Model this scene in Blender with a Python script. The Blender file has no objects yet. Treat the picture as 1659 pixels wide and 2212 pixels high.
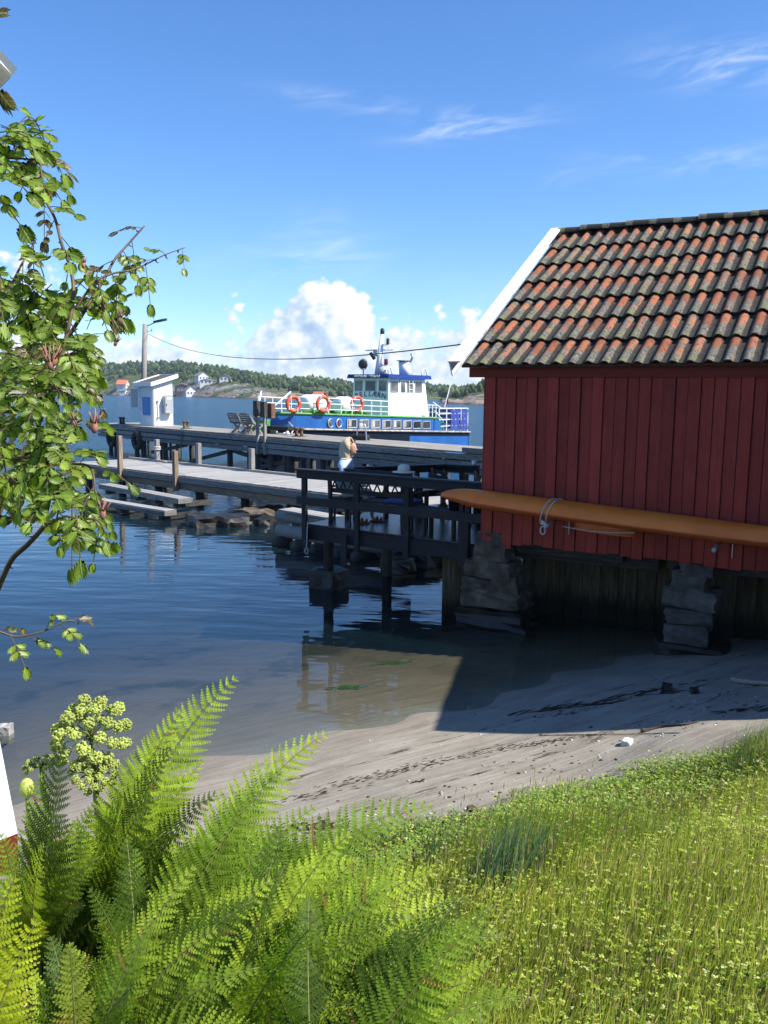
import bpy, math, random
import numpy as np
from mathutils import Vector, Matrix, noise as mnoise

# ------------------------------------------------------------------ camera
rng = random.Random(11)
R_ = math.radians
SC = bpy.context.scene
COL = SC.collection
FPX, CX, CY, HC = 1810.0, 829.5, 1106.0, 3.5          # focal length and centre in 1659 x 2212 units
TH, RHO = math.atan(258 / 1810), 0.009
_F = Vector((0, math.cos(TH), -math.sin(TH))); _U0 = Vector((0, math.sin(TH), math.cos(TH))); _X = Vector((1, 0, 0))
_R = _X * math.cos(RHO) + _U0 * math.sin(RHO); _U = _U0 * math.cos(RHO) - _X * math.sin(RHO)
CAM = Vector((0, 0, HC))
def ray(x, y): return _F + _R * ((x - CX) / FPX) + _U * ((CY - y) / FPX)
def gz(x, y, z): d = ray(x, y); return CAM + d * ((z - HC) / d.z)
def gy(x, y, Y): d = ray(x, y); return CAM + d * (Y / d.y)
def gp(x, y, p0, n): d = ray(x, y); return CAM + d * ((p0 - CAM).dot(n) / d.dot(n))
def hor(x): return 848 + (x - CX) * RHO
cam = bpy.data.cameras.new('camera'); camo = bpy.data.objects.new('camera', cam); COL.objects.link(camo)
camo.matrix_world = Matrix(((_R.x, _U.x, -_F.x, 0), (_R.y, _U.y, -_F.y, 0), (_R.z, _U.z, -_F.z, HC), (0, 0, 0, 1)))
cam.sensor_fit = 'HORIZONTAL'; cam.sensor_width = 36; cam.lens = FPX / 1659 * 36
cam.clip_start = 0.05; cam.clip_end = 20000
SC.camera = camo

# ------------------------------------------------------------------ light
SUN = Vector((0.945, -0.33, 1.08)).normalized()
SUN_EL = math.asin(SUN.z); SUN_AZ = math.atan2(SUN.x, SUN.y)
sl = bpy.data.lights.new('sun', 'SUN'); sl.energy = 5.0; sl.angle = R_(0.53); sl.color = (1, .955, .88)
so = bpy.data.objects.new('sun', sl); COL.objects.link(so); so.rotation_euler = SUN.to_track_quat('Z', 'Y').to_euler()
SC.view_settings.view_transform = 'Standard'; SC.view_settings.look = 'None'; SC.view_settings.gamma = 1
SC.view_settings.exposure = 0.85
SC.render.engine = 'CYCLES'
cy = SC.cycles
cy.use_denoising = True; cy.max_bounces = 8; cy.transparent_max_bounces = 12; cy.diffuse_bounces = 3; cy.glossy_bounces = 4
cy.transmission_bounces = 4; cy.caustics_reflective = False; cy.caustics_refractive = False; cy.sample_clamp_indirect = 6
SC.render.film_transparent = False

# ------------------------------------------------------------------ node expressions
class E:
    def __init__(s, nt, k): s.nt, s.k = nt, k
    def m(s, op, *a, clamp=False):
        n = s.nt.nodes.new('ShaderNodeMath'); n.operation = op; n.use_clamp = clamp
        for i, q in enumerate((s,) + a): put(s.nt, n.inputs[i], q)
        return E(s.nt, n.outputs[0])
    def __add__(s, o): return s.m('ADD', o)
    def __radd__(s, o): return s.m('ADD', o)
    def __sub__(s, o): return s.m('SUBTRACT', o)
    def __rsub__(s, o): return E(s.nt, val(s.nt, o)).m('SUBTRACT', s)
    def __mul__(s, o): return s.m('MULTIPLY', o)
    def __rmul__(s, o): return s.m('MULTIPLY', o)
    def __truediv__(s, o): return s.m('DIVIDE', o)
    def clamp(s): return s.m('ADD', 0.0, clamp=True)
    def mx(s, o): return s.m('MAXIMUM', o)
    def mn(s, o): return s.m('MINIMUM', o)
    def ss(s, a, b):
        n = s.nt.nodes.new('ShaderNodeMapRange'); n.interpolation_type = 'SMOOTHSTEP'
        put(s.nt, n.inputs[0], s); put(s.nt, n.inputs[1], a); put(s.nt, n.inputs[2], b); return E(s.nt, n.outputs[0])
def val(nt, x): n = nt.nodes.new('ShaderNodeValue'); n.outputs[0].default_value = x; return n.outputs[0]
def put(nt, inp, v):
    if isinstance(v, E): nt.links.new(v.k, inp)
    elif hasattr(v, 'is_linked'): nt.links.new(v, inp)
    elif isinstance(v, (tuple, list)) and len(v) == 3 and inp.type == 'RGBA': inp.default_value = (*v, 1)
    else: inp.default_value = v
def comb(nt, x, y, z):
    n = nt.nodes.new('ShaderNodeCombineXYZ')
    for i, q in enumerate((x, y, z)): put(nt, n.inputs[i], q)
    return E(nt, n.outputs[0])
def sep(nt, v):
    n = nt.nodes.new('ShaderNodeSeparateXYZ'); put(nt, n.inputs[0], v); return [E(nt, o) for o in n.outputs]
def noise(nt, v, scale, detail=5, rough=.55, lac=2.0, dist=0, out=0):
    n = nt.nodes.new('ShaderNodeTexNoise'); put(nt, n.inputs['Vector'], v)
    for k, q in (('Scale', scale), ('Detail', detail), ('Roughness', rough), ('Lacunarity', lac), ('Distortion', dist)): put(nt, n.inputs[k], q)
    return E(nt, n.outputs[out])
def voro(nt, v, scale, feat='F1', out=0):
    n = nt.nodes.new('ShaderNodeTexVoronoi'); n.feature = feat; put(nt, n.inputs['Vector'], v); put(nt, n.inputs['Scale'], scale); return E(nt, n.outputs[out])
def mixc(nt, f, a, b, blend='MIX'):
    n = nt.nodes.new('ShaderNodeMix'); n.data_type = 'RGBA'; n.blend_type = blend
    put(nt, n.inputs[0], f); put(nt, n.inputs[6], a); put(nt, n.inputs[7], b); return E(nt, n.outputs[2])
def vscale(nt, v, s, off=None):
    n = nt.nodes.new('ShaderNodeVectorMath'); n.operation = 'MULTIPLY'; put(nt, n.inputs[0], v); put(nt, n.inputs[1], s); r = E(nt, n.outputs[0])
    if off is not None:
        n = nt.nodes.new('ShaderNodeVectorMath'); n.operation = 'ADD'; put(nt, n.inputs[0], r); put(nt, n.inputs[1], off); r = E(nt, n.outputs[0])
    return r
def ramp(nt, f, stops):
    n = nt.nodes.new('ShaderNodeValToRGB'); put(nt, n.inputs[0], f); e = n.color_ramp.elements
    while len(e) > 1: e.remove(e[-1])
    e[0].position = stops[0][0]; e[0].color = (*stops[0][1], 1)
    for p, c in stops[1:]: k = e.new(p); k.color = (*c, 1)
    return E(nt, n.outputs[0])
def tc(nt, out='Object'): return E(nt, nt.nodes.new('ShaderNodeTexCoord').outputs[out])
def orand(nt): return E(nt, nt.nodes.new('ShaderNodeObjectInfo').outputs['Random'])
def attr(nt, name, out='Color'):
    n = nt.nodes.new('ShaderNodeAttribute'); n.attribute_name = name; return E(nt, n.outputs[out])
def bump(nt, h, s=.3, d=.01, normal=None):
    n = nt.nodes.new('ShaderNodeBump'); put(nt, n.inputs['Height'], h); n.inputs['Strength'].default_value = s; n.inputs['Distance'].default_value = d
    if normal is not None: put(nt, n.inputs['Normal'], normal)
    return E(nt, n.outputs[0])

# ------------------------------------------------------------------ sky
W = bpy.data.worlds.new('World'); SC.world = W; W.use_nodes = True
nt = W.node_tree; nt.nodes.clear()
sky = nt.nodes.new('ShaderNodeTexSky'); sky.sky_type = 'NISHITA'; sky.sun_disc = False
sky.sun_elevation = SUN_EL; sky.sun_rotation = SUN_AZ; sky.altitude = 0; sky.air_density = 1.0; sky.dust_density = 0.1; sky.ozone_density = 3.5
SKY_S = 0.088
def build_sky():
    gx, gyy, gzz = sep(nt, tc(nt, 'Generated'))
    az = gx.m('ARCTAN2', gyy); el = gzz.m('ARCSINE')
    def cumulus(daz, dele):
        a = az + daz; e = el + dele
        p = comb(nt, a, e * 1.15, 0.37)
        big = noise(nt, p, 9.0, 1, .5); fine = noise(nt, p, 26.0, 5, .60); puff = 1.0 - voro(nt, comb(nt, a, e * 1.1, .1), 62.0, 'F1')
        puff2 = 1.0 - voro(nt, comb(nt, a + fine * .02, e * 1.1, .6), 128.0, 'F1')
        base = big * .50 + fine * .55 + puff * .22 + puff2 * .09
        lim = (e - .012) * 3.9 + .115                        # the bank thins upward all round the horizon
        tw = None
        for (ca, ce, ra, re_, k) in ((-.072, .075, .062, .060, .46), (-.090, .108, .030, .036, .30), (-.044, .088, .034, .052, .34), (-.125, .050, .038, .040, .22),
                                     (-.062, .120, .028, .022, .20), (-.40, .13, .07, .04, .34), (-.50, .15, .06, .04, .28),
                                     (-.235, .052, .07, .030, .12),):
            q = ((a - ca) / ra).m('POWER', 2.0) + ((e - ce) / re_).m('POWER', 2.0)
            g = (1.0 - q.m('SQRT')).clamp() * k
            tw = g if tw is None else tw + g
        return base + tw.mn(.62) * 1.1 - lim
    d0 = cumulus(0, 0); d1 = cumulus(.012, .011)
    cov = d0.ss(.34, .47)
    lit = ((d0 - d1) * 2.0 + .56 + (d0 - .5) * .25).clamp()
    ccol = ramp(nt, lit, [(0, (.23, .32, .45)), (.4, (.35, .43, .53)), (.66, (.52, .55, .58)), (1, (.68, .66, .62))])
    fade = el.ss(-.02, .035)
    # thin cirrus, long along the wind
    ci = None
    for (ca, ce, tilt, ra, re_, k) in ((-.085, .162, .0, .085, .034, .36), (-.06, .315, -.06, .075, .010, .30), (.085, .288, .06, .075, .011, .75), (.06, .305, .0, .12, .006, .22), (.375, .328, -.12, .085, .020, .75), (.34, .245, -.02, .105, .015, .40),
                                       (.20, .235, .3, .03, .012, .16), (-.42, .425, -.1, .07, .018, .30), (-.28, .475, 0, .05, .02, .14), (-.22, .13, .05, .1, .02, .16), (.13, .12, .1, .1, .02, .1),):
        da = az - ca; de = el - ce - da * tilt
        q = (da / ra).m('POWER', 2.0) + (de / re_).m('POWER', 2.0)
        g = (q * -1.0).m('EXPONENT') * k
        ci = g if ci is None else ci + g
    wz = noise(nt, comb(nt, az * 5.0 + el * 6.0, el * 26.0 - az * 4.0, .7), 1.9, 6, .62, dist=.7)
    ci = (ci * wz.ss(.36, .78) * .75).clamp()
    skyc = mixc(nt, 1.0, E(nt, sky.outputs[0]), (SKY_S * .95, SKY_S * 1.09, SKY_S * 1.32), 'MULTIPLY')
    gm = nt.nodes.new('ShaderNodeHueSaturation'); gm.inputs['Saturation'].default_value = 1.10; nt.links.new(skyc.k, gm.inputs['Color'])
    c = mixc(nt, ci, E(nt, gm.outputs[0]), (.60, .65, .71))
    c = mixc(nt, cov * fade * .90, c, ccol)
    bg = nt.nodes.new('ShaderNodeBackground'); put(nt, bg.inputs[0], c); bg.inputs[1].default_value = 1.0
    o = nt.nodes.new('ShaderNodeOutputWorld'); nt.links.new(bg.outputs[0], o.inputs[0])
build_sky()
W.cycles.sampling_method = 'MANUAL'; W.cycles.sample_map_resolution = 256

# ------------------------------------------------------------------ mesh helpers
WM = {}
def world(o):
    return WM.get(o.name, Matrix.Identity(4)) if o else Matrix.Identity(4)
def obj(name, me, parent=None, M=None, mat=None, kind=None):
    o = bpy.data.objects.new(name, me); COL.objects.link(o)
    M = M or Matrix.Identity(4)
    if parent is not None:
        o.parent = parent; o.matrix_parent_inverse = world(parent).inverted()
    o.matrix_basis = M; WM[o.name] = M
    if mat is not None and me is not None and not me.materials: me.materials.append(mat)
    if kind: o['kind'] = kind
    return o
def thing(name, label, cat, loc=(0, 0, 0), group=None):
    o = obj(name, None, None, Matrix.Translation(Vector(loc))); o.empty_display_size = .1
    return tag(o, label, cat, group)
def tag(o, label, cat, group=None):
    o['label'] = label; o['category'] = cat
    if group: o['group'] = group
    return o
def struct(o): o['kind'] = 'structure'; return o
def frame(p, x, z=(0, 0, 1)):
    x = Vector(x).normalized(); z = Vector(z); y = z.cross(x).normalized(); z = x.cross(y)
    p = Vector(p)
    return Matrix(((x.x, y.x, z.x, p.x), (x.y, y.y, z.y, p.y), (x.z, y.z, z.z, p.z), (0, 0, 0, 1)))
class MB:
    def __init__(s): s.v, s.f = [], []
    def add(s, vs, fs):
        o = len(s.v); s.v += [tuple(v) for v in vs]; s.f += [tuple(i + o for i in f) for f in fs]; return s
    def hexa(s, c8):   # 0-3 bottom loop, 4-7 top loop
        return s.add(c8, [(3, 2, 1, 0), (4, 5, 6, 7), (0, 1, 5, 4), (1, 2, 6, 5), (2, 3, 7, 6), (3, 0, 4, 7)])
    def box(s, c, size, M=None, b=0.0):
        hx, hy, hz = [q / 2 for q in size]; M = M or Matrix.Identity(4); c = Vector(c)
        if not b:
            return s.hexa([M @ (c + Vector(q)) for q in ((-hx, -hy, -hz), (hx, -hy, -hz), (hx, hy, -hz), (-hx, hy, -hz), (-hx, -hy, hz), (hx, -hy, hz), (hx, hy, hz), (-hx, hy, hz))])
        vs, ix = [], {}
        for sx in (-1, 1):
            for sy in (-1, 1):
                for sz in (-1, 1):
                    for k in range(3):
                        q = [sx * (hx - b), sy * (hy - b), sz * (hz - b)]; q[k] = (sx * hx, sy * hy, sz * hz)[k]
                        ix[(sx, sy, sz, k)] = len(vs); vs.append(M @ (c + Vector(q)))
        fs = []
        for k in range(3):
            a, d = [i for i in range(3) if i != k]
            for sg in (-1, 1):
                loop = []
                for (p, q) in ((-1, -1), (1, -1), (1, 1), (-1, 1)):
                    t = [0, 0, 0]; t[k] = sg; t[a] = p; t[d] = q; loop.append(ix[(*t, k)])
                fs.append(loop if (sg > 0) == (k != 1) else loop[::-1])
            for p in (-1, 1):
                for q in (-1, 1):
                    t0 = [0, 0, 0]; t1 = [0, 0, 0]; t0[a] = t1[a] = p; t0[d] = t1[d] = q; t0[k] = -1; t1[k] = 1
                    fs.append([ix[(*t0, a)], ix[(*t1, a)], ix[(*t1, d)], ix[(*t0, d)]])
        for sx in (-1, 1):
            for sy in (-1, 1):
                for sz in (-1, 1): fs.append([ix[(sx, sy, sz, k)] for k in range(3)])
        return s.add(vs, fs)
    def bar(s, p0, p1, w, h, up=(0, 0, 1), b=0.0):
        p0, p1 = Vector(p0), Vector(p1); d = p1 - p0
        if abs(d.normalized().dot(Vector(up))) > .98: up = (0, 1, 0)
        return s.box((0, 0, 0), (d.length, w, h), frame((p0 + p1) / 2, d, up), b)
    def tube(s, pts, r, n=8, cap=True):
        pts = [Vector(p) for p in pts]; rs = r if isinstance(r, (list, tuple)) else [r] * len(pts); vs, fs = [], []
        t0 = (pts[1] - pts[0]).normalized(); u = t0.orthogonal().normalized()
        for i, p in enumerate(pts):
            t = (pts[min(i + 1, len(pts) - 1)] - pts[max(i - 1, 0)]).normalized()
            u = (u - t * u.dot(t)).normalized(); w = t.cross(u)
            for k in range(n): a = 2 * math.pi * k / n; vs.append(p + (u * math.cos(a) + w * math.sin(a)) * rs[i])
        for i in range(len(pts) - 1):
            for k in range(n): fs.append((i * n + k, i * n + (k + 1) % n, (i + 1) * n + (k + 1) % n, (i + 1) * n + k))
        if cap: fs.append(tuple(range(n))[::-1]); fs.append(tuple(range((len(pts) - 1) * n, len(pts) * n)))
        return s.add(vs, fs)
    def lathe(s, prof, M=None, n=16):   # prof: (r, z)
        M = M or Matrix.Identity(4); vs, fs = [], []
        for r, z in prof:
            for k in range(n): a = 2 * math.pi * k / n; vs.append(M @ Vector((r * math.cos(a), r * math.sin(a), z)))
        for i in range(len(prof) - 1):
            for k in range(n): fs.append((i * n + k, i * n + (k + 1) % n, (i + 1) * n + (k + 1) % n, (i + 1) * n + k))
        fs.append(tuple(range(n))[::-1]); fs.append(tuple(range((len(prof) - 1) * n, len(prof) * n)))
        return s.add(vs, fs)
    def ball(s, c, r, nu=10, nv=7, M=None):
        r = r if isinstance(r, (tuple, list)) else (r, r, r); M = M or Matrix.Identity(4); c = Vector(c)
        vs, fs = [], []
        for j in range(nv + 1):
            ph = math.pi * j / nv
            for k in range(nu):
                a = 2 * math.pi * k / nu; vs.append(M @ (c + Vector((r[0] * math.sin(ph) * math.cos(a), r[1] * math.sin(ph) * math.sin(a), r[2] * math.cos(ph)))))
        for j in range(nv):
            for k in range(nu): fs.append((j * nu + k, (j + 1) * nu + k, (j + 1) * nu + (k + 1) % nu, j * nu + (k + 1) % nu))
        return s.add(vs, fs)
    def ring(s, c, R, r, M, n=20, m=8):  # torus in the local XY plane of M
        vs, fs = [], []; c = Vector(c)
        for i in range(n):
            a = 2 * math.pi * i / n
            for j in range(m):
                b = 2 * math.pi * j / m; q = R + r * math.cos(b); vs.append(M @ (c + Vector((q * math.cos(a), q * math.sin(a), r * math.sin(b)))))
        for i in range(n):
            for j in range(m): fs.append((i * m + j, ((i + 1) % n) * m + j, ((i + 1) % n) * m + (j + 1) % m, i * m + (j + 1) % m))
        return s.add(vs, fs)
    def prism(s, poly, M, t0, t1):      # polygon in local XY, extruded along local Z
        n = len(poly); vs = [M @ Vector((x, y, t0)) for x, y in poly] + [M @ Vector((x, y, t1)) for x, y in poly]
        fs = [tuple(range(n))[::-1], tuple(range(n, 2 * n))] + [(i, (i + 1) % n, n + (i + 1) % n, n + i) for i in range(n)]
        return s.add(vs, fs)
    def grid(s, rows, flip=False):
        n = len(rows[0]); vs = [p for r in rows for p in r]; fs = []
        for i in range(len(rows) - 1):
            for j in range(n - 1):
                q = (i * n + j, i * n + j + 1, (i + 1) * n + j + 1, (i + 1) * n + j); fs.append(q[::-1] if flip else q)
        return s.add(vs, fs)
    def mesh(s, name='mesh', smooth=False):
        me = bpy.data.meshes.new(name); me.from_pydata(s.v, [], s.f); me.validate(); me.update()
        if smooth: me.polygons.foreach_set('use_smooth', [True] * len(me.polygons))
        return me
    def build(s, name, mat, parent=None, smooth=False, M=None, kind=None):
        return obj(name, s.mesh(name, smooth), parent, M, mat, kind)
def autosmooth(o, ang=40):
    me = o.data
    me.polygons.foreach_set('use_smooth', [True] * len(me.polygons)); me.set_sharp_from_angle(angle=R_(ang)); return o
_pc = {}
def plank(name, p0, p1, w, h, mat, parent=None, up=(0, 0, 1), b=.004, jitter=0.0):
    """one board, length along its own X so that the grain follows it"""
    p0, p1 = Vector(p0), Vector(p1); L = (p1 - p0).length; key = (round(L, 2), round(w, 3), round(h, 3), b, mat.name)
    d = (p1 - p0).normalized()
    if abs(d.dot(Vector(up))) > .98: up = (0, 1, 0)
    if key not in _pc:
        me = MB().box((0, 0, 0), (L, w, h), None, b).mesh('board'); me.materials.append(mat); _pc[key] = me
    M = frame((p0 + p1) / 2, d, up)
    if jitter: M = M @ Matrix.Translation((rng.uniform(-jitter, jitter), 0, rng.uniform(-jitter, jitter) * .3)) @ Matrix.Rotation(rng.uniform(-jitter, jitter) * .3, 4, 'Z')
    return obj(name, _pc[key], parent, M)
def np_mesh(name, V, quads=None, tris=None, col=None, smooth=False, vattr=None):
    me = bpy.data.meshes.new(name); V = np.asarray(V, dtype=np.float32).reshape(-1, 3); me.vertices.add(len(V)); me.vertices.foreach_set('co', V.ravel())
    nq = 0 if quads is None else len(quads); n3 = 0 if tris is None else len(tris)
    idx = np.concatenate(([quads.ravel()] if nq else []) + ([tris.ravel()] if n3 else [])).astype(np.int32)
    st = np.concatenate([np.arange(nq) * 4, nq * 4 + np.arange(n3) * 3]).astype(np.int32)
    me.loops.add(len(idx)); me.loops.foreach_set('vertex_index', idx); me.polygons.add(nq + n3); me.polygons.foreach_set('loop_start', st)
    me.update(calc_edges=True)
    if smooth: me.polygons.foreach_set('use_smooth', np.ones(nq + n3, dtype=bool))
    if col is not None:
        a = me.color_attributes.new('col', 'FLOAT_COLOR', 'POINT'); c = np.ones((len(V), 4), dtype=np.float32); c[:, :3] = col; a.data.foreach_set('color', c.ravel())
    if vattr is not None:
        for k, v in vattr.items(): a = me.attributes.new(k, 'FLOAT', 'POINT'); a.data.foreach_set('value', np.asarray(v, dtype=np.float32))
    return me

# ------------------------------------------------------------------ materials
MAT = {}
def newmat(name):
    m = bpy.data.materials.new(name); m.use_nodes = True; nt = m.node_tree; nt.nodes.clear()
    o = nt.nodes.new('ShaderNodeOutputMaterial'); b = nt.nodes.new('ShaderNodeBsdfPrincipled'); nt.links.new(b.outputs[0], o.inputs[0])
    MAT[name] = m; return m, nt, b, o
def setp(nt, b, **k):
    for n, v in k.items(): put(nt, b.inputs[{'color': 'Base Color', 'rough': 'Roughness', 'spec': 'Specular IOR Level', 'metal': 'Metallic', 'normal': 'Normal'}[n]], v)
def pmat(name, cols, scale=6, stretch=(1, 1, 1), detail=6, rough=.7, bs=.25, bd=.004, rnd=.12, spec=.35, metal=0, fine=0, hue=0):
    """mottled surface: ramp over noise, per-object brightness, bump from the same noise"""
    m, nt, b, o = newmat(name)
    r = orand(nt); v = vscale(nt, tc(nt), stretch, comb(nt, r * 37.0, r * 71.0, r * 13.0))
    f = noise(nt, v, scale, detail, .6)
    n = len(cols); c = ramp(nt, f, [(.28 + .44 * i / max(n - 1, 1), q) for i, q in enumerate(cols)])
    c = mixc(nt, 1.0, c, mixc(nt, r, (1 - rnd,) * 3, (1 + rnd,) * 3), 'MULTIPLY')
    h = f if not fine else f + noise(nt, v, scale * fine, 4, .6) * .5
    if bs: setp(nt, b, normal=bump(nt, h, bs, bd))
    setp(nt, b, color=c, rough=rough, spec=spec, metal=metal); return m
pmat('wood_grey', [(.10, .095, .085), (.21, .20, .185), (.30, .29, .27)], 3, (1.2, 14, 14), rough=.85, bs=.5, rnd=.28, spec=.2, fine=4)
pmat('wood_pale', [(.19, .183, .172), (.29, .28, .262), (.38, .365, .345)], 3, (1.0, 14, 14), rough=.85, bs=.4, rnd=.16, spec=.2, fine=4)
pmat('wood_pier_top', [(.17, .155, .13), (.27, .25, .215), (.36, .335, .29)], 3, (.7, 12, 12), rough=.85, bs=.4, rnd=.15, spec=.2, fine=4)
pmat('wood_dark', [(.018, .018, .018), (.05, .047, .042), (.09, .08, .068)], 3, (1.2, 10, 10), rough=.8, bs=.5, rnd=.3, spec=.25, fine=4)
pmat('wood_brown', [(.10, .07, .045), (.2, .145, .095), (.31, .24, .165)], 3, (1.2, 12, 12), rough=.7, bs=.4, rnd=.2, spec=.3, fine=4)
pmat('stain_black', [(.007, .008, .010), (.014, .015, .018), (.026, .027, .03)], 4, (1.0, 9, 9), rough=.62, bs=.3, rnd=.25, spec=.28, fine=4)
pmat('deck_stain', [(.014, .013, .013), (.03, .028, .027), (.05, .046, .042)], 4, (1.0, 9, 9), rough=.30, bs=.25, rnd=.25, spec=.55, fine=4)
pmat('stone', [(.035, .033, .029), (.09, .083, .072), (.16, .148, .13)], 5, rough=.9, bs=.7, bd=.02, rnd=.2, spec=.25, fine=5)
pmat('stone_brown', [(.035, .029, .022), (.09, .07, .05), (.17, .135, .10)], 5, rough=.9, bs=.8, bd=.02, rnd=.25, spec=.25, fine=5)
pmat('stone_wet', [(.008, .008, .008), (.02, .019, .016), (.04, .036, .03)], 5, rough=.5, bs=.7, bd=.02, rnd=.2, spec=.4, fine=5)
pmat('white_paint', [(.70, .71, .72), (.80, .80, .80), (.84, .84, .83)], 4, rough=.45, bs=.05, rnd=.03, spec=.4)
pmat('white_weathered', [(.45, .44, .42), (.74, .73, .71), (.82, .81, .80)], 7, rough=.6, bs=.2, rnd=.05, spec=.3, fine=4)
pmat('steel', [(.35, .36, .37), (.5, .51, .52)], 8, rough=.35, bs=.03, metal=.9, rnd=.1)
pmat('galvanised', [(.30, .32, .33), (.42, .44, .45)], 8, rough=.5, bs=.03, metal=.5, rnd=.1)
pmat('grey_cabinet', [(.33, .34, .34), (.40, .41, .41)], 6, rough=.5, bs=.03, rnd=.05)
pmat('rust', [(.06, .035, .025), (.16, .085, .05), (.24, .14, .09)], 20, rough=.85, bs=.3, rnd=.1)
pmat('black_rubber', [(.012, .012, .012), (.022, .022, .022)], 12, rough=.75, bs=.2, rnd=.15)
pmat('black_plastic', [(.01, .01, .011), (.018, .018, .02)], 12, rough=.4, bs=.05, rnd=.1)
pmat('rope', [(.30, .28, .24), (.48, .45, .4), (.60, .58, .52)], 90, rough=.9, bs=.6, bd=.004, rnd=.1)
pmat('rope_green', [(.05, .16, .13), (.10, .26, .2)], 90, rough=.9, bs=.6, rnd=.1)
pmat('roof_felt', [(.06, .055, .055), (.10, .09, .085)], 20, rough=.95, bs=.3, rnd=.05)
pmat('boat_blue', [(.010, .075, .24), (.014, .10, .32), (.020, .125, .36)], 1.6, (1, 1, 1), rough=.38, bs=.06, bd=.02, rnd=.05, spec=.45, fine=6)
pmat('boat_navy', [(.004, .007, .015), (.006, .011, .024), (.010, .016, .03)], 3, rough=.7, bs=.08, rnd=.05, fine=6, spec=.12)
pmat('boat_green', [(.05, .16, .03), (.10, .28, .06), (.14, .34, .09)], 5, rough=.5, bs=.06, rnd=.08)
pmat('boat_white', [(.72, .73, .74), (.80, .80, .80), (.82, .82, .81)], 1.5, rough=.35, bs=.03, rnd=.02, spec=.45)
pmat('rub_rail', [(.16, .13, .10), (.34, .29, .22), (.55, .51, .44)], 4, (1, 1, 1), rough=.6, bs=.1, rnd=.05)
pmat('roof_blue', [(.008, .03, .16), (.012, .04, .22)], 5, rough=.35, bs=.03, rnd=.05)
pmat('tarp_blue', [(.02, .035, .17), (.035, .06, .26), (.05, .08, .30)], 5, (1, 1, 3), rough=.55, bs=.5, bd=.05, rnd=.05)
pmat('orange_ring', [(.55, .07, .03), (.68, .10, .04)], 8, rough=.45, bs=.03, rnd=.06)
pmat('flag_red', [(.42, .02, .03), (.5, .03, .04)], 8, rough=.7, bs=.1, rnd=.05)
pmat('cyan_box', [(.02, .28, .55), (.03, .34, .62)], 8, rough=.45, bs=.03, rnd=.05)
pmat('sign_blue', [(.015, .19, .48), (.02, .23, .54)], 8, rough=.5, bs=.0, rnd=.03)
pmat('green_plastic', [(.01, .28, .12), (.02, .36, .16)], 8, rough=.45, bs=.0, rnd=.03)
pmat('lamp_dark', [(.02, .022, .022), (.04, .042, .042)], 8, rough=.5, bs=.0, rnd=.03)
pmat('nav_red', [(.10, .012, .012), (.16, .02, .02)], 8, rough=.3, bs=.0, rnd=.03)
pmat('kayak_orange', [(.60, .13, .014), (.78, .185, .02), (.82, .22, .03)], 1.6, (1, 1, 1), rough=.42, bs=.04, rnd=.03, spec=.4, fine=8)
pmat('kayak_deck', [(.44, .09, .012), (.54, .12, .018)], 4, rough=.45, bs=.03, rnd=.03)
pmat('house_white', [(.62, .62, .61), (.74, .74, .73)], .8, rough=.7, bs=0, rnd=.08)
pmat('house_red', [(.28, .05, .03), (.34, .07, .045)], .8, rough=.7, bs=0, rnd=.1)
pmat('house_dark', [(.03, .028, .028), (.05, .048, .045)], .8, rough=.7, bs=0, rnd=.1)
pmat('roof_orange', [(.48, .13, .06), (.60, .18, .09)], .8, rough=.8, bs=0, rnd=.1)
pmat('roof_grey', [(.16, .15, .15), (.26, .24, .24)], .8, rough=.8, bs=0, rnd=.1)
pmat('shirt', [(.30, .43, .56), (.42, .55, .67), (.52, .63, .73)], 12, rough=.8, bs=.4, bd=.02, rnd=.0)
pmat('trousers', [(.36, .38, .40), (.5, .52, .54)], 12, rough=.85, bs=.4, bd=.02, rnd=.0)
pmat('skin', [(.44, .24, .165), (.52, .30, .215)], 10, rough=.5, bs=.02, rnd=.0)
pmat('sandal', [(.20, .075, .02), (.30, .12, .04)], 20, rough=.6, bs=.2, rnd=.0)
pmat('hair', [(.36, .27, .14), (.58, .48, .30), (.74, .67, .52)], 16, (6, 6, .8), rough=.45, bs=.8, bd=.02, rnd=.0)
pmat('cushion', [(.05, .07, .22), (.09, .12, .32)], 12, rough=.85, bs=.2, rnd=.1)
pmat('straw', [(.6, .55, .44), (.78, .73, .62)], 60, rough=.85, bs=.4, rnd=.05)
pmat('hull_red', [(.16, .025, .018), (.22, .04, .03)], 5, rough=.55, bs=.05, rnd=.05)
pmat('driftwood', [(.14, .11, .08), (.3, .26, .21), (.42, .38, .33)], 10, (1, 6, 6), rough=.9, bs=.5, rnd=.15)
pmat('seaweed', [(.012, .008, .005), (.035, .022, .012), (.06, .035, .018)], 30, rough=.7, bs=.5, rnd=.3)
pmat('weed_green', [(.02, .06, .008), (.05, .13, .02)], 30, rough=.7, bs=.5, rnd=.3)
pmat('white_stone', [(.45, .45, .43), (.62, .61, .58)], 12, rough=.9, bs=.4, rnd=.1)
pmat('cable', [(.03, .03, .03), (.05, .05, .05)], 12, rough=.7, bs=0, rnd=.0)
pmat('concrete', [(.22, .215, .2), (.34, .33, .31)], 9, rough=.9, bs=.3, rnd=.1)
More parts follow.
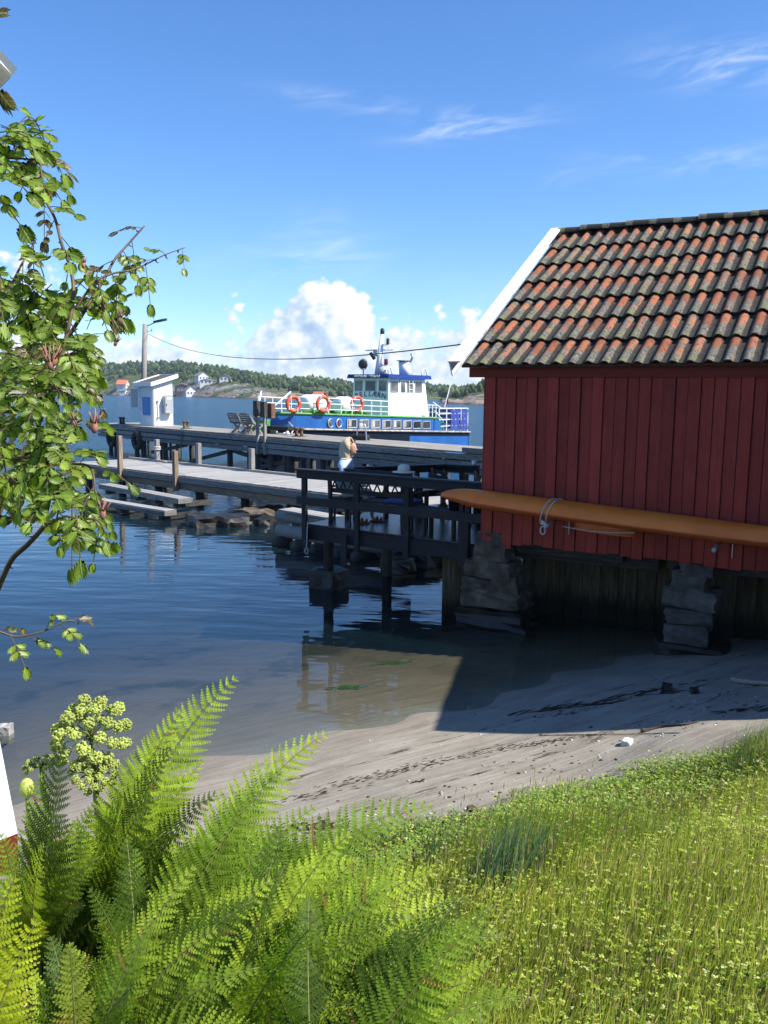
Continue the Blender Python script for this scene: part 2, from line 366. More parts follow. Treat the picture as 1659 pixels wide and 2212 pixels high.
def leafmat(name, cols, scale=5, trans=.35, rough=.42, rnd=.25, tcol=None, useattr=False, spec=.4, midrib=False):
    m, nt, b, o = newmat(name)
    r = orand(nt); v = vscale(nt, tc(nt), (1, 1, 1), comb(nt, r * 37.0, r * 71.0, r * 13.0))
    if useattr: c = attr(nt, 'col')
    else:
        f = noise(nt, v, scale, 4, .55)
        c = ramp(nt, f, [(.3 + .4 * i / max(len(cols) - 1, 1), q) for i, q in enumerate(cols)])
        c = mixc(nt, 1.0, c, mixc(nt, r, (1 - rnd,) * 3, (1 + rnd,) * 3), 'MULTIPLY')
    if midrib:
        x, y, z = sep(nt, tc(nt))
        ay = y.m('ABSOLUTE')
        rib = 1.0 - (ay / .0016).ss(.2, 1.0)
        vein = ((x * 1.0 - ay * .9) * 900.0).m('SINE').ss(.55, 1.0) * .35
        c = mixc(nt, (rib * .6 + vein).clamp(), c, (.30, .40, .12))
        setp(nt, b, normal=bump(nt, vein + rib, .5, .0012))
    setp(nt, b, color=c, rough=rough, spec=spec)
    t = nt.nodes.new('ShaderNodeBsdfTranslucent')
    tcx = mixc(nt, 1.0, c, tcol or (1.9, 2.1, .55), 'MULTIPLY'); put(nt, t.inputs[0], tcx)
    mx = nt.nodes.new('ShaderNodeMixShader'); mx.inputs[0].default_value = trans
    nt.links.new(b.outputs[0], mx.inputs[1]); nt.links.new(t.outputs[0], mx.inputs[2]); nt.links.new(mx.outputs[0], o.inputs[0]); return m
# ------------------------------------------------------------------ ground, beach, sea bed
SHN = Vector((-.547, .837, 0)); SH0 = (0.0, 8.62)
def _d(x, y): return (x - SH0[0]) * SHN.x + (y - SH0[1]) * SHN.y
_hd = [-400, -60, -12, -9, -7.2, -5, -3.6, -2.5, -1.2, -.4, 0, 1.2, 3, 6, 12, 25, 60, 200, 5000]
_hz = [14, 6, 2.3, 2.12, 1.88, 1.25, .80, .43, .17, .045, 0, -.08, -.26, -.62, -1.4, -3.2, -7, -14, -22]
def Hn(x, y):
    x = np.asarray(x, float); y = np.asarray(y, float); d = _d(x, y) + .16 * np.sin(x * .9 + 1.0) + .07 * np.sin(x * 2.3 + y * .6)
    h = np.interp(d, _hd, _hz)
    land = np.clip((-d - 2.2) / 2.0, 0, 1)
    return h + land * (.05 * np.sin(x * 2.1 + y * 1.3) + .04 * np.sin(x * 4.3 - y * 3.1)) + .008 * np.sin(x * 3.1 + y * 5.0) * np.clip(1 + d, 0, 1)
def H(x, y): return float(Hn(x, y))
def axis(parts):
    r = []
    for a, b, n in parts: r += list(np.linspace(a, b, n, endpoint=False))
    return np.array(r + [parts[-1][1]])
def sheet(xs, ys, zf):
    XX, YY = np.meshgrid(xs, ys); Z = zf(XX, YY); V = np.stack([XX, YY, Z], -1).reshape(-1, 3)
    nx, ny = len(xs), len(ys); i = np.arange(nx * ny).reshape(ny, nx)
    return V, np.stack([i[:-1, :-1], i[:-1, 1:], i[1:, 1:], i[1:, :-1]], -1).reshape(-1, 4)
V, Q = sheet(axis([(-1500, -300, 8), (-300, -20, 20), (-20, -6, 40), (-6, 8, 150), (8, 22, 40), (22, 300, 20), (300, 1500, 8)]),
             axis([(-300, -20, 14), (-20, -2, 24), (-2, 14, 170), (14, 40, 40), (40, 300, 20), (300, 2200, 8)]), Hn)
m, nt, b, o = newmat('sand_and_soil')
def _sand():
    p = tc(nt); x, y, z = sep(nt, p)
    d = (x - SH0[0]) * SHN.x + (y - SH0[1]) * SHN.y; al = x * .837 + y * .547
    wob = noise(nt, comb(nt, al, d, 0), .7, 3) - .5
    dd = d + wob * .5
    q = comb(nt, al * .8, d * 4.0, 0)
    st = noise(nt, q, 1.6, 6, .62); gr = noise(nt, p, 130, 3, .7); md = noise(nt, p, 2.2, 5, .6)
    sand = ramp(nt, st * .55 + md * .45, [(.3, (.19, .168, .135)), (.5, (.275, .25, .205)), (.68, (.35, .325, .275))])
    sand = mixc(nt, .35, sand, ramp(nt, gr, [(.3, (.25, .22, .19)), (.7, (.62, .58, .52))]), 'OVERLAY')
    wet = dd.ss(-.75, .1)
    sand = mixc(nt, wet * .6, sand, (.17, .14, .105))
    # tide wrack: dark broken lines along the shore
    def line(c, w, k):
        a = 1.0 - ((d + wob * .35 - c).m('ABSOLUTE') / w).ss(.3, 1.0); return a * noise(nt, comb(nt, al * 1.2, d * 6.0, 5.0), 3.0, 5, .7).ss(.50, .62) * k
    wr = (line(-.95, .07, .9) + line(-1.55, .05, .7) + line(-.35, .05, .4) + line(-2.05, .12, .8)).clamp()
    sand = mixc(nt, wr, sand, (.035, .024, .016))
    sp = noise(nt, p, 26, 2, .5).ss(.69, .74) * md.ss(.45, .6)
    sand = mixc(nt, sp * .7, sand, (.05, .04, .03))
    # sea bed: weed patches
    wd = noise(nt, p, 1.1, 4, .6).ss(.50, .66) * d.ss(.4, 2.5)
    sand = mixc(nt, d.ss(-.05, .5) * .75, sand, mixc(nt, st, (.12, .085, .05), (.22, .165, .10)))
    sand = mixc(nt, wd * .8, sand, (.045, .042, .018))
    soil = ramp(nt, md, [(.3, (.030, .030, .012)), (.7, (.075, .085, .025))])
    c = mixc(nt, (dd * -1.0 - x * .36).ss(2.35, 2.75), sand, soil)
    tr = noise(nt, comb(nt, al * .35, d * 4.0, 0), 2.2, 5, .6)
    setp(nt, b, color=c, rough=.9 - wet * .35, spec=.25, normal=bump(nt, tr * .035 + gr * .004 + md * .03, .8, 1.0))
_sand()
struct(obj('beach_ground', np_mesh('ground', V, Q, smooth=True), mat=m))

# ------------------------------------------------------------------ water
xs = axis([(-1495, -300, 12), (-300, -40, 20), (-40, -8, 40), (-8, 10, 110), (10, 40, 30), (40, 300, 20), (300, 1495, 12)])
ys = axis([(4, 16, 90), (16, 50, 60), (50, 400, 40), (400, 2195, 20)])
V, Q = sheet(xs, ys, lambda a, c: a * 0)
dep = np.clip(-Hn(V[:, 0], V[:, 1]), 0, 30)
m, nt, b, o = newmat('sea_water')
def _water():
    p = tc(nt); x, y, z = sep(nt, p)
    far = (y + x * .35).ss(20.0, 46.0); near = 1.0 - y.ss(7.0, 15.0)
    w1 = noise(nt, comb(nt, x * .55 + y * .12, y * 1.9, 0), 1.0, 2, .5) * .017
    w2 = noise(nt, comb(nt, x * 1.6, y * 4.6 + x * .5, 2.0), 1.0, 3, .5) * .0045
    w3 = noise(nt, comb(nt, x * .42, y * .55, 4.0), 1.0, 6, .66) * 1.25
    h = (w1 + w2) * (1.0 - far) * (1.0 - near * .7) + w3 * far
    nrm = bump(nt, h, 1.0, 1.0)
    fr = nt.nodes.new('ShaderNodeFresnel'); fr.inputs[0].default_value = 1.40; put(nt, fr.inputs['Normal'], nrm)
    gl = nt.nodes.new('ShaderNodeBsdfGlossy'); gl.inputs['Color'].default_value = (1, 1, 1, 1); put(nt, gl.inputs['Roughness'], .02 + far * .10); put(nt, gl.inputs['Normal'], nrm)
    tr = nt.nodes.new('ShaderNodeBsdfTransparent'); tr.inputs[0].default_value = (.80, .86, .84, 1)
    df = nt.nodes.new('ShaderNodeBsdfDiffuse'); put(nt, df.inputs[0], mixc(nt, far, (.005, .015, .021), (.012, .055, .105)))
    de = attr(nt, 'depth', 'Fac'); op = 1.0 - (de * -1.9).m('EXPONENT')
    m1 = nt.nodes.new('ShaderNodeMixShader'); put(nt, m1.inputs[0], op); nt.links.new(tr.outputs[0], m1.inputs[1]); nt.links.new(df.outputs[0], m1.inputs[2])
    m2 = nt.nodes.new('ShaderNodeMixShader'); bf = E(nt, nt.nodes.new('ShaderNodeNewGeometry').outputs['Backfacing']); put(nt, m2.inputs[0], E(nt, fr.outputs[0]) * (1.0 - bf) + bf * .05); nt.links.new(m1.outputs[0], m2.inputs[1]); nt.links.new(gl.outputs[0], m2.inputs[2])
    nt.links.new(m2.outputs[0], o.inputs[0])
_water()
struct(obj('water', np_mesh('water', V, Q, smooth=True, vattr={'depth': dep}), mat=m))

# ------------------------------------------------------------------ far shore
m, nt, b, o = newmat('hillside')
p = tc(nt); x, y, z = sep(nt, p)
f = noise(nt, p, .05, 6, .65); g = noise(nt, vscale(nt, p, (1, 1, 2.2)), .16, 6, .7); cr = voro(nt, vscale(nt, p, (1, 1, .6)), .13, 'DISTANCE_TO_EDGE')
rock = ramp(nt, g, [(.32, (.10, .095, .09)), (.5, (.23, .21, .195)), (.68, (.36, .32, .29))])
rock = mixc(nt, (1.0 - cr.ss(.0, .06)) * .6, rock, (.05, .047, .045))
rock = mixc(nt, (1.0 - z.ss(.6, 3.5)) * .7, rock, mixc(nt, z.ss(.2, .9), (.09, .075, .06), (.36, .25, .18)))
green = ramp(nt, f, [(.35, (.035, .055, .02)), (.6, (.07, .10, .03)), (.75, (.13, .14, .06))])
veg = attr(nt, 'veg', 'Fac') + (f - .5) * 1.6 + (g - .5) * .5
setp(nt, b, color=mixc(nt, veg.ss(.42, .58), rock, green), rough=.95, spec=.15, normal=bump(nt, g * 2.0 + cr.ss(0, .1) * .6, 1.0, 1.0))
HILLM = m
m, nt, b, o = newmat('forest_leaves')
n_ = noise(nt, tc(nt), .9, 4, .7)
setp(nt, b, color=mixc(nt, 1.0, attr(nt, 'col'), ramp(nt, n_, [(.3, (.45, .45, .45)), (.7, (1.5, 1.5, 1.5))]), 'MULTIPLY'), rough=.9, spec=.1, normal=bump(nt, n_, 1.0, .8))
FORM = m
import bmesh
def ico(sub):
    bm = bmesh.new(); bmesh.ops.create_icosphere(bm, subdivisions=sub, radius=1); v = np.array([q.co[:] for q in bm.verts]); f = np.array([[w.index for w in q.verts] for q in bm.faces]); bm.free(); return v, f
ICO1 = ico(1); ICO2 = ico(2); nr = np.random.default_rng(5)
def blobs(C, S, cols, base, jit=.28):
    v, f = base; n = len(C)
    P = v[None] * (1 + nr.uniform(-jit, jit, (n, len(v), 1))) * S[:, None, :] + C[:, None, :]
    F = f[None] + (np.arange(n) * len(v))[:, None, None]
    return P.reshape(-1, 3), F.reshape(-1, 3), np.repeat(cols, len(v), 0)
def hill(name, prof, shore, Yr, x0, x1, th, veg0, ntree, dark, back=160, cliff=.25, seed=1, label=None):
    """prof: (px x, px y of the tree tops), shore: (px x, px y of the waterline)"""
    nx, ny = 150, 34; px = np.linspace(x0, x1, nx); tops = np.interp(px, *zip(*prof)); ws = np.interp(px, *zip(*shore))
    V = np.zeros((ny, nx, 3)); veg = np.zeros((ny, nx)); r2 = np.random.default_rng(seed)
    for i, x in enumerate(px):
        s = gz(x, float(ws[i]), 0.0); yr = Yr + 12 * math.sin(x * .02)
        yr = max(yr, s.y + 25); t = gy(x, float(tops[i]), yr); zt = max(t.z - th * .8, 1.2)
        for j in range(ny):
            u = j / (ny - 1)
            if u < .7:
                k = u / .7; yy = s.y + (yr - s.y) * k
                zz = zt * (k ** .8 * (1 - cliff) + cliff * min(1, k * 5)) ; xx = x * 0 + (s.x + (t.x - s.x) * k)
                n = mnoise.fractal(Vector((xx * .03, yy * .03, seed)), 1.0, 2.0, 5)
                zz = zz * (1 + .35 * n * (1 - k)) + n * 1.2 * k
                zz += abs(mnoise.noise(Vector((xx * .11, yy * .11, seed + 3.0)))) * 2.6 * (1 - k) * min(1, k * 8)
                if j == 0: zz = -1.5
                veg[j, i] = k * 1.25 + veg0
            else:
                k = (u - .7) / .3; yy = yr + back * k; xx = t.x * (1 + .15 * k); zz = zt * (1 - k * .9) - 2 * k; veg[j, i] = 1
            V[j, i] = (xx, yy, zz)
    ix = np.arange(nx * ny).reshape(ny, nx); Q = np.stack([ix[:-1, :-1], ix[:-1, 1:], ix[1:, 1:], ix[1:, :-1]], -1).reshape(-1, 4)
    struct(obj(name + '_hill', np_mesh(name, V.reshape(-1, 3), Q, smooth=True, vattr={'veg': veg.ravel()}), mat=HILLM))
    # woods
    C, S, K = [], [], []
    tries = 0
    while len(C) < ntree and tries < ntree * 12:
        tries += 1
        i = r2.uniform(0, nx - 1.001); j = r2.uniform(.10, .76) * (ny - 1); i0, j0 = int(i), int(j); a, c = i - i0, j - j0
        q = (V[j0, i0] * (1 - a) * (1 - c) + V[j0, i0 + 1] * a * (1 - c) + V[j0 + 1, i0] * (1 - a) * c + V[j0 + 1, i0 + 1] * a * c)
        k = (j / (ny - 1)) / .7; ns = mnoise.fractal(Vector((q[0] * .02, q[1] * .02, seed + 9.0)), 1.0, 2.0, 4)
        if k * 1.25 + veg0 + ns * .9 < .50 + r2.uniform(0, .12): continue
        h = th * r2.uniform(.55, 1.1) * (.45 + .55 * min(1, max(0, k))); w = h * r2.uniform(.26, .42)
        g = r2.uniform(0, 1)
        if g < .55: col = np.array((.022, .040, .016)) * r2.uniform(.7, 1.4)
        elif g < .85: col = np.array((.045, .075, .022)) * r2.uniform(.7, 1.35)
        else: col = np.array((.085, .12, .035)) * r2.uniform(.7, 1.3)
        col = col * dark * .85
        C.append((q[0], q[1], q[2] + h * .5)); S.append((w, w, h * .55)); K.append(col)
        if g < .6:
            for _ in range(2): C.append((q[0] + r2.uniform(-w, w) * .8, q[1] + r2.uniform(-w, w) * .6, q[2] + h * r2.uniform(.35, .8))); S.append((w * .6, w * .6, h * .22)); K.append(col * r2.uniform(.8, 1.35))
    P, F, cc = blobs(np.array(C), np.array(S), np.array(K), ICO1, .34)
    w = obj(name + '_woods', np_mesh(name + 'woods', P, None, F, cc), mat=FORM); w['kind'] = 'stuff'
    BV.append(BVHTree.FromPolygons([tuple(q) for q in V.reshape(-1, 3)], [tuple(q) for q in Q.tolist()]))
    return V
from mathutils.bvhtree import BVHTree
BV = []
hill('middle', [(540, 808), (620, 812), (690, 814), (734, 821), (765, 828), (830, 830), (922, 830), (982, 834), (1100, 834), (1250, 838)], [(540, 861), (1250, 866)], 900, 540, 1250, 6.5, .5, 3600, 1.5, 200, .15, 3)
hill('left', [(-260, 800), (0, 800), (120, 798), (200, 790), (278, 781), (392, 780), (442, 785), (503, 797), (561, 808), (601, 818), (650, 832), (720, 845), (800, 856)],
     [(-260, 850), (150, 852), (400, 857), (560, 863), (760, 867), (800, 869)], 800, -260, 800, 6, .40, 7500, 1.25, 200, .22, 1)
hill('right', [(955, 866), (975, 858), (988, 849), (1000, 838), (1014, 830), (1040, 823), (1100, 812), (1300, 800), (1700, 790), (2200, 800)], [(955, 872), (990, 874), (1041, 876), (2200, 884)], 420, 955, 2200, 5, .34, 1800, 1.5, 120, .3, 7)

def shore_house(px, py, Y, w, h, d, roof, wallm, roofm, rot, label, windows=3):
    """px, py: foot of the house in the picture; metres otherwise"""
    hits = [q for q in (k.ray_cast(CAM, ray(px, py).normalized())[0] for k in BV) if q is not None]
    b = min(hits, key=lambda q: q.y) if hits else gy(px, py, Y)
    sc = b.y / Y; w, h, d, roof = w * sc, h * sc, d * sc, roof * sc
    t = thing('shore_house', label, 'house', b, 'houses on the far shore')
    M = Matrix.Translation(b) @ Matrix.Rotation(rot, 4, 'Z')
    MB().prism([(-w / 2, -4), (w / 2, -4), (w / 2, h), (0, h + roof), (-w / 2, h)], M @ Matrix.Rotation(R_(90), 4, 'X'), -d / 2, d / 2).build('wall', MAT[wallm], t)
    r = MB()
    for s in (-1, 1):
        e = .5; a = Vector((s * (w / 2 + .4), 0, h - .4 * roof / (w / 2))); c = Vector((0, 0, h + roof)); nn = Vector((roof * s, 0, w / 2)).normalized() * .18
        r.hexa([M @ (q + Vector((0, yy, 0)) + o) for o in (nn * .3, nn + nn * .3) for (q, yy) in ((a, -d / 2 - e), (c, -d / 2 - e), (c, d / 2 + e), (a, d / 2 + e))])
    r.build('roof', MAT[roofm], t)
    for k in range(windows):
        xx = (k + .5) / windows * w * .9 - w * .45
        f = MB().box((xx, -d / 2 - .05, h * .55), (1.1, .12, 1.3), M).build('window', MAT['house_white'], t)
        MB().box((xx, -d / 2 - .12, h * .55), (.85, .04, 1.05), M).build('pane', MAT['house_dark'], f)
        yy = (k + .5) / windows * d * .9 - d * .45
        f = MB().box((w / 2 + .05, yy, h * .55), (.12, 1.1, 1.3), M).build('window', MAT['house_white'], t)
        MB().box((w / 2 + .12, yy, h * .55), (.04, .85, 1.05), M).build('pane', MAT['house_dark'], f)
    return t
shore_house(266, 838, 700, 6.6, 3.2, 8, 3.2, 'house_white', 'roof_orange', R_(80), 'white house with bright orange roof on the far shore left of the kiosk')
shore_house(267, 851, 690, 5.4, 2.6, 5, .8, 'house_white', 'roof_grey', R_(85), 'small white boathouse at the waterline just below the orange roofed house', 2)
shore_house(177, 850, 690, 6.5, 2.2, 5, 1.6, 'house_white', 'house_white', R_(80), 'low white boathouse at the far waterline, the leftmost one', 2)
shore_house(436, 821, 690, 9, 3.4, 8, 3.0, 'house_white', 'roof_grey', R_(35), 'white gabled villa highest up among trees right of the kiosk')
shore_house(446, 829, 650, 9.5, 2.6, 5, 1.0, 'house_white', 'house_white', R_(5), 'low white flat house directly below the gabled villa')
shore_house(411, 855, 560, 7, 3.4, 8, 3.0, 'house_white', 'roof_grey', R_(25), 'white gabled boathouse at the water right of the kiosk')
shore_house(392, 851, 590, 8, 5.0, 8, 1.6, 'house_dark', 'house_dark', R_(20), 'black house at the water behind the white gabled boathouse')
shore_house(488, 822, 720, 10, 2.6, 6, 1.8, 'house_white', 'roof_grey', R_(5), 'long low house with pale grey roof on the wooded slope')
shore_house(607, 829, 560, 6, 2.0, 5, .8, 'house_white', 'house_white', R_(5), 'low white cabin on the rock, left of a pair')
shore_house(633, 832, 540, 6.5, 2.2, 5, .9, 'house_white', 'roof_grey', R_(10), 'grey and white cabin on the rock, right of a pair')
shore_house(690, 866, 420, 5, 2.6, 5, 1.8, 'house_red', 'roof_orange', R_(60), 'red boathouse with orange roof behind the ferry foredeck')
# ------------------------------------------------------------------ red boathouse
Wd = Vector((.869, -.495, 0)).normalized(); Nn = Vector((Wd.y, -Wd.x, 0)); UP = Vector((0, 0, 1))
C0 = gy(1041, 1165, 12.3); ZB = 1.33; EAVE = 3.86; LEN = 6.6; C0 = Vector((C0.x, C0.y, 0))
def hp(a, b, z): return C0 + Wd * a + Nn * (-b) + UP * z          # a along the wall, b behind it
HM = frame(C0, Wd)                                                 # local x along wall, local y away from camera
m, nt, b, o = newmat('red_boards')
p = vscale(nt, tc(nt), (1, 1, 1), comb(nt, orand(nt) * 17.0, orand(nt) * 9.0, 0)); r = orand(nt)
f = noise(nt, vscale(nt, p, (1.5, 30, 30)), 1.0, 6, .65); g = noise(nt, p, 2.4, 5, .6); k = noise(nt, vscale(nt, p, (1, 3, 3)), 9, 5, .6)
c = ramp(nt, f * .5 + g * .5, [(.3, (.20, .022, .015)), (.5, (.29, .034, .022)), (.7, (.36, .05, .032))])
c = mixc(nt, k.ss(.55, .74) * .5, c, (.13, .018, .015))
c = mixc(nt, noise(nt, vscale(nt, p, (1, 4, 4)), 21, 2, .5).ss(.735, .76) * .6, c, (.42, .30, .26))
c = mixc(nt, 1.0, c, mixc(nt, r, (.80, .80, .80), (1.2, 1.2, 1.2)), 'MULTIPLY')
setp(nt, b, color=c, rough=.62, spec=.3, normal=bump(nt, f + g * .4, .45, .003))
house = thing('boathouse', 'dark red boarded boathouse with mossy clay tile roof on stone pillars', 'boathouse', hp(0, 0, 0))
RB = MAT['red_boards']
xpos = .012; i = 0
plank('corner_board', hp(.0, .02, ZB + .02), hp(.0, .02, EAVE), .05, .05, RB, house, up=Nn)
while xpos < LEN:
    over = i % 2 == 0; w = rng.uniform(.144, .150)
    cx = xpos + .077; lo = ZB + rng.uniform(-.02, .02) - xpos * .008
    if i == 2: lo -= .075
    off = -.024 if over else 0.0
    bd = plank('board', hp(cx, off, lo), hp(cx + rng.uniform(-.004, .004), off, EAVE + .04), w, .022, RB, house, up=Nn, b=.003)
    xpos += .156; i += 1
MB().box((LEN / 2, .035, (ZB + EAVE) / 2 + .02), (LEN - .08, .03, EAVE - ZB - .06), HM).build('wall_backing', MAT['wood_dark'], house)
pmat('red_trim', [(.14, .014, .010), (.21, .022, .015)], 4, (1, 9, 9), rough=.6, bs=.3, rnd=.05)
TR = MAT['red_trim']
plank('fascia', hp(-.24, -.05, EAVE - .06), hp(LEN, -.05, EAVE - .06), .14, .03, TR, house, up=Nn)
plank('soffit', hp(-.22, -.16, EAVE + .035), hp(LEN, -.16, EAVE + .035), .24, .02, TR, house)
# gable ends and rear wall
RUN, RISE = 3.8, 2.46
MB().prism([(0, ZB), (2 * RUN, ZB), (2 * RUN, EAVE), (RUN, EAVE + RISE - .12), (0, EAVE)], Matrix((((-Nn).x, 0, Wd.x, C0.x), ((-Nn).y, 0, Wd.y, C0.y), (0, 1, 0, 0), (0, 0, 0, 1))), .03, .06).build('gable_wall', RB, house)
MB().prism([(0, ZB), (2 * RUN, ZB), (2 * RUN, EAVE), (RUN, EAVE + RISE - .12), (0, EAVE)], Matrix((((-Nn).x, 0, Wd.x, C0.x), ((-Nn).y, 0, Wd.y, C0.y), (0, 1, 0, 0), (0, 0, 0, 1))), LEN - .06, LEN - .03).build('gable_wall', RB, house)
MB().box((LEN / 2, 2 * RUN, (ZB + EAVE) / 2), (LEN - .1, .04, EAVE - ZB), HM).build('rear_wall', RB, house)
MB().box((LEN / 2, RUN, ZB + .03), (LEN - .1, 2 * RUN - .1, .06), HM).build('floor_deck', MAT['wood_dark'], house)
# roof frame of reference: u along eave, v up the slope, w outwards
PIT = math.atan2(RISE, RUN + .3); SL = math.hypot(RISE, RUN + .3)
RV = (-Nn * math.cos(PIT) + UP * math.sin(PIT)).normalized(); RW = (Nn * math.sin(PIT) + UP * math.cos(PIT)).normalized()
R0 = hp(-.22, -.30, EAVE + .05)
RM = Matrix(((Wd.x, RV.x, RW.x, R0.x), (Wd.y, RV.y, RW.y, R0.y), (Wd.z, RV.z, RW.z, R0.z), (0, 0, 0, 1)))
roof = MB().box((LEN / 2 + .1, SL / 2, -.045), (LEN + .3, SL - .02, .03), RM).build('roof', MAT['wood_dark'], house)
RVb = (Nn * math.cos(PIT) + UP * math.sin(PIT)).normalized(); Rb = hp(-.22, 2 * RUN + .3, EAVE + .05); RWb = (-Nn * math.sin(PIT) + UP * math.cos(PIT))
m, nt, b, o = newmat('clay_tile')
def _tile():
    r = orand(nt); P = tc(nt); x, y, z = sep(nt, P)
    q = vscale(nt, P, (1, 1, 1), comb(nt, r * 53.0, r * 91.0, r * 17.0))
    n1 = noise(nt, q, 9, 6, .65); n2 = noise(nt, q, 26, 5, .7); n3 = noise(nt, vscale(nt, q, (1, .45, 1)), 6, 5, .65); n4 = noise(nt, q, 70, 3, .6)
    terra = ramp(nt, n1 * .5 + r * .5, [(.2, (.15, .052, .028)), (.45, (.25, .085, .042)), (.7, (.33, .125, .066)), (.9, (.26, .125, .085))])
    # lichen and moss gather on the lower end of each tile and in the pan
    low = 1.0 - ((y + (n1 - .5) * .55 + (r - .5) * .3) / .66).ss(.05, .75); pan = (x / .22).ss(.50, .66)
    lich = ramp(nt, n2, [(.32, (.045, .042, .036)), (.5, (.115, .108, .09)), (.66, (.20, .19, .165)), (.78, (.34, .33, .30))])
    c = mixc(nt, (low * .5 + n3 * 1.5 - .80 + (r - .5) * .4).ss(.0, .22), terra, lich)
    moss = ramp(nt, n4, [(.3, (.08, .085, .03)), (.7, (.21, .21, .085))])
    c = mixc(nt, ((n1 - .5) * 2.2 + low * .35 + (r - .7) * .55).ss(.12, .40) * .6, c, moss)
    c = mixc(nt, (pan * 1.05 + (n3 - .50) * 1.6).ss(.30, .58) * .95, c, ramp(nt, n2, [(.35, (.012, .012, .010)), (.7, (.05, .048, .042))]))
    c = mixc(nt, noise(nt, q, 17, 4, .7).ss(.55, .64) * .75, c, (.03, .029, .026))
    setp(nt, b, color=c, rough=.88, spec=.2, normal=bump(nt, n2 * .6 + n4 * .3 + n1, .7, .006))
_tile()
def tile_mesh(seed):
    r = random.Random(seed); TW, TL = .222, .74; nx, ny = 14, 4; mb = MB(); top, bot = [], []
    def prof(u):   # cross-section: a roll at the left, a shallow pan at the right
        return .052 * math.sin(math.pi * min(u / .56, 1)) ** .8 if u < .56 else -.012 * math.sin(math.pi * (u - .56) / .44)
    for j in range(ny + 1):
        rowt, rowb = [], []
        for i in range(nx + 1):
            u = i / nx * 1.10; x = u * TW; v = j / ny
            lip = (-.030 * math.sin(math.pi * min(u / .56, 1)) if u < .56 else .012) if j == 0 else 0
            z = prof(min(u, 1.0) if u <= 1 else u - 1.0) * (1 - .12 * v) + .030 * (1 - v) + r.uniform(-.002, .002)
            rowt.append((x, v * TL + lip, z)); rowb.append((x, v * TL + lip, z - .016))
        top.append(rowt); bot.append(rowb)
    mb.grid(top); mb.grid(bot, True); mb.grid([top[0], bot[0]], True)
    mb.grid([[a[0] for a in top], [a[0] for a in bot]]); mb.grid([[a[-1] for a in top], [a[-1] for a in bot]], True)
    me = mb.mesh('tile', True); me.materials.append(MAT['clay_tile']); me.set_sharp_from_angle(angle=R_(50)); return me
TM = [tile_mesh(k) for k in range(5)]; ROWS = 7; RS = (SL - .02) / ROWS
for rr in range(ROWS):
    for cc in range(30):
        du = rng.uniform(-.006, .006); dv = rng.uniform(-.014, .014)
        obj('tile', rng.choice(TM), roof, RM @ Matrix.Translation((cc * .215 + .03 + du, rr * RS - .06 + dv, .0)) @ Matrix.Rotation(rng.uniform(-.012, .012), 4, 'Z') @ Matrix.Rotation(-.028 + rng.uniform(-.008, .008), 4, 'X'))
ridge0 = R0 + RV * SL + RW * .03
for k in range(17):      # half-round ridge tiles
    a0 = ridge0 + Wd * (k * .40 - .02); mb = MB(); rows, low = [], []
    for j in range(4):
        u = j / 3; rad = .125 - .012 * u; M = frame(a0 + Wd * (u * .44) + UP * (.012 - .006 * u), Wd)
        rows.append([M @ Vector((0, rad * math.cos(t), rad * math.sin(t) * .85 - .03)) for t in [math.pi * q / 8 for q in range(9)]])
        low.append([M @ Vector((0, (rad - .015) * math.cos(t), (rad - .015) * math.sin(t) * .85 - .03)) for t in [math.pi * q / 8 for q in range(9)]])
    mb.grid(rows); mb.grid(low, True); mb.grid([rows[0], low[0]]); mb.grid([rows[-1], low[-1]])
    mb2 = MB(); iv = frame(a0, Wd).inverted(); mb2.v = [tuple(iv @ Vector(v)) for v in mb.v]; mb2.f = mb.f
    autosmooth(mb2.build('ridge_tile', MAT['clay_tile'], roof, M=frame(a0 + UP * rng.uniform(-.012, .012), Wd)))
# far slope, closed sheet of roof boards
MB().hexa([hp(-.2, 2 * RUN + .3, EAVE), hp(LEN, 2 * RUN + .3, EAVE), hp(LEN, RUN, EAVE + RISE), hp(-.2, RUN, EAVE + RISE), hp(-.2, 2 * RUN + .3, EAVE + .05), hp(LEN, 2 * RUN + .3, EAVE + .05), hp(LEN, RUN, EAVE + RISE + .05), hp(-.2, RUN, EAVE + RISE + .05)]).build('rear_roof', MAT['clay_tile'], house)
# white barge boards: a cap board on the rake and a face board under it
def rake(v0, v1, bk):
    s0 = R0 + RV * v0; s1 = R0 + RV * v1
    if bk: s0 = Rb + RVb * v0; s1 = Rb + RVb * v1
    w = RWb if bk else RW
    plank('barge_cap', s0 + w * .10 - Wd * .09, s1 + w * .10 - Wd * .075, .20, .022, MAT['white_weathered'], house, up=w)
    plank('barge_board', s0 - w * .02 - Wd * .165, s1 - w * .02 - Wd * .165, .022, .22, MAT['white_weathered'], house, up=w)
rake(-.11, SL + .02, False); rake(-.11, SL + .02, True)

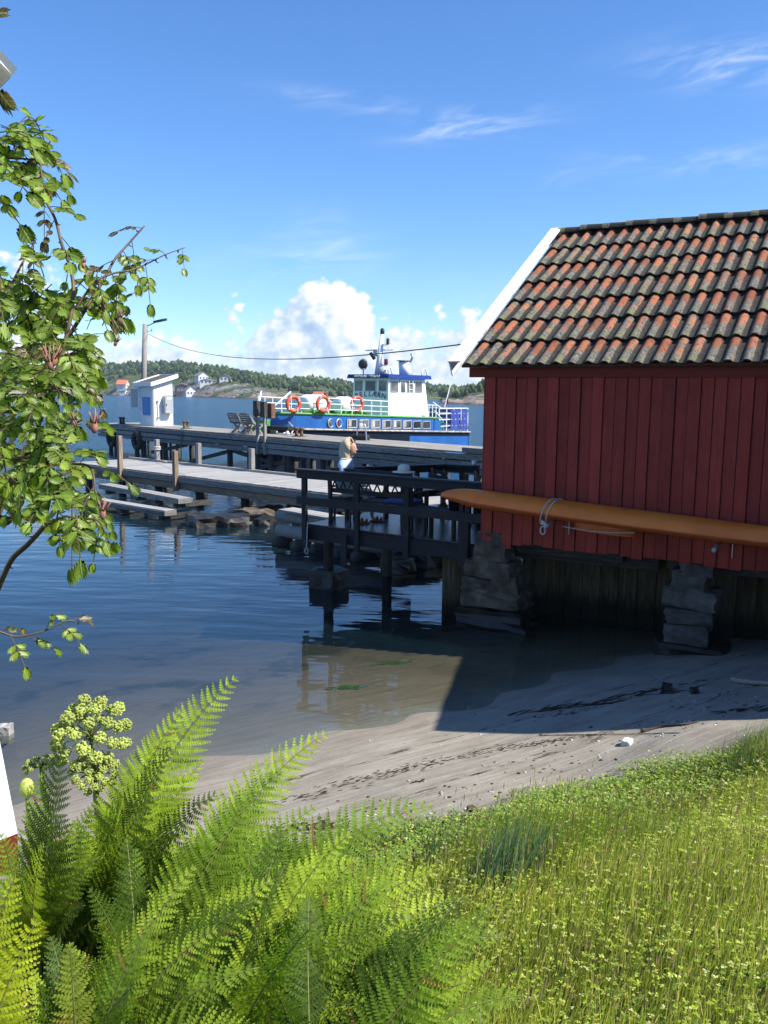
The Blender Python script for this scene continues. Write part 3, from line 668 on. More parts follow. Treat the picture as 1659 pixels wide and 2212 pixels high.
# stones
def rock_mesh(w, d, h, seed, rough=.10, cuts=3):
    bm = bmesh.new(); bmesh.ops.create_cube(bm, size=1); bmesh.ops.subdivide_edges(bm, edges=bm.edges[:], cuts=cuts, use_grid_fill=True)
    r = random.Random(seed); off = Vector((r.uniform(0, 90), r.uniform(0, 90), r.uniform(0, 90)))
    for v in bm.verts:
        q = v.co.copy(); sph = q.normalized() * .62; q = q.lerp(sph, .06)
        n = mnoise.noise_vector(q * 2.2 + off); n2 = mnoise.noise_vector(q * 5.0 + off)
        q += n * rough + n2 * rough * .35; v.co = Vector((q.x * w, q.y * d, q.z * h))
    me = bpy.data.meshes.new('stone'); bm.to_mesh(me); bm.free(); return me
def pillar(stones, plane_b, parent, label_m, zoom_sc, Y):
    for k, (x0, x1, y0, y1, mt) in enumerate(stones):
        f = lambda zx, zy: ((1700 + zx / 1.253) / 1.823, (1800 + zy / 1.253) / 1.823)
        P0 = C0 + Nn * (-plane_b)
        a = gp(*f(x0, y0), P0, Nn); c = gp(*f(x1, y1), P0, Nn)
        w = (c - a).dot(Wd); h = a.z - c.z; mid = (a + c) / 2
        me = rock_mesh(w * 1.06, max(.38, w * .75), h * 1.14, 31 + k * 7 + len(stones), .12); me.materials.append(MAT[mt])
        obj('stone', me, parent, frame(mid - Nn * (max(.38, w * .75) * .35), Wd) @ Matrix.Rotation(rng.uniform(-.04, .04), 4, 'Y') @ Matrix.Rotation(rng.uniform(-.08, .08), 4, 'Z'))
pl1 = thing('stone_pillar', 'tapering pillar of rough brown boulders under the boathouse corner by the terrace', 'pillar', hp(.2, .1, -.2), 'boathouse pillars')
pillar([(226, 372, 368, 428, 'stone'), (215, 370, 418, 516, 'stone_brown'), (185, 392, 508, 606, 'stone_brown'), (160, 310, 590, 672, 'stone_brown'), (300, 420, 580, 690, 'stone_brown'), (170, 425, 645, 755, 'stone_brown'), (148, 440, 735, 870, 'stone_wet')], .02, pl1, None, 1, 12.3)
pl2 = thing('stone_pillar', 'slim stack of flat grey stone slabs standing on the beach under the boathouse', 'pillar', hp(3.1, .1, 0), 'boathouse pillars')
pillar([(1225, 1390, 522, 592, 'stone'), (1195, 1356, 560, 668, 'stone'), (1155, 1398, 642, 756, 'stone'), (1155, 1366, 740, 832, 'stone'), (1158, 1352, 820, 930, 'stone'), (1105, 1430, 905, 1030, 'stone_wet')], .06, pl2, None, 1, 10.7)
# timbers and plank wall under the floor
plank('floor_beam', hp(.15, .45, ZB - .10), hp(2.0, .45, ZB - .10), .16, .18, MAT['wood_dark'], house)
plank('floor_beam', hp(.1, .9, ZB - .26), hp(2.4, .9, ZB - .26), .16, .18, MAT['wood_dark'], house)
plank('floor_beam', hp(2.6, .45, ZB - .10), hp(LEN, .45, ZB - .10), .16, .18, MAT['wood_dark'], house)
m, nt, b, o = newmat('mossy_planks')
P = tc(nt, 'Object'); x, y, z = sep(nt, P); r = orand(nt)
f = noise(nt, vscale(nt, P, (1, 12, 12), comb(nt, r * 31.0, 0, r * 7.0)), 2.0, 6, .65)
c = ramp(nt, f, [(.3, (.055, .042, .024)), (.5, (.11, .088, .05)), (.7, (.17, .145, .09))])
c = mixc(nt, (1.0 - (x + noise(nt, P, 3.0, 4) * .5).ss(-.05, .35)) * .9, c, (.012, .012, .009))  # foot fades to black: the dark under the floor, painted into the colour
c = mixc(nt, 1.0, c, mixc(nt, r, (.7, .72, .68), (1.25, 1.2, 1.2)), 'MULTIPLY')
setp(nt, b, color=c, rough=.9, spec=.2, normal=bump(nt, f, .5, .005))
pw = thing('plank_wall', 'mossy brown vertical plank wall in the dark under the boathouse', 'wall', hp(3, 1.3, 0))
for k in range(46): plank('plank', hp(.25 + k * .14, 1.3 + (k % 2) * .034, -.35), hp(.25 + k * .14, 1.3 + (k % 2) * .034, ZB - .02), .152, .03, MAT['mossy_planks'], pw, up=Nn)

# neighbouring boathouse outside the frame, on the right: its roof shades the beach
nb = thing('boathouse', 'second red boathouse on the bank, right of the beach', 'boathouse', (7, 5, 0))
def shadow_src(px, py, zg, t):
    g = gz(px, py, zg); return g + SUN / SUN.x * (.93 * t)
S1 = shadow_src(945, 1570, .1, 4.55); S2 = shadow_src(1500, 1618, .28, 4.4)
nd = Vector((S2.x - S1.x, S2.y - S1.y, 0)).normalized(); nn = Vector((-nd.y, nd.x, 0))     # nd along its eave (towards camera right), nn away
ez = S1.z; L2 = 8.5; D2 = 3.1
def n2(a, b_, z): return Vector((S1.x, S1.y, 0)) + nd * a + nn * b_ + UP * z
MB().hexa([n2(.15, .3, .0), n2(L2, .3, .0), n2(L2, D2, .0), n2(.15, D2, .0), n2(.15, .3, ez - .05), n2(L2, .3, ez - .05), n2(L2, D2, ez - .05), n2(.15, D2, ez - .05)]).build('wall', RB, nb)
MB().hexa([n2(0, 0, ez - .08), n2(L2, 0, ez - .08), n2(L2, D2 + .3, ez + .42), n2(0, D2 + .3, ez + .42), n2(0, 0, ez), n2(L2, 0, ez), n2(L2, D2 + .3, ez + .5), n2(0, D2 + .3, ez + .5)]).build('roof', MAT['clay_tile'], nb)

# ------------------------------------------------------------------ orange kayak on the wall
KB = -.34
def kp(px, py): return gp(px, py, C0 + Nn * (-KB), Nn)
kt0, kt1 = kp(953, 1068), kp(1659, 1161); ka0 = (kt0 - C0).dot(Wd); ka1 = (kt1 - C0).dot(Wd)
kz = lambda a: kt0.z + (kt1.z - kt0.z) * (a - ka0) / (ka1 - ka0)
kayak = thing('kayak', 'long orange kayak hung upside down along the red wall', 'kayak', hp(2, KB, kz(2)))
KL = 5.2
def ksec(s):      # half width, crown height, belly height at s metres from the bow
    u = s / KL; w = .29 * math.sin(math.pi * min(max(u, 0), 1)) ** .62; hgt = .128 * min(1, (s / .50) ** .5 if s < .50 else 1) * min(1, ((KL - s) / .5) ** .5 if KL - s < .5 else 1)
    return max(w, .012), max(hgt, .01)
rows = []; deck = []
for i in range(44):
    s = KL * (i / 43) ** 1.25 if i < 43 else KL; w, h = ksec(s); a = ka0 + s; zc = kz(a) + (.010 - .03 * (s < .3) * (1 - s / .3))
    rise = .05 * max(0, 1 - s / .5)
    pr = []
    for k in range(15):
        t = math.pi * k / 14; pr.append(hp(a, KB - w * math.cos(t) * (1 - .08 * math.sin(t)), zc - .055 + rise + (h + .055 - rise * .4) * math.sin(t) ** .72))
    rows.append(pr); deck.append([hp(a, KB - w * math.cos(math.pi * k / 8), zc - .055 + rise - (.075 + .01) * math.sin(math.pi * k / 8) * (h / .128)) for k in range(9)])
mb = MB(); mb.grid(rows, True); ho = autosmooth(mb.build('hull', MAT['kayak_orange'], kayak), 50)
mb = MB(); mb.grid(deck); autosmooth(mb.build('deck', MAT['kayak_deck'], kayak), 50)
mb = MB(); mb.tube([r[0] + Nn * .004 for r in rows], .011, 6); mb.tube([r[-1] - Nn * .004 for r in rows], .011, 6); mb.build('seam', MAT['kayak_deck'], kayak, True)
ac = (kp(1308, 1140) - C0).dot(Wd)
rim = []
for q in range(24):
    t = 2 * math.pi * q / 24; rim.append((.42 * math.cos(t), .20 * math.sin(t)))
mb = MB(); M = frame(hp(ac, KB, kz(ac) - .185), (hp(1, 0, kz(1)) - hp(0, 0, kz(0))))
mb.prism(rim, M, -.03, .10); mb.build('cockpit_rim', MAT['kayak_deck'], kayak)
al = [hp(ac - .52 + .95 * k / 12, KB - .22, kz(ac) - .155 - .03 * math.sin(math.pi * k / 12)) for k in range(13)]
MB().tube(al, .006, 6).build('deck_line', MAT['rope'], kayak)
# rope lashing
ar = (kp(1188, 1100) - C0).dot(Wd)
rp = thing('rope_lashing', 'pale rope looped twice around the kayak with a knot below', 'rope', hp(ar, KB, kz(ar)))
for da in (-.03, .05):
    w, h = ksec(ar + da - ka0); pts = []
    for k in range(22):
        t = math.pi * (-.22 + 1.3 * k / 21); pts.append(hp(ar + da + .10 * math.sin(t * .5), KB - (w + .014) * math.cos(t), kz(ar) - .055 + (h + .07) * (math.sin(t) if math.sin(t) > 0 else math.sin(t) * .9)))
    MB().tube(pts, .009, 6).build('loop', MAT['rope'], rp, True)
kn = hp(ar + .01, KB - .30, kz(ar) - .16)
MB().ball(kn, (.035, .03, .03)).ball(kn + Wd * .03 - UP * .02, .025).tube([kn + Wd * -.02 + UP * .04, kn + UP * .0, kn + Wd * .05 - UP * .05], .012, 6).build('knot', MAT['rope'], rp, True)
MB().tube([kn + Vector((0, 0, -.03)) + Wd * (.035 * math.sin(t)) + UP * (-.07 + .055 * math.cos(t)) for t in [2 * math.pi * k / 14 for k in range(15)]], .010, 6).build('eye', MAT['rope'], rp, True)
for nm, (px, py), lab in (('one', (1232, 1148), 'metal kayak bracket on the red wall near the rope'), ('two', (1583, 1196), 'metal kayak bracket on the red wall above the slab pillar')):
    a = (gp(px, py, C0, Nn) - C0).dot(Wd); zz = kz(a) - .17
    br = thing('kayak_bracket', lab, 'bracket', hp(a, 0, zz), 'kayak brackets')
    MB().bar(hp(a, -.045, zz + .05), hp(a, -.045, zz - .20), .05, .014, Wd).build('wall_plate', MAT['galvanised'], br)
    MB().tube([hp(a - .14, -.04, zz + .03), hp(a - .14, -.62, zz - .02)], .022, 10).build('arm', MAT['galvanised'], br, True)
    MB().tube([hp(a - .14, -.56, zz - .015), hp(a - .14, -.66, zz - .02)], .028, 10).build('arm_sleeve', MAT['grey_cabinet'], br, True)

# ------------------------------------------------------------------ black stained terrace
ZD = 1.22
TL = gz(664, 1131, ZD); TR_ = gz(1029, 1176, ZD); e1 = (TR_ - TL); TLEN = e1.length + .15; e1.normalize(); e2 = Vector((-e1.y, e1.x, 0))
def tp(a, b_, z): q = TL + e1 * a + e2 * b_; return Vector((q.x, q.y, ZD + z))     # a along the front edge, b back, z over the floor
ter = thing('terrace', 'black stained timber terrace with plank floor and railing beside the boathouse', 'terrace', tp(1.5, 1.5, -ZD))
DK = MAT['deck_stain']; BK = MAT['stain_black']
for k in range(24): plank('floor_plank', tp(-.02 + rng.uniform(-.015, .015), .07 + k * .145, -.014), tp(TLEN, .07 + k * .145, -.014), .138, .028, DK, ter)
plank('edge_beam', tp(-.05, -.02, -.15), tp(TLEN, -.02, -.15), .045, .24, BK, ter)
plank('edge_beam', tp(-.03, 0, -.16), tp(-.03, 3.4, -.16), .045, .24, BK, ter)
for bb in (.5, 1.6, 2.8): plank('joist', tp(0, bb, -.13), tp(TLEN, bb, -.13), .05, .18, BK, ter)
front = [.0, .80, 1.62, 2.62]
fx = lambda px: (gp(px, 1100, TL, e2) - TL).dot(e1)
for px, wd in ((664, .10), (777, .095), (884.5, .095), (1003, .07), (1018, .06)):
    a = fx(px); plank('rail_post', tp(a, -.075, -.36), tp(a, -.075, .90), wd, .06, BK, ter, up=e2)
a0 = fx(648); a1 = TLEN + .1
plank('cap_rail', tp(a0, -.06, .945), tp(a1, -.06, .945), .17, .035, BK, ter)
plank('top_rail', tp(a0 + .05, -.135, .865), tp(a1, -.135, .865), .035, .12, BK, ter, up=UP)
plank('middle_rail', tp(a0 + .05, -.135, .42), tp(a1, -.135, .42), .035, .135, BK, ter)
for px, z0, z1, wd in ((668, -.50, -.06, .10), (750, -.62, -.10, .12), (1012, -.60, .35, .10)):
    a = fx(px) + .02; plank('brace_board', tp(a, -.115, z0), tp(a, -.115, z1), wd, .04, BK, ter, up=e2)
# rear railing
def rail_run(p, q, posts, top=.945):
    d = (q - p).normalized()
    plank('cap_rail', p + UP * top, q + UP * top, .17, .035, BK, ter); plank('top_rail', p + UP * (top - .07), q + UP * (top - .07), .04, .11, BK, ter)
    plank('middle_rail', p + UP * .42, q + UP * .42, .04, .12, BK, ter)
    for t in posts: c = p.lerp(q, t); plank('rail_post', c + UP * 0, c + UP * (top - .02), .095, .07, BK, ter, up=d)
rz = ZD + .945
def flat(v): return Vector((v.x, v.y, ZD))
ra, rb_, rc = flat(gz(764, 1011, rz)), flat(gz(964, 1004, rz)), flat(gz(1033, 1008, rz))
rail_run(ra, rb_, (.02, .34, .67, .97)); rail_run(rb_, rc, (.5, .96))
# legs and footing
sup = gz(712, 1268, 0.0)
plank('support_post', Vector((sup.x - .02, sup.y, .30)), Vector((sup.x - .02, sup.y, ZD - .2)), .12, .15, MAT['wood_dark'], ter, up=e2)
for bb, aa in ((1.9, .4), (2.9, 1.6), (1.4, 2.5)): q = tp(aa, bb, 0); plank('support_post', (q.x, q.y, -.6), (q.x, q.y, ZD - .1), .14, .14, MAT['wood_dark'], ter, up=e2)
me = rock_mesh(.54, .5, .56, 5, .09); me.materials.append(MAT['stone_wet'])
tag(obj('footing_stone', me, None, frame((sup.x + .0, sup.y, .05), e1)), 'dark squared boulder in the water carrying the terrace post', 'stone')
# upright planks at the terrace's right end, down into the water
pp = thing('plank_piling', 'weathered vertical plank piling in the water left of the boulder pillar', 'piling', gz(978, 1340, 0))
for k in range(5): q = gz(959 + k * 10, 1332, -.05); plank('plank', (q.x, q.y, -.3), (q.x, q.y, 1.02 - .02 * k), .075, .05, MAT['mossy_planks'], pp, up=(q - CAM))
# mooring line on the terrace corner
q0 = tp(fx(675), -.13, .06)
MB().tube([q0, q0 + Vector((-.01, -.02, -.2)), q0 + Vector((-.02, -.03, -.45))] + [q0 + Vector((-.02 + .03 * math.sin(t), -.03, -.51 + .05 * math.cos(t))) for t in [2 * math.pi * k / 10 for k in range(11)]], .011, 6).build('rope', MAT['rope'], None, True)
tag(bpy.data.objects['rope'], 'pale rope with an eye hanging off the terrace corner', 'rope')
# ------------------------------------------------------------------ far pier
ZP = 1.70
pA, pB = gz(213, 914, ZP), gz(1010, 976, ZP); pd = (pB - pA).normalized(); pn = Vector((-pd.y, pd.x, 0)); PLEN = (pB - pA).length
def pt(s, t, z=0.0): q = pA + pd * s + pn * t; return Vector((q.x, q.y, ZP + z))
def ps(px, py=1000): return (gp(px, py, pA, pn) - pA).dot(pd)          # position along the near edge under a picture column
PW = 2.35
pier = thing('pier', 'long weathered grey timber pier on dark piles with horizontal plank sides', 'pier', pt(PLEN / 2, PW / 2, -ZP))
G, TP, WK = MAT['wood_grey'], MAT['wood_pier_top'], MAT['wood_dark']
nl = 11; lw = PW / nl
for k in range(nl):
    s = 0.0; kk = 0
    while s < PLEN + 4:
        e = min(s + (4.2 if kk else 2.0 + 2.2 * ((k * 7) % 5) / 5), PLEN + 4)
        plank('deck_plank', pt(s, lw * (k + .5), -.025), pt(e - .01, lw * (k + .5), -.025), lw - .014, .05, TP, pier, jitter=.004); s = e; kk += 1
for k, z in enumerate((-.16, -.39, -.61)):
    s = -.02
    while s < PLEN + 2:
        e = min(s + rng.uniform(4.2, 6.0), PLEN + 2)
        plank('side_plank', pt(s, -.03, z), pt(e - .015, -.03, z + rng.uniform(-.008, .008)), .05, .185, G, pier, jitter=.006); s = e
for k, z in enumerate((-.16, -.39, -.61)): plank('side_plank', pt(-.03, 0, z), pt(-.03, PW, z), .05, .185, G, pier)
for s in np.arange(1.0, PLEN, 2.3): plank('cross_beam', pt(s, .02, -.40), pt(s, PW, -.40), .18, .5, WK, pier)
plank('edge_strip', pt(PLEN - .1, -.08, .07), pt(PLEN + 3, -.08, .07), .16, .14, G, pier)
for px in (230, 243, 289, 303, 330, 345, 409, 490, 528, 542, 580, 617, 650, 690, 740, 800, 860, 930, 990):
    s = ps(px); w = rng.uniform(.11, .15); t = rng.uniform(.1, .5)
    MB().tube([pt(s, t, -.5), pt(s + rng.uniform(-.05, .05), t, -ZP - 1.2)], [w, w * 1.05], 9).build('pile', WK, pier, True)
    MB().tube([pt(s + .4, PW - .4, -.5), pt(s + .45, PW - .4, -ZP - 1.2)], [w, w * 1.05], 8).build('pile', WK, pier, True)
for (x0, z0, x1, z1) in ((325, -1.25, 385, -.75), (414, -1.40, 480, -.8), (500, -.75, 570, -1.15), (560, -1.3, 640, -.75)):
    plank('brace', pt(ps(x0), .1, z0), pt(ps(x1), .5, z1), .12, .16, WK, pier)
for px in (247, 302):
    s = ps(px); M = frame(pt(s, -.02, -.72), pd, pn)
    tag(MB().ring((0, 0, -.08), .36, .15, M, 24, 8).build('tyre_fender', MAT['black_rubber'], None, True), 'black tyre fender under the pier edge, ' + ('nearest the pier head' if px < 280 else 'below the kiosk'), 'tyre', 'tyres under the pier')
def bollard(px, py, mat, lab, zz=ZP):
    q = gz(px, py, zz); t = thing('bollard', lab, 'bollard', q, 'mooring bollards on the pier')
    MB().box((0, 0, .012), (.62, .28, .03), frame(q, pd), .004).build('base_plate', MAT[mat], t)
    for sg in (-1, 1):
        M = frame(q + pd * (.17 * sg), pd); MB().lathe([(.075, .02), (.07, .10), (.06, .2), (.065, .27), (.105, .31), (.11, .34), (.09, .37)], M, 12).build('post', MAT[mat], t, True)
bollard(264, 916, 'black_rubber', 'black double bollard left of the kiosk near the pier head')
bollard(402, 926, 'rust', 'small rusty double bollard right of the kiosk')
bollard(646, 943, 'rust', 'rusty double bollard in front of the ferry')
# kiosk
kq = gz(333, 920.5, ZP); nR = Vector((.68, -.73, 0)).normalized(); uR = Vector((.73, .68, 0)).normalized(); uL = -nR    # uR along right face, uL along left face to the back-left
nL = -uR
LR, LL, KH0, KH1 = 1.08, 1.5, 2.12, 2.44
def kk_(a, b_, z): return kq + uR * a + uL * b_ + UP * z           # a along right face, b along left face (away)
kio = thing('kiosk', 'small white boarded kiosk with sloping roof on the pier', 'kiosk', kq)
WP = MAT['white_paint']
hz_ = lambda a: KH0 + (KH1 - KH0) * a / LR
MB().hexa([kk_(0, 0, 0), kk_(LR, 0, 0), kk_(LR, LL, 0), kk_(0, LL, 0), kk_(0, 0, hz_(0)), kk_(LR, 0, hz_(LR)), kk_(LR, LL, hz_(LR)), kk_(0, LL, hz_(0))]).build('wall', WP, kio)
for k in range(7):
    a = .05 + k * (LR - .10) / 6; plank('batten', kk_(a, -.012, .02), kk_(a, -.012, hz_(a) - .04), .05, .024, WP, kio, up=nR)
for k in range(7):
    c = .06 + k * (LL - .12) / 6; plank('batten', kk_(-.012, c, .02), kk_(-.012, c, KH0 - .04), .05, .024, WP, kio, up=nL)
ov = .22
rm = [kk_(a, c, hz_(a) + dz) for dz in (.03, .10) for (a, c) in ((-ov, -ov), (LR + ov, -ov), (LR + ov, LL + ov), (-ov, LL + ov))]
rfm = MB().hexa(rm).build('roof', MAT['roof_felt'], kio)
for (p, q) in (((-ov, -ov), (LR + ov, -ov)), ((-ov, LL + ov), (LR + ov, LL + ov)), ((-ov, -ov), (-ov, LL + ov)), ((LR + ov, -ov), (LR + ov, LL + ov))):
    plank('roof_trim', kk_(*p, hz_(p[0]) + .05), kk_(*q, hz_(q[0]) + .05), .03, .20, WP, rfm)
sg = MB().box((0, 0, 0), (.80, .02, .92), frame(kk_(-.035, .70, 1.0), uL)).build('sign', MAT['sign_blue'], kio)
for z, w in ((.30, .5), (.22, .42), (.14, .5), (.02, .45), (-.06, .5), (-.14, .38), (-.26, .48)):
    MB().box((0, .0, z), (w, .006, .03), frame(kk_(-.048, .70, 1.0), uL)).build('text_line', MAT['cyan_box'], sg)
nbx = MB().box((0, 0, 0), (.9, .16, 1.15), frame(kk_(-.02, LL + .36, 1.40), uL), .01).build('notice_case', WP, kio)
MB().box((0, 0, 0), (.72, .02, .95), frame(kk_(-.11, LL + .36, 1.40), uL)).build('pane', MAT['grey_cabinet'], nbx)
# cabinet on its sunny face
cab = thing('meter_cabinet', 'grey round topped metal cabinet on the sunny side of the kiosk', 'cabinet', kk_(.7, -.15, 1.0))
prof = [(-.23, -.46), (.23, -.46), (.23, .34)] + [(.23 * math.cos(t), .34 + .15 * math.sin(t)) for t in [math.pi * k / 10 for k in range(1, 10)]] + [(-.23, .34)]
CM = Matrix((((uR).x, 0, nR.x, 0), ((uR).y, 0, nR.y, 0), (0, 1, 0, 0), (0, 0, 0, 1))); CM.translation = kk_(.70, 0, 1.10)
MB().prism(prof, CM, .03, .33).build('body', MAT['grey_cabinet'], cab)
MB().prism([(x * .9, y * .94 - .01) for x, y in prof], CM, .33, .345).build('door', MAT['grey_cabinet'], cab)
MB().box((0, .30, .352), (.26, .09, .01), CM).build('nameplate', WP, cab); MB().box((-.17, -.02, .355), (.035, .09, .025), CM).build('lock', MAT['black_plastic'], cab)
tap = thing('water_tap', 'tap with a hose coil on the sunny side of the kiosk', 'tap', kk_(.30, -.05, .9))
MB().tube([kk_(.2, -.04, 1.25), kk_(.2, -.04, .40)], .018, 6).build('pipe', MAT['galvanised'], tap)
MB().ball(kk_(.2, -.06, 1.26), .06, 8, 6).ball(kk_(.2, -.06, .42), .06, 8, 6).build('valve', MAT['steel'], tap)
MB().tube([kk_(.2 + .06 * math.sin(t), -.07, .22 + .14 * math.cos(t) - t * .004) for t in [k * .5 for k in range(26)]], .014, 5).build('hose', MAT['white_paint'], tap)
# lamp post behind the kiosk
lq = gz(309, 912, ZP) ; lp = gy(309, 918, lq.y + .8); lp = Vector((lp.x, lp.y, ZP)); ltop = gy(313.5, 700, lp.y)
lamp = thing('lamp_post', 'leaning wooden lamp post with a street light behind the kiosk', 'lamp post', lp)
MB().tube([lp - UP * .6, lp.lerp(ltop, .5), ltop], [.17, .155, .135], 12).build('pole', MAT['wood_grey'], lamp, True)
hd = Vector((.94, -.15, .0)); l1 = ltop + hd * .12 - UP * .10; l2 = ltop + hd * .62 + UP * .08
MB().tube([l1, l1.lerp(l2, .5) - UP * .01, l2], .03, 8).build('arm', MAT['galvanised'], lamp, True)
M = frame(l2 + hd * .32 + UP * .10, (hd + UP * .18)); MB().prism([(-.38, -.08), (-.2, -.14), (.25, -.15), (.42, -.08), (.42, .08), (.25, .15), (-.2, .14), (-.38, .08)], M, -.05, .05).build('lamp_head', MAT['lamp_dark'], lamp)
MB().box((.05, 0, -.055), (.5, .2, .012), M).build('diffuser', MAT['grey_cabinet'], lamp)
MB().tube([ltop + hd * .13 - UP * .42, ltop + hd * .42 - UP * .36, ltop + hd * .38 - UP * .2], .012, 5).ball(ltop + hd * .4 - UP * .36, .04, 6, 5).build('insulator', MAT['galvanised'], lamp)
c0 = ltop + hd * .2 - UP * .55; c1 = hp(-.10, 1.1, EAVE + .5)
MB().tube([c0.lerp(c1, k / 40) - UP * (.78 * 4 * (k / 40) * (1 - k / 40)) for k in range(41)], .012, 5).build('power_cable', MAT['cable'])
tag(bpy.data.objects['power_cable'], 'thin power cable sagging from the lamp post to the boathouse gable', 'cable')
# pier bench seen from behind
bq = gz(528, 937, ZP); be = thing('bench', 'grey slatted double bench on the pier, seen from behind', 'bench', bq)
bd_ = (pd * .98 + pn * .0).normalized(); bn = Vector((-bd_.y, bd_.x, 0))
def bb_(a, c, z): return bq + bd_ * a + bn * c + UP * z
for sx in (-1, 1):
    for k in range(5):
        z = .48 + k * .092; off = -.16 - k * .035
        plank('back_slat', bb_(sx * .47 - .43, off, z), bb_(sx * .47 + .43, off, z), .075, .022, G, be, up=bn)
    for k in range(4): plank('seat_slat', bb_(sx * .47 - .43, -.02 + k * .10, .43), bb_(sx * .47 + .43, -.02 + k * .10, .43), .08, .03, G, be)
for a in (-.80, -.12, .12, .80):
    plank('leg', bb_(a, -.14, .0), bb_(a, .42, .42), .06, .09, G, be); plank('leg', bb_(a, .36, .0), bb_(a, -.33, .86), .06, .09, G, be)
# two sign posts with box heads on the near edge
for px, p2, lab, hh in ((561.5, 866, 'thin wooden post with a dark box head on the pier edge, nearest the bench', .45), (577, 868, 'thin wooden post with two box heads on the pier edge beside the ferry bow', .42)):
    s = ps(px); q = pt(s, -.09, 0); top = gy(px, p2, q.y).z
    po = thing('box_post', lab, 'post', (q.x, q.y, 1.0), 'posts with boxes on the pier')
    plank('post', (q.x, q.y, ZP - .75), (q.x, q.y, top), .11, .11, MAT['wood_grey'], po, up=pd)
    MB().box((0, 0, 0), (.30, .16, .62), frame((q.x - .02, q.y - .1, top - .3), pd), .01).build('box', MAT['wood_dark'], po)
    if px > 570:
        MB().box((0, 0, 0), (.30, .20, .60), frame((q.x + .26, q.y + .05, top - .36), pd), .01).build('box', MAT['rust'], po)
q = gz(566, 930, ZP) + pn * 1.6; bx = thing('crate', 'bright cyan plastic crate on the pier behind the box posts', 'crate', (q.x, q.y, ZP))
MB().box((0, 0, .24), (.62, .5, .48), frame((q.x, q.y, ZP), pd), .02).build('body', MAT['cyan_box'], bx); MB().box((0, 0, .50), (.66, .54, .05), frame((q.x, q.y, ZP), pd), .02).build('lid', MAT['black_plastic'], bx)
for k in (-.2, 0, .2): MB().box((k, -.265, .23), (.04, .04, .42), frame((q.x, q.y, ZP), pd)).build('rib', MAT['cyan_box'], bx)
# ladder on the far edge
q = gz(781, 951, ZP); ld = thing('ladder', 'steel bathing ladder hoop on the far pier edge beside the ferry', 'ladder', q)
mb = MB(); hx = pd * .26
for sgn in (-1, 1): mb.tube([q + hx * sgn * 1.15 - UP * .9, q + hx * sgn * 1.1, q + hx * sgn * .9 + UP * .45, q + hx * sgn * .6 + UP * .66, q + hx * .02 * sgn + UP * .70], .028, 7)
mb.build('rail', MAT['steel'], ld, True); MB().box((0, .1, .1), (.95, .3, .34), frame(q - UP * .05 - pd * .2, pd), .08).build('fender_block', MAT['black_rubber'], ld)
for px, py, zz in ((592, 936, .06), (618, 940, .05)):
    qq = gz(px, py, ZP); tag(MB().ball(qq + UP * .06, (.16, .10, .07), 8, 6).ball(qq + UP * .10 + pd * .1, (.07, .06, .09), 8, 6).build('gull', MAT['white_paint'], None, True), 'white gull resting on the pier, ' + ('left one by the ferry bow' if px < 600 else 'right one before the ferry hull'), 'bird', 'gulls on the pier')
# mooring rope over the pier side
s = ps(402); MB().tube([pt(s, .3, .15), pt(s - .25, -.05, .04), pt(s - .3, -.10, -.4), pt(s - .32, -.06, -1.3), pt(s - .5, -.4, -1.75)], .022, 6).tube([pt(s + .1, .3, .15), pt(s - .1, -.05, .04), pt(s - .13, -.10, -.5)], .022, 6).build('mooring_rope', MAT['rope_green'], None, True)
tag(bpy.data.objects['mooring_rope'], 'green mooring rope over the pier side below the small bollard', 'rope')

# ------------------------------------------------------------------ lower jetty
ZJ = .90
jA, jB = gz(260, 1011, ZJ), gz(658, 1058.6, ZJ); jd = (jB - jA).normalized(); jn = Vector((-jd.y, jd.x, 0)); JW = 2.35
def jt(s, t, z=0.0): q = jA + jd * s + jn * t; return Vector((q.x, q.y, ZJ + z))
def js(px, t=0.0): return (gp(px, 1000, jA + jn * t, jn) - jA).dot(jd)
jet = thing('jetty', 'low jetty of sun bleached grey planks on logs', 'jetty', jt(5, 1, -ZJ))
J0, J1 = -3.2, 13.2
k = 0; s = J0
while s < J1:
    plank('deck_plank', jt(s + .07, 0.02, -.02 + rng.uniform(-.004, .004)), jt(s + .07, JW, -.02), .133, .04, MAT['wood_pale'], jet); s += .14
for z, hh, mt in ((-.14, .19, 'wood_grey'), (-.36, .2, 'wood_brown')):
    s = J0
    while s < J1: e = min(s + 4.4, J1); plank('side_beam', jt(s, .03 if z > -.2 else .10, z), jt(e - .01, .03 if z > -.2 else .10, z), .10, hh, MAT[mt], jet); s = e
for s in np.arange(J0 + .5, J1, 2.2):
    plank('cross_beam', jt(s, .15, -.40), jt(s, JW, -.40), .2, .2, WK, jet)
    MB().tube([jt(s, .35, -.45), jt(s, .35, -1.9)], .13, 9).build('pile', WK, jet, True); MB().tube([jt(s, JW - .2, -.45), jt(s, JW - .2, -1.9)], .13, 9).build('pile', WK, jet, True)
plank('edge_rail', jt(J0, JW - .02, .035), jt(J1, JW - .02, .035), .09, .09, MAT['wood_pale'], jet)
for px, t, ztop, zb in ((259.5, -.06, 941, -.45), (378.5, -.06, 974, -.5)):
    s = js(px, t); q = jt(s, t); top = gy(px, ztop, q.y).z; plank('post', jt(s, t, zb), (q.x, q.y, top), .14, .14, MAT['wood_brown'], jet, up=jd)
for px, ztop in ((340, 949), (429.5, 957), (544, 969)):
    s = js(px, JW + .05); q = jt(s, JW + .05); top = gy(px, ztop, q.y).z; plank('post', jt(s, JW + .05, -.7), (q.x, q.y, top), .15, .15, MAT['wood_grey'], jet, up=jd)
s = js(340, JW + .05); q = jt(s, JW + .05, .45)
rr_ = MB()
for z in (0, .05, .10): rr_.ring((0, 0, z), .12, .022, Matrix.Translation(q), 16, 6)
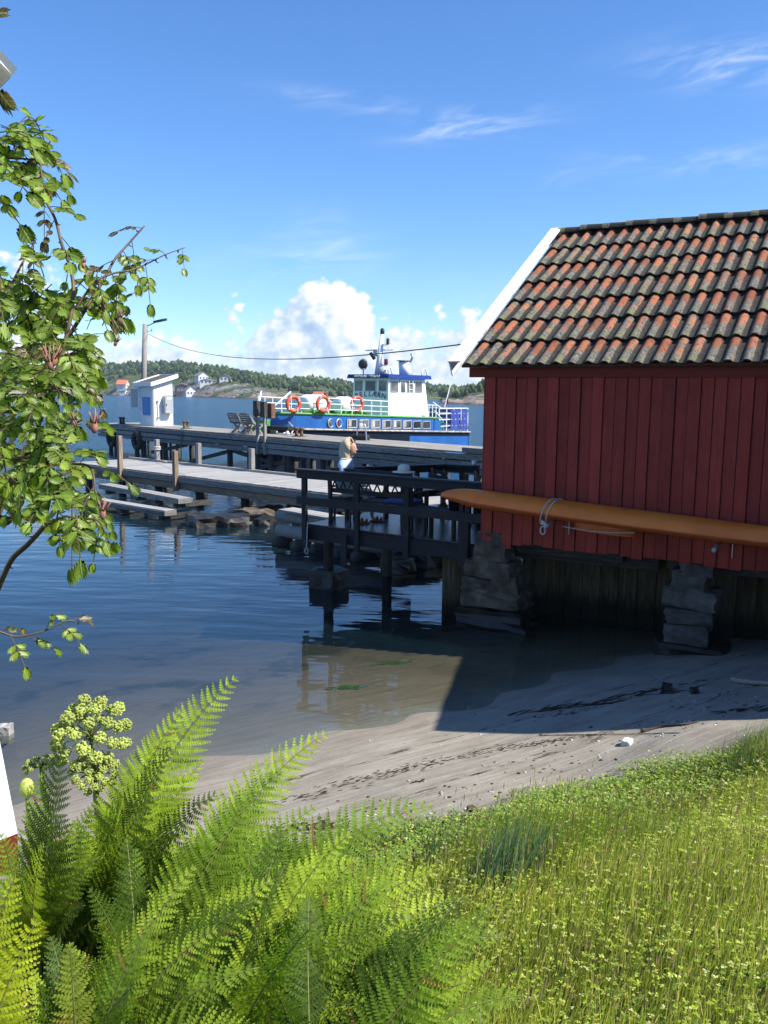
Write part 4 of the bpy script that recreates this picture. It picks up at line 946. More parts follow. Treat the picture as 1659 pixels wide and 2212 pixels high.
rr_.tube([q, q + jd * -.1 - UP * .35, q + jd * .2 - UP * .43, q + jd * .9 - jn * .2 - UP * .40], .018, 5).build('rope', MAT['rope'], None, True)
tag(bpy.data.objects['rope.001'], 'pale rope wound around a rear jetty post', 'rope')
# stepped bathing boards in front
for (px0, py0, px1, py1, z, w) in ((214, 1047, 386, 1079, .50, .42), (172, 1075, 356, 1105, .28, .34)):
    a, c = gz(px0, py0, z), gz(px1, py1, z); dr = (c - a).normalized(); nn_ = Vector((-dr.y, dr.x, 0))
    st = thing('step_board', 'long grey step along the jetty front, ' + ('upper one' if z > .4 else 'lower one near the water'), 'step', (a + c) / 2, 'steps on the jetty front')
    for k in range(2): plank('board', a + nn_ * (.08 + k * w * .5), c + nn_ * (.08 + k * w * .5), w * .47, .05, MAT['wood_pale'], st)
    plank('front_beam', a - UP * .07 + nn_ * .02, c - UP * .07 + nn_ * .02, .08, .12, MAT['wood_grey'], st)
    for t in (.1, .5, .95): qq = a.lerp(c, t); plank('bearer', qq + nn_ * .0 - UP * .19, qq + nn_ * 1.2 - UP * .19, .14, .14, WK, st)
    plank('end_cap', c - UP * .05 - nn_ * .05 + dr * .03, c - UP * .05 + nn_ * w + dr * .03, .06, .14, MAT['wood_grey'], st)
# log crib at the shore end, hidden partly by the terrace
crib = thing('log_crib', 'stack of grey logs carrying steps at the shore end of the jetty', 'log crib', gz(660, 1160, 0))
cb = gz(600, 1172, .05); 
for k, (z, off, r_, x0, x1) in enumerate(((.62, .3, .13, -.3, 3.4), (.34, .05, .15, .0, 3.6), (.12, .5, .15, .1, 3.6), (.10, 1.2, .15, .2, 3.6))):
    a = cb + jd * x0 + jn * off; MB().tube([(a.x, a.y, z), ((a + jd * x1).x, (a + jd * x1).y, z + rng.uniform(-.04, .04))], [r_, r_ * .9], 10).build('log', MAT['wood_grey'], crib, True)
for k in range(5):
    a = cb + jd * (.1 + k * .62) - jn * .16; MB().tube([(a.x, a.y, .06), ((a + jn * 1.7).x, (a + jn * 1.7).y, .06)], [.14, .13], 10).build('cross_log', MAT['wood_dark'], crib, True)
for k in range(3):
    a = cb + jd * .0 + jn * (.1 + k * .16); plank('step_plank', (a.x, a.y, .80 + (k == 9)), ((a + jd * 3.6).x, (a + jd * 3.6).y, .74), .15, .05, MAT['wood_pale'], crib)
for k, (px, py, sz) in enumerate(((556, 1122, .7), (525, 1128, .6), (575, 1132, .5), (490, 1133, .7), (600, 1112, .4), (585, 1105, .45), (440, 1134, .7))):
    me = rock_mesh(sz * 1.5, sz, sz * .8, 70 + k, .16); me.materials.append(MAT['stone_brown' if k in (0, 5) else 'stone_wet'])
    q = gz(px, py, 0); tag(obj('shore_rock', me, None, frame((q.x, q.y, -.02), jd) @ Matrix.Rotation(k, 4, 'Z')), ['squarish brown rock under the jetty at its shore end', 'black wet rock left of the squarish brown one under the jetty', 'low brown rock right of the squarish one, beside the log crib', 'long black rock at the waterline under the jetty middle', 'small brown rock directly against the log crib', 'small brown rock behind the log crib end', 'leftmost black rock under the jetty near the steps'][k], 'rock', 'rocks under the jetty')
for k, (px, py, sz) in enumerate(((900, 1205, .55), (945, 1195, .6), (990, 1190, .6), (860, 1218, .4))):
    me = rock_mesh(sz * 1.4, sz, sz * .8, 90 + k, .14); me.materials.append(MAT['stone_wet'])
    q = gz(px, py, .15); tag(obj('shore_rock', me, None, frame((q.x, q.y, .12), e1) @ Matrix.Rotation(k, 4, 'Z')), ['dark rock under the terrace middle', 'large dark rock under the terrace towards the boathouse', 'dark rock touching the boulder pillar under the terrace', 'smallest dark rock under the terrace, leftmost'][k], 'rock', 'rocks under the terrace')
# ------------------------------------------------------------------ ferry
bA = gy(590, 900, 34.8); bB = gy(1019, 930, 48.0); bA.z = bB.z = 0; bu = (bB - bA).normalized(); bm_ = Vector((bu.y, -bu.x, 0))
def bp(s, t, h): return bA + bu * s + bm_ * (t - 2.0) + UP * h       # s from bow to stern, t towards the camera, h over the water
def bS(px, t, py=880): return (gp(px, py, bA + bm_ * (t - 2.0), bm_) - bA).dot(bu)
def bh(px, py, t): return gp(px, py, bA + bm_ * (t - 2.0), bm_).z
ferry = thing('ferry', 'blue and white passenger ferry moored behind the pier', 'ferry', bp(8, 0, 0))
BB, BW, BN, BG = MAT['boat_blue'], MAT['boat_white'], MAT['boat_navy'], MAT['boat_green']
S0, S1_, SE = 1.0, 12.95, 16.4
def half(s, k):   # half breadth: k = 0 waterline, 1 rub rail, 2 deck
    f = [1.75, 1.95, 2.0][k]; fl = [.62, .80, .95][k]; q = min(max((s - S0) / 4.6, 0), 1)
    w = f * (1 - (1 - q) ** 2.1) ** (.75 if k else .9); aft = 1 - .07 * max(0, (s - 12) / 4.4) ** 2
    return max(w * aft, .03)
deckh = lambda s: 2.57 - .036 * (s - 1.0) if s < 13 else 2.2
rubh = lambda s: 1.92 - .040 * (s - 1.0)
st = [S0 + (SE - S0) * (k / 40) ** 1.2 for k in range(41)]
def strake(name, f0, f1, mat, s0, s1, push=0.0, mats=None):
    mb = MB(); ss = [s for s in st if s0 - .01 <= s <= s1 + .01]
    for sg in (1, -1):
        rows = [[bp(s, sg * (f0(s)[0] + push), f0(s)[1]), bp(s, sg * (f1(s)[0] + push), f1(s)[1])] for s in ss]; mb.grid(rows, sg > 0)
    return autosmooth(mb.build(name, mat, ferry), 60)
stem = lambda s: s
strake('bow_hull', lambda s: (half(s, 0), -.4), lambda s: (half(s, 1) * .985, rubh(s) - .24), BN, S0, st[26])
strake('lower_hull', lambda s: (half(s, 0), -.4), lambda s: (half(s, 1) * .985, rubh(s) - .24), BB, st[26], SE)
strake('hull_band', lambda s: (half(s, 1) * .985 + .004, rubh(s) - .24), lambda s: (half(s, 1) + .004, rubh(s)), BN, S0, SE)
up = strake('upper_hull', lambda s: (half(s, 1) * 1.0, rubh(s)), lambda s: (half(s, 2) * .985, deckh(s)), BB, S0, S1_ - .4)
mb = MB()
for sg in (1, -1): mb.grid([[bp(S1_ - .55, sg * half(12, 1), rubh(12.5)), bp(S1_ - .55, sg * half(12, 2) * .985, deckh(12.4))], [bp(S1_ + .25, sg * half(12, 1), rubh(13.2)), bp(S1_ - .1, sg * half(12, 2) * .985, deckh(12.6))]], sg > 0)
mb.add([bp(S1_ + .2, -1.9, rubh(13)), bp(S1_ + .2, 1.9, rubh(13)), bp(S1_ - .1, 1.9, deckh(12.6)), bp(S1_ - .1, -1.9, deckh(12.6))], [(0, 1, 2, 3)]); mb.build('bulkhead', BB, ferry)
rb2 = MB()
for sg in (1, -1): rb2.tube([bp(s, sg * (half(s, 1) + .05), rubh(s)) for s in st], .05, 6)
rb2.build('rub_rail', MAT['rub_rail'], ferry, True)
MB().tube([bp(s, half(s, 0) + .16, .62 - .01 * s) for s in st if s > 8], .05, 5).build('chine_strip', BB, ferry, True)
dk = [[bp(s, t * half(s, 2) * .985, deckh(s) + .01) for t in (-1, -.4, .4, 1)] for s in st if s < S1_]
MB().grid(dk, True).build('foredeck', BG, ferry); 
MB().grid([[bp(s, t * half(s, 1), rubh(s) - .02) for t in (-1, 0, 1)] for s in st if s > S1_ - .6], True).build('stern_deck', MAT['concrete'], ferry)
MB().hexa([bp(SE, t, h) for h in (-.4, rubh(SE)) for t in (0, 0, 0, 0)][:0] or [bp(SE - .02, -1.7, -.4), bp(SE + .03, -1.7, -.4), bp(SE + .03, 1.7, -.4), bp(SE - .02, 1.7, -.4), bp(SE - .02, -1.82, rubh(SE)), bp(SE + .03, -1.82, rubh(SE)), bp(SE + .03, 1.82, rubh(SE)), bp(SE - .02, 1.82, rubh(SE))]).build('transom', BB, ferry)
gw = MB()
for sg in (1, -1): gw.tube([bp(s, sg * half(s, 2) * .985, deckh(s) + .03) for s in st if s < S1_], .06, 5)
gw.build('gunwale', BG, ferry, True)
m, nt, b, o = newmat('boat_glass')
setp(nt, b, color=ramp(nt, noise(nt, tc(nt), .9, 2), [(.35, (.015, .018, .02)), (.5, (.05, .05, .05)), (.62, (.16, .15, .14))]), rough=.08, spec=.6)
GL = MAT['boat_glass']
pmat('curtain', [(.30, .28, .26), (.5, .48, .45)], 3, (1, 1, .2), rough=.8, bs=0, rnd=.3)
z4 = lambda x, y: ((1350 + x / 3.016) / 1.823, (1250 + y / 3.016) / 1.823)
z2 = lambda x, y: ((1000 + x / 1.746) / 1.823, (1250 + y / 1.746) / 1.823)
# saloon windows on the near side
for i, (x0, x1) in enumerate(((60, 170), (205, 310), (340, 445), (475, 575), (600, 695), (722, 820), (840, 935), (955, 1045))):
    y0, y1 = 1215 + i * 3, 1312 + i * 1.5; sA, sB = bS(z4(x0, 1200)[0], 2), bS(z4(x1, 1200)[0], 2); c = (sA + sB) / 2
    zt, zb = bh(*z4(x0, y0), 2), bh(*z4(x0, y1), 2); w = sB - sA; hh = zt - zb; zm = (zt + zb) / 2
    tt = half(c, 1) + (half(c, 2) * .985 - half(c, 1)) * (zm - rubh(c)) / (deckh(c) - rubh(c)) + .012
    M = frame(bp(c, tt, zm), bu)
    fr = MB()
    for (a, z, sx, sz) in ((0, hh / 2, w, .05), (0, -hh / 2, w, .05), (-w / 2, 0, .05, hh + .05), (w / 2, 0, .05, hh + .05)): fr.box((a, 0, z), (sx, .04, sz), M)
    wn = fr.build('window', MAT['galvanised' if i > 5 else 'grey_cabinet'], ferry)
    MB().box((0, .0, 0), (w, .014, hh), M).build('pane', GL, wn)
    if i < 6: MB().box((w * (-.28 if i % 2 else -.22), -.012, .02), (w * .30, .006, hh * .8), M).build('curtain', MAT['curtain'], wn)
for x in (553, 600):
    px, py = z2(x, 728); s = bS(px, 2); zz = bh(px, py, 2); tt = half(s, 1) + .004; M = frame(bp(s, tt, zz), bu, bm_)
    po = MB().ring((0, 0, 0), .19, .035, M, 18, 6).build('porthole', MAT['galvanised'], ferry, True); MB().lathe([(.18, -.02), (.18, .008)], M, 18).build('pane', GL if x < 580 else MAT['nav_red'], po)
# wheelhouse
WT = 1.18
sf, sr = bS(838.7, WT), bS(926, WT); hd0 = deckh(sf); top = bh(*z4(560, 722), WT)
tap_ = .10
def wh(s, t, h): k = (h - hd0) / (top - hd0); return bp(s + (.10 * k if s < (sf + sr) / 2 else -.34 * k), t * (1 - .05 * k), h)
whb = MB().hexa([wh(sf, -WT, hd0 - .1), wh(sr, -WT, hd0 - .2), wh(sr, WT, hd0 - .2), wh(sf, WT, hd0 - .1), wh(sf, -WT, top), wh(sr, -WT, top), wh(sr, WT, top), wh(sf, WT, top)]).build('wheelhouse', BW, ferry)
rt = [(sf - .22, WT + .16), (sr + .02, WT + .16), (sr + .02, -WT - .16), (sf - .22, -WT - .16)]
MB().hexa([bp(s, t, top - .0) for s, t in rt] + [bp(s + (.06 if s < sr else -.06), t * .97, top + .20) for s, t in rt]).build('roof', MAT['roof_blue'], ferry)
def wwin(s0, s1, z0, z1, front=False, t0=0, t1=0, name='window'):
    if not front:
        c = [wh(s0, WT, z0), wh(s1, WT, z0), wh(s1, WT, z1), wh(s0, WT, z1)]; n = bm_
        # undo the rake inside the face: interpolate directly on the side plane
        k = lambda z: (z - hd0) / (top - hd0)
        c = [bp(s, WT * (1 - .05 * k(z)), z) for s, z in ((s0, z0), (s1, z0), (s1, z1), (s0, z1))]
    else:
        k = lambda z: (z - hd0) / (top - hd0)
        c = [bp(sf + .10 * k(z), t, z) for t, z in ((t0, z0), (t1, z0), (t1, z1), (t0, z1))]; n = -bu
    ctr = sum(c, Vector()) / 4
    o_ = [ctr + (q - ctr) * 1.0 for q in c]; i_ = [ctr + (q - ctr) * .86 for q in c]
    f = MB(); f.add([q + n * .03 for q in o_] + [q + n * .03 for q in i_] + [q - n * .01 for q in o_] + [q - n * .01 for q in i_], [(0, 1, 5, 4), (1, 2, 6, 5), (2, 3, 7, 6), (3, 0, 4, 7), (8, 9, 1, 0), (9, 10, 2, 1), (10, 11, 3, 2), (11, 8, 0, 3), (4, 5, 13, 12), (5, 6, 14, 13), (6, 7, 15, 14), (7, 4, 12, 15)])
    wn = f.build(name, MAT['galvanised'], whb)
    g = MB(); g.add([q + n * .012 for q in i_] + [q - n * .02 for q in i_], [(0, 1, 2, 3), (7, 6, 5, 4), (0, 4, 5, 1), (1, 5, 6, 2), (2, 6, 7, 3), (3, 7, 4, 0)]); g.build('pane', GL, wn)
zz0, zz1 = bh(*z4(575, 888), WT), bh(*z4(575, 752), WT)
for x0, x1 in ((568, 660), (765, 835), (860, 942)): wwin(bS(z4(x0, 800)[0], WT), bS(z4(x1, 800)[0], WT), zz0, zz1)
dr0, dr1 = bS(z4(678, 900)[0], WT), bS(z4(752, 900)[0], WT)
door = MB().hexa([bp(s, t, z) for z in (hd0 - .05, zz1 + .08) for s, t in ((dr0, WT * (.99 if z < 3 else .955)), (dr1, WT * (.99 if z < 3 else .955)), (dr1, WT * (.99 if z < 3 else .955) + .035), (dr0, WT * (.99 if z < 3 else .955) + .035))]).build('door', BW, whb)
MB().hexa([bp(s, t, z) for z, q in ((zz0, .975), (zz1 - .03, .955)) for s, t in ((dr0 + .09, WT * q + .02), (dr1 - .09, WT * q + .02), (dr1 - .09, WT * q + .045), (dr0 + .09, WT * q + .045))]).build('pane', GL, door)
fz0, fz1 = zz0 + .03, zz1 + .02
for t0, t1 in ((-1.02, -.52), (-.36, .36), (.52, 1.02)): wwin(0, 0, fz0, fz1, True, t0, t1)
# name on the front, letters on a shallow arch
bpy_font = None
def letter(ch, M, size, mat, parent, name='letter', ext=.008):
    c = bpy.data.curves.new(name, 'FONT'); c.body = ch; c.size = size; c.extrude = ext; c.align_x = 'CENTER'; c.align_y = 'CENTER'; c.materials.append(mat)
    tmp = bpy.data.objects.new('tmp', c); COL.objects.link(tmp); bpy.context.view_layer.update()
    me = bpy.data.meshes.new_from_object(tmp.evaluated_get(bpy.context.evaluated_depsgraph_get())); bpy.data.objects.remove(tmp); me.materials.clear(); me.materials.append(mat)
    return obj(name, me, parent, M)
pmat('letter_blue', [(.006, .02, .12), (.008, .026, .15)], 5, rough=.5, bs=0, rnd=0)
for i, ch in enumerate('PELLÆRN'):
    a = (i - 3) / 3; t = a * .86; zz = hd0 + .76 - .10 * a * a + .02; k = (zz - hd0) / (top - hd0)
    X = bm_; Zv = -bu; Y = UP; q = bp(sf + .10 * k - .03, t * 1.02, zz + .36)
    M = Matrix(((X.x, Y.x, Zv.x, q.x), (X.y, Y.y, Zv.y, q.y), (X.z, Y.z, Zv.z, q.z), (0, 0, 0, 1))) @ Matrix.Rotation(-a * .22, 4, 'Z')
    letter(ch, M, .38, MAT['letter_blue'], whb)
q = bp(sf - .20, -.05, top + .10); M = Matrix((((bm_).x, 0, -bu.x, q.x), ((bm_).y, 0, -bu.y, q.y), (0, 1, 0, q.z), (0, 0, 0, 1)))
letter('ARENDAL · MERDØ', M, .19, BW, ferry, 'roof_lettering')
# mast, lamps, funnel, antennas
ms = bS(z4(415, 690)[0], .0); mh = bh(*z4(440, 200), 0.0); mb0 = bp(ms, 0, top + .15); mb1 = bp(ms + .35, 0, mh)
mast = MB().tube([mb0, mb1], [.20, .10], 10).build('mast', BW, ferry, True)
mz = lambda y: bh(*z4(430, y), 0.0)
def mpt(y): z = mz(y); k = (z - mb0.z) / (mb1.z - mb0.z); return mb0.lerp(mb1, k)
MB().tube([mpt(385) - bm_ * 1.0, mpt(385) + bm_ * .8], .035, 6).tube([mpt(440) - bu * .6, mpt(440)], .03, 6).build('yard', BW, mast)
for y, sd in ((285, 1), (530, 1)):
    qq = mpt(y) + bm_ * .42; MB().lathe([(.07, -.16), (.10, -.13), (.10, .13), (.07, .16)], Matrix.Translation(qq), 10).build('navigation_light', MAT['nav_red'], mast, True); MB().box((0, 0, 0), (.3, .05, .05), frame(qq - bm_ * .2 - UP * .17, bm_)).build('light_bracket', BW, mast)
MB().lathe([(.08, 0), (.11, .05), (.11, .25), (.06, .32)], Matrix.Translation(mb1), 10).build('mast_light', MAT['lamp_dark'], mast, True)
MB().box((0, 0, 0), (.3, .3, .36), frame(mpt(420) - bu * .05 - bm_ * .2, bu), .03).build('radar_box', MAT['galvanised'], mast); MB().tube([mpt(490) - bm_ * .35, mpt(490) - bm_ * .6 + UP * .3], .09, 8).build('horn', MAT['lamp_dark'], mast)
sl_ = bp(ms - .15, -.85, top + .2); sl_h = bh(*z4(312, 560), -.85)
lg = MB(); lg.tube([sl_, Vector((sl_.x, sl_.y, sl_h - .30))], .035, 6); lg.ring((0, 0, 0), .27, .025, frame(Vector((sl_.x, sl_.y, sl_h)), bm_, -bu), 16, 5)
se = lg.build('searchlight', MAT['galvanised'], ferry, True); MB().lathe([(.10, -.18), (.21, -.10), (.24, .12), (.22, .14)], frame(Vector((sl_.x, sl_.y, sl_h)), UP, -bu + bm_ * .25), 16).build('lamp', MAT['lamp_dark'], se, True)
fs = bS(z4(745, 690)[0], .2); fb = bp(fs, .2, top + .15); ftop = bh(*z4(740, 520), .2)
fu = MB().tube([fb, Vector((fb.x, fb.y, ftop)) - bu * .25], [.36, .27], 14).build('funnel', BW, ferry, True); MB().lathe([(.36, 0), (.36, .04)], Matrix.Translation(Vector((fb.x, fb.y, ftop)) - bu * .25), 14).build('cap', MAT['galvanised'], fu)
MB().tube([fb + bm_ * .25 + UP * .75, fb + bm_ * .42 + UP * 1.0, fb + bm_ * .32 + UP * 1.2], .06, 8).build('exhaust_pipe', MAT['galvanised'], fu, True)
for x, y0, y1, t in ((330, 370, 60, -.9), (540, 385, 100, .8), (845, 690, 410, .6)):
    s = bS(z4(x, 690)[0], t); h0, h1 = bh(*z4(x, y0), t), bh(*z4(x + 15, y1), t); MB().tube([bp(s, t, h0), bp(s + .1, t, h1)], [.02, .008], 5).build('antenna', BW, ferry)
for x, t in ((545, .9), (962, .9)):
    s = bS(z4(x, 690)[0], t); MB().tube([bp(s + .26 * math.cos(a), t, top + .2 + .38 * math.sin(a)) for a in [math.pi * k / 10 for k in range(11)]], .035, 6).build('roof_hoop', BW, ferry, True)
MB().ball(bp(bS(z4(475, 660)[0], .5), .5, top + .33), (.3, .3, .28), 12, 8).build('radome', MAT['grey_cabinet'], ferry, True)
# life raft drums and roof ladder
for x0, x1 in ((330, 470), (560, 640)):
    s0, s1 = bS(z2(x0, 600)[0], .5), bS(z2(x1, 600)[0], .5); MB().tube([bp(s0, .6, deckh(s0) + .5), bp(s0 + .08, .6, deckh(s0) + .5), bp(s1 - .08, .6, deckh(s0) + .5), bp(s1, .6, deckh(s0) + .5)], [.28, .40, .40, .28], 14).build('raft_drum', BW, ferry, True)
    for k in (.25, .75): MB().box((0, 0, 0), (.08, .7, .2), frame(bp(s0 + (s1 - s0) * k, .6, deckh(s0) + .1), bu)).build('raft_cradle', BG, ferry)
for x in (620, 660, 700):
    s = bS(z2(x, 640)[0], .3); MB().box((0, 0, .22), (.55, 1.6, .06), frame(bp(s, .2, deckh(s)), bu), .01).box((0, .6, .1), (.4, .08, .2), frame(bp(s, .2, deckh(s)), bu)).box((0, -.6, .1), (.4, .08, .2), frame(bp(s, .2, deckh(s)), bu)).build('deck_seat', BG, ferry)
ls = bS(z4(800, 900)[0], WT); mb = MB()
for d in (-.16, .16): mb.tube([bp(ls + d, WT + .12, hd0), bp(ls + d, WT + .02, top + .3)], .02, 5)
for k in range(7): z = hd0 + .2 + k * .3; mb.tube([bp(ls - .16, WT + .12 - .1 * (z - hd0) / 2, z), bp(ls + .16, WT + .12 - .1 * (z - hd0) / 2, z)], .015, 5)
mb.build('ladder', BW, ferry)
# deck railing along the near and far side
def rail(s0, s1, n, k, hgt, bars, name='railing', t_=None):
    pts = [s0 + (s1 - s0) * i / n for i in range(n + 1)]
    for sg in (1, -1):
        tt = lambda s: sg * half(s, 2) * .95 if t_ is None else sg * t_
        for s in pts: MB().tube([bp(s, tt(s), deckh(s)), bp(s, tt(s), deckh(s) + hgt)], .024, 5).build('rail_post', BW, ferry)
        for z in bars: MB().tube([bp(s, tt(s), deckh(s) + z) for s in np.linspace(s0, s1, 24)], .022, 5).build(name, BW, ferry, True)
sb = bS(610, 1.2); rail(2.4, 8.4, 8, 0, .76, (.25, .50, .76)); rail(8.4, S1_ - .3, 12, 0, .70, (.70,))
# bow stairs and gate frame
MB().tube([bp(1.5, .5, deckh(1.5) - .6), bp(1.7, .5, deckh(1.5) + .35), bp(2.3, .9, deckh(1.5) + .95)], .035, 6).tube([bp(1.5, -.5, deckh(1.5) - .6), bp(1.7, -.5, deckh(1.5) + .35), bp(2.3, -.9, deckh(1.5) + .95)], .035, 6).build('bow_gate', BW, ferry, True)
for k in range(3): MB().box((0, 0, 0), (.35, .9, .2), frame(bp(1.35 + k * .3, .15, 1.75 + k * .28), bu), .01).build('bow_step', BG, ferry)
MB().hexa([bp(.75, -.35, 1.25), bp(1.25, -.35, 1.25), bp(1.25, .55, 1.25), bp(.75, .55, 1.25), bp(.95, -.45, 2.3), bp(1.3, -.45, 2.3), bp(1.3, .6, 2.3), bp(.95, .6, 2.3)]).build('bow_plate', BG, ferry)
MB().box((0, 0, 0), (.5, 2.2, .16), frame(bp(1.15, .9, 1.95), bu), .02).build('bow_fender', MAT['black_rubber'], ferry)
# stern rails, awning and flag
SR = MAT['boat_white']
sA, sB = S1_ + .3, SE - .1; hb = rubh(15); mb = MB()
for s in np.linspace(sA, sB, 5):
    for sg in (1, -1): mb.tube([bp(s, sg * 1.72, hb), bp(s, sg * 1.72, hb + 1.30)], .03, 5)
for z in (.35, .7, 1.02, 1.30):
    for sg in (1, -1): mb.tube([bp(sA, sg * 1.72, hb + z), bp(sB, sg * 1.72, hb + z)], .024, 5)
    mb.tube([bp(sB, -1.72, hb + z), bp(sB, 1.72, hb + z)], .024, 5)
mb.build('stern_rail', SR, ferry)
mb = MB(); mb.tube([bp(S1_ - .45, 1.8, deckh(12.5) + .86), bp(S1_ + .55, 1.72, hb + 1.30)], .03, 5); mb.tube([bp(S1_ - .3, 1.8, deckh(12.5) + .4), bp(S1_ + .7, 1.72, hb + .65)], .03, 5); mb.build('stair_rail', SR, ferry)
sm = bS(z4(1285, 1200)[0], 1.76)
for (s0, s1) in ((sm, (sm + SE) / 2 - .04), ((sm + SE) / 2 + .04, SE - .12)):
    rows = []
    for j in range(6):
        rows.append([bp(s0 + (s1 - s0) * i / 8, 1.76 + .035 * math.sin(i * 1.9 + j * .8), hb + .10 + 1.12 * j / 5) for i in range(9)])
    mb = MB(); mb.grid(rows, True); mb.grid([[q - bm_ * .012 for q in r] for r in rows]); mb.build('side_tarp', MAT['tarp_blue'], ferry, True)
MB().grid([[bp(SE - .06, 1.7 - 3.4 * i / 8, hb + .1 + 1.12 * j / 3) for i in range(9)] for j in range(4)]).build('stern_tarp', MAT['tarp_blue'], ferry)
for z in (.25, .55):
    MB().box((0, 0, z), (.4, .45, .05), frame(bp(sA + .8, 1.2, hb), bu)).build('chair_part', MAT['green_plastic'], ferry)
ch = MB(); ch.box((-.18, 0, .6), (.04, .42, .45), frame(bp(sA + .8, 1.2, hb), bu))
for a in (-.16, .16):
    for c in (-.18, .18): ch.box((a, c, .13), (.04, .04, .26), frame(bp(sA + .8, 1.2, hb), bu))
ch.build('chair_frame', MAT['green_plastic'], ferry)
# ensign at the stern
f0 = bp(bS(z4(1190, 1080)[0], -.2), -.2, bh(*z4(1190, 1085), -.2) - .3); f1 = bp(bS(z4(1272, 800)[0], -.2), -.2, bh(*z4(1272, 800), -.2))
fl = thing('flag', 'red flag with a blue and white cross on a white staff at the ferry stern', 'flag', f0)
MB().tube([f0, f1], .03, 6).build('staff', BW, fl)
dirf = (f1 - f0).normalized(); rows = []; hang = (UP * -.75 + bu * -.35 + bm_ * .1).normalized()
def fcloth(u0, u1, v0, v1, off): return [[f1 - dirf * (.15 + 1.0 * v) + hang * (1.15 * u) + bm_ * (.07 * math.sin(u * 9 + v * 3) + off) for u in np.linspace(u0, u1, 9)] for v in np.linspace(v0, v1, 6)]
MB().grid(fcloth(0, 1, 0, 1, 0)).build('cloth', MAT['flag_red'], fl, True)
w_ = MB()
for o_ in (-.012, .012): w_.grid(fcloth(0, 1, .38, .62, o_)); w_.grid(fcloth(.27, .45, 0, 1, o_))
w_.build('white_cross', BW, fl, True)
w_ = MB()
for o_ in (-.02, .02): w_.grid(fcloth(0, 1, .44, .56, o_)); w_.grid(fcloth(.315, .405, 0, 1, o_))
w_.build('blue_cross', MAT['roof_blue'], fl, True)
# life rings on the rail
for x, lab in ((262, 'orange life ring on the ferry rail nearest the bow'), (466, 'orange life ring in the middle of the ferry foredeck rail'), (700, 'orange life ring on the ferry rail nearest the wheelhouse')):
    px, py = z2(x, 595); tt = 1.75 if x > 300 else 1.25; s = bS(px, tt); zc = bh(px, py, tt)
    lr = thing('life_ring', lab, 'life ring', bp(s, tt, zc), 'life rings on the ferry'); M = frame(bp(s, tt + .08, zc), (bu * .9 + bm_ * .25).normalized(), (bm_ * .9 - bu * .25).normalized())
    MB().ring((0, 0, 0), .31, .085, M, 24, 8).build('ring', MAT['orange_ring'], lr, True)
    for k in range(4): a = k * math.pi / 2 + .6; MB().box((.31 * math.cos(a), .31 * math.sin(a), 0), (.09, .18, .18), M @ Matrix.Rotation(0, 4, 'Z'), .02).build('band', MAT['curtain'], lr)
mr = MB().tube([bp(2.0, 1.0, deckh(2) - .35), bp(1.5, 1.8, 1.95), bp(1.0, 2.1, 1.75)], .03, 6).build('mooring_rope', MAT['rope'], None, True)
tag(mr, 'pale mooring rope from the ferry bow down to the pier', 'rope')
# ------------------------------------------------------------------ meadow
def in_view(x, y, z, m=60):
    v = Vector((x, y, z)) - CAM; k = v.dot(_F)
    if k < .3: return False
    px = CX + FPX * v.dot(_R) / k; py = CY - FPX * v.dot(_U) / k
    return -m < px < 1659 + m and py < 2212 + 260
def proj_np(P):
    v = P - np.array(CAM); k = v @ np.array(_F); k = np.where(np.abs(k) < .05, .05, k)
    return CX + FPX * (v @ np.array(_R)) / k, CY - FPX * (v @ np.array(_U)) / k, k
def scatter(n, x0=-1.9, x1=5.2, y0=1.9, y1=8.6):
    P = np.stack([nr.uniform(x0, x1, n), nr.uniform(y0, y1, n)], -1)
    d = _d(P[:, 0], P[:, 1]); nz = .35 * np.sin(P[:, 0] * 2.3 + 1.0) + .25 * np.sin(P[:, 0] * 5.1 + P[:, 1] * 3.0) + nr.normal(0, .22, n)
    keep = d + nz * .5 < -2.62 - .38 * P[:, 0]
    P = P[keep]; z = Hn(P[:, 0], P[:, 1]); P = np.column_stack([P, z])
    px, py, k = proj_np(P); keep = (k > .4) & (px > -80) & (px < 1740) & (py < 2420)
    return P[keep]
def field(x, y, f, s):   # smooth patchiness
    return .5 + .5 * (np.sin(x * f + s) * np.cos(y * f * 1.3 + s * 2) + .6 * np.sin(x * f * 2.3 + y * f * 1.7 + s * 3)) / 1.6
def blades(P, h, w, lean, cols, segs=3):
    n = len(P); az = nr.uniform(0, 2 * np.pi, n); la = nr.normal(0, 1, n) * .6 + .5                       # lean downwind, to the right
    dx = np.stack([np.cos(az), np.sin(az), np.zeros(n)], -1) * (w / 2)[:, None]
    ld = np.stack([np.cos(la) * lean, np.sin(la) * lean, np.zeros(n)], -1)
    V = np.zeros((n, segs * 2 + 1, 3)); C = np.zeros((n, segs * 2 + 1, 3))
    for i in range(segs + 1):
        t = i / segs; c = P + ld * (t ** 1.8 * h)[:, None] + np.array((0, 0, 1.0)) * (h * (t - .12 * lean * t * t))[:, None]; col = cols * (.55 + .5 * t)
        if i < segs: V[:, i * 2] = c - dx * (1 - t * .75); V[:, i * 2 + 1] = c + dx * (1 - t * .75); C[:, i * 2] = C[:, i * 2 + 1] = cols
        else: V[:, -1] = c; C[:, -1] = cols
    k = segs * 2 + 1; off = (np.arange(n) * k)[:, None, None]
    q = np.array([[2 * i, 2 * i + 1, 2 * i + 3, 2 * i + 2] for i in range(segs - 1)]); t3 = np.array([[2 * segs - 2, 2 * segs - 1, 2 * segs]])
    return V.reshape(-1, 3), (q[None] + off).reshape(-1, 4), (t3[None] + off).reshape(-1, 3), C.reshape(-1, 3)
leafmat('grass_blades', None, trans=.38, rough=.5, useattr=True, tcol=(1.5, 1.6, .6))
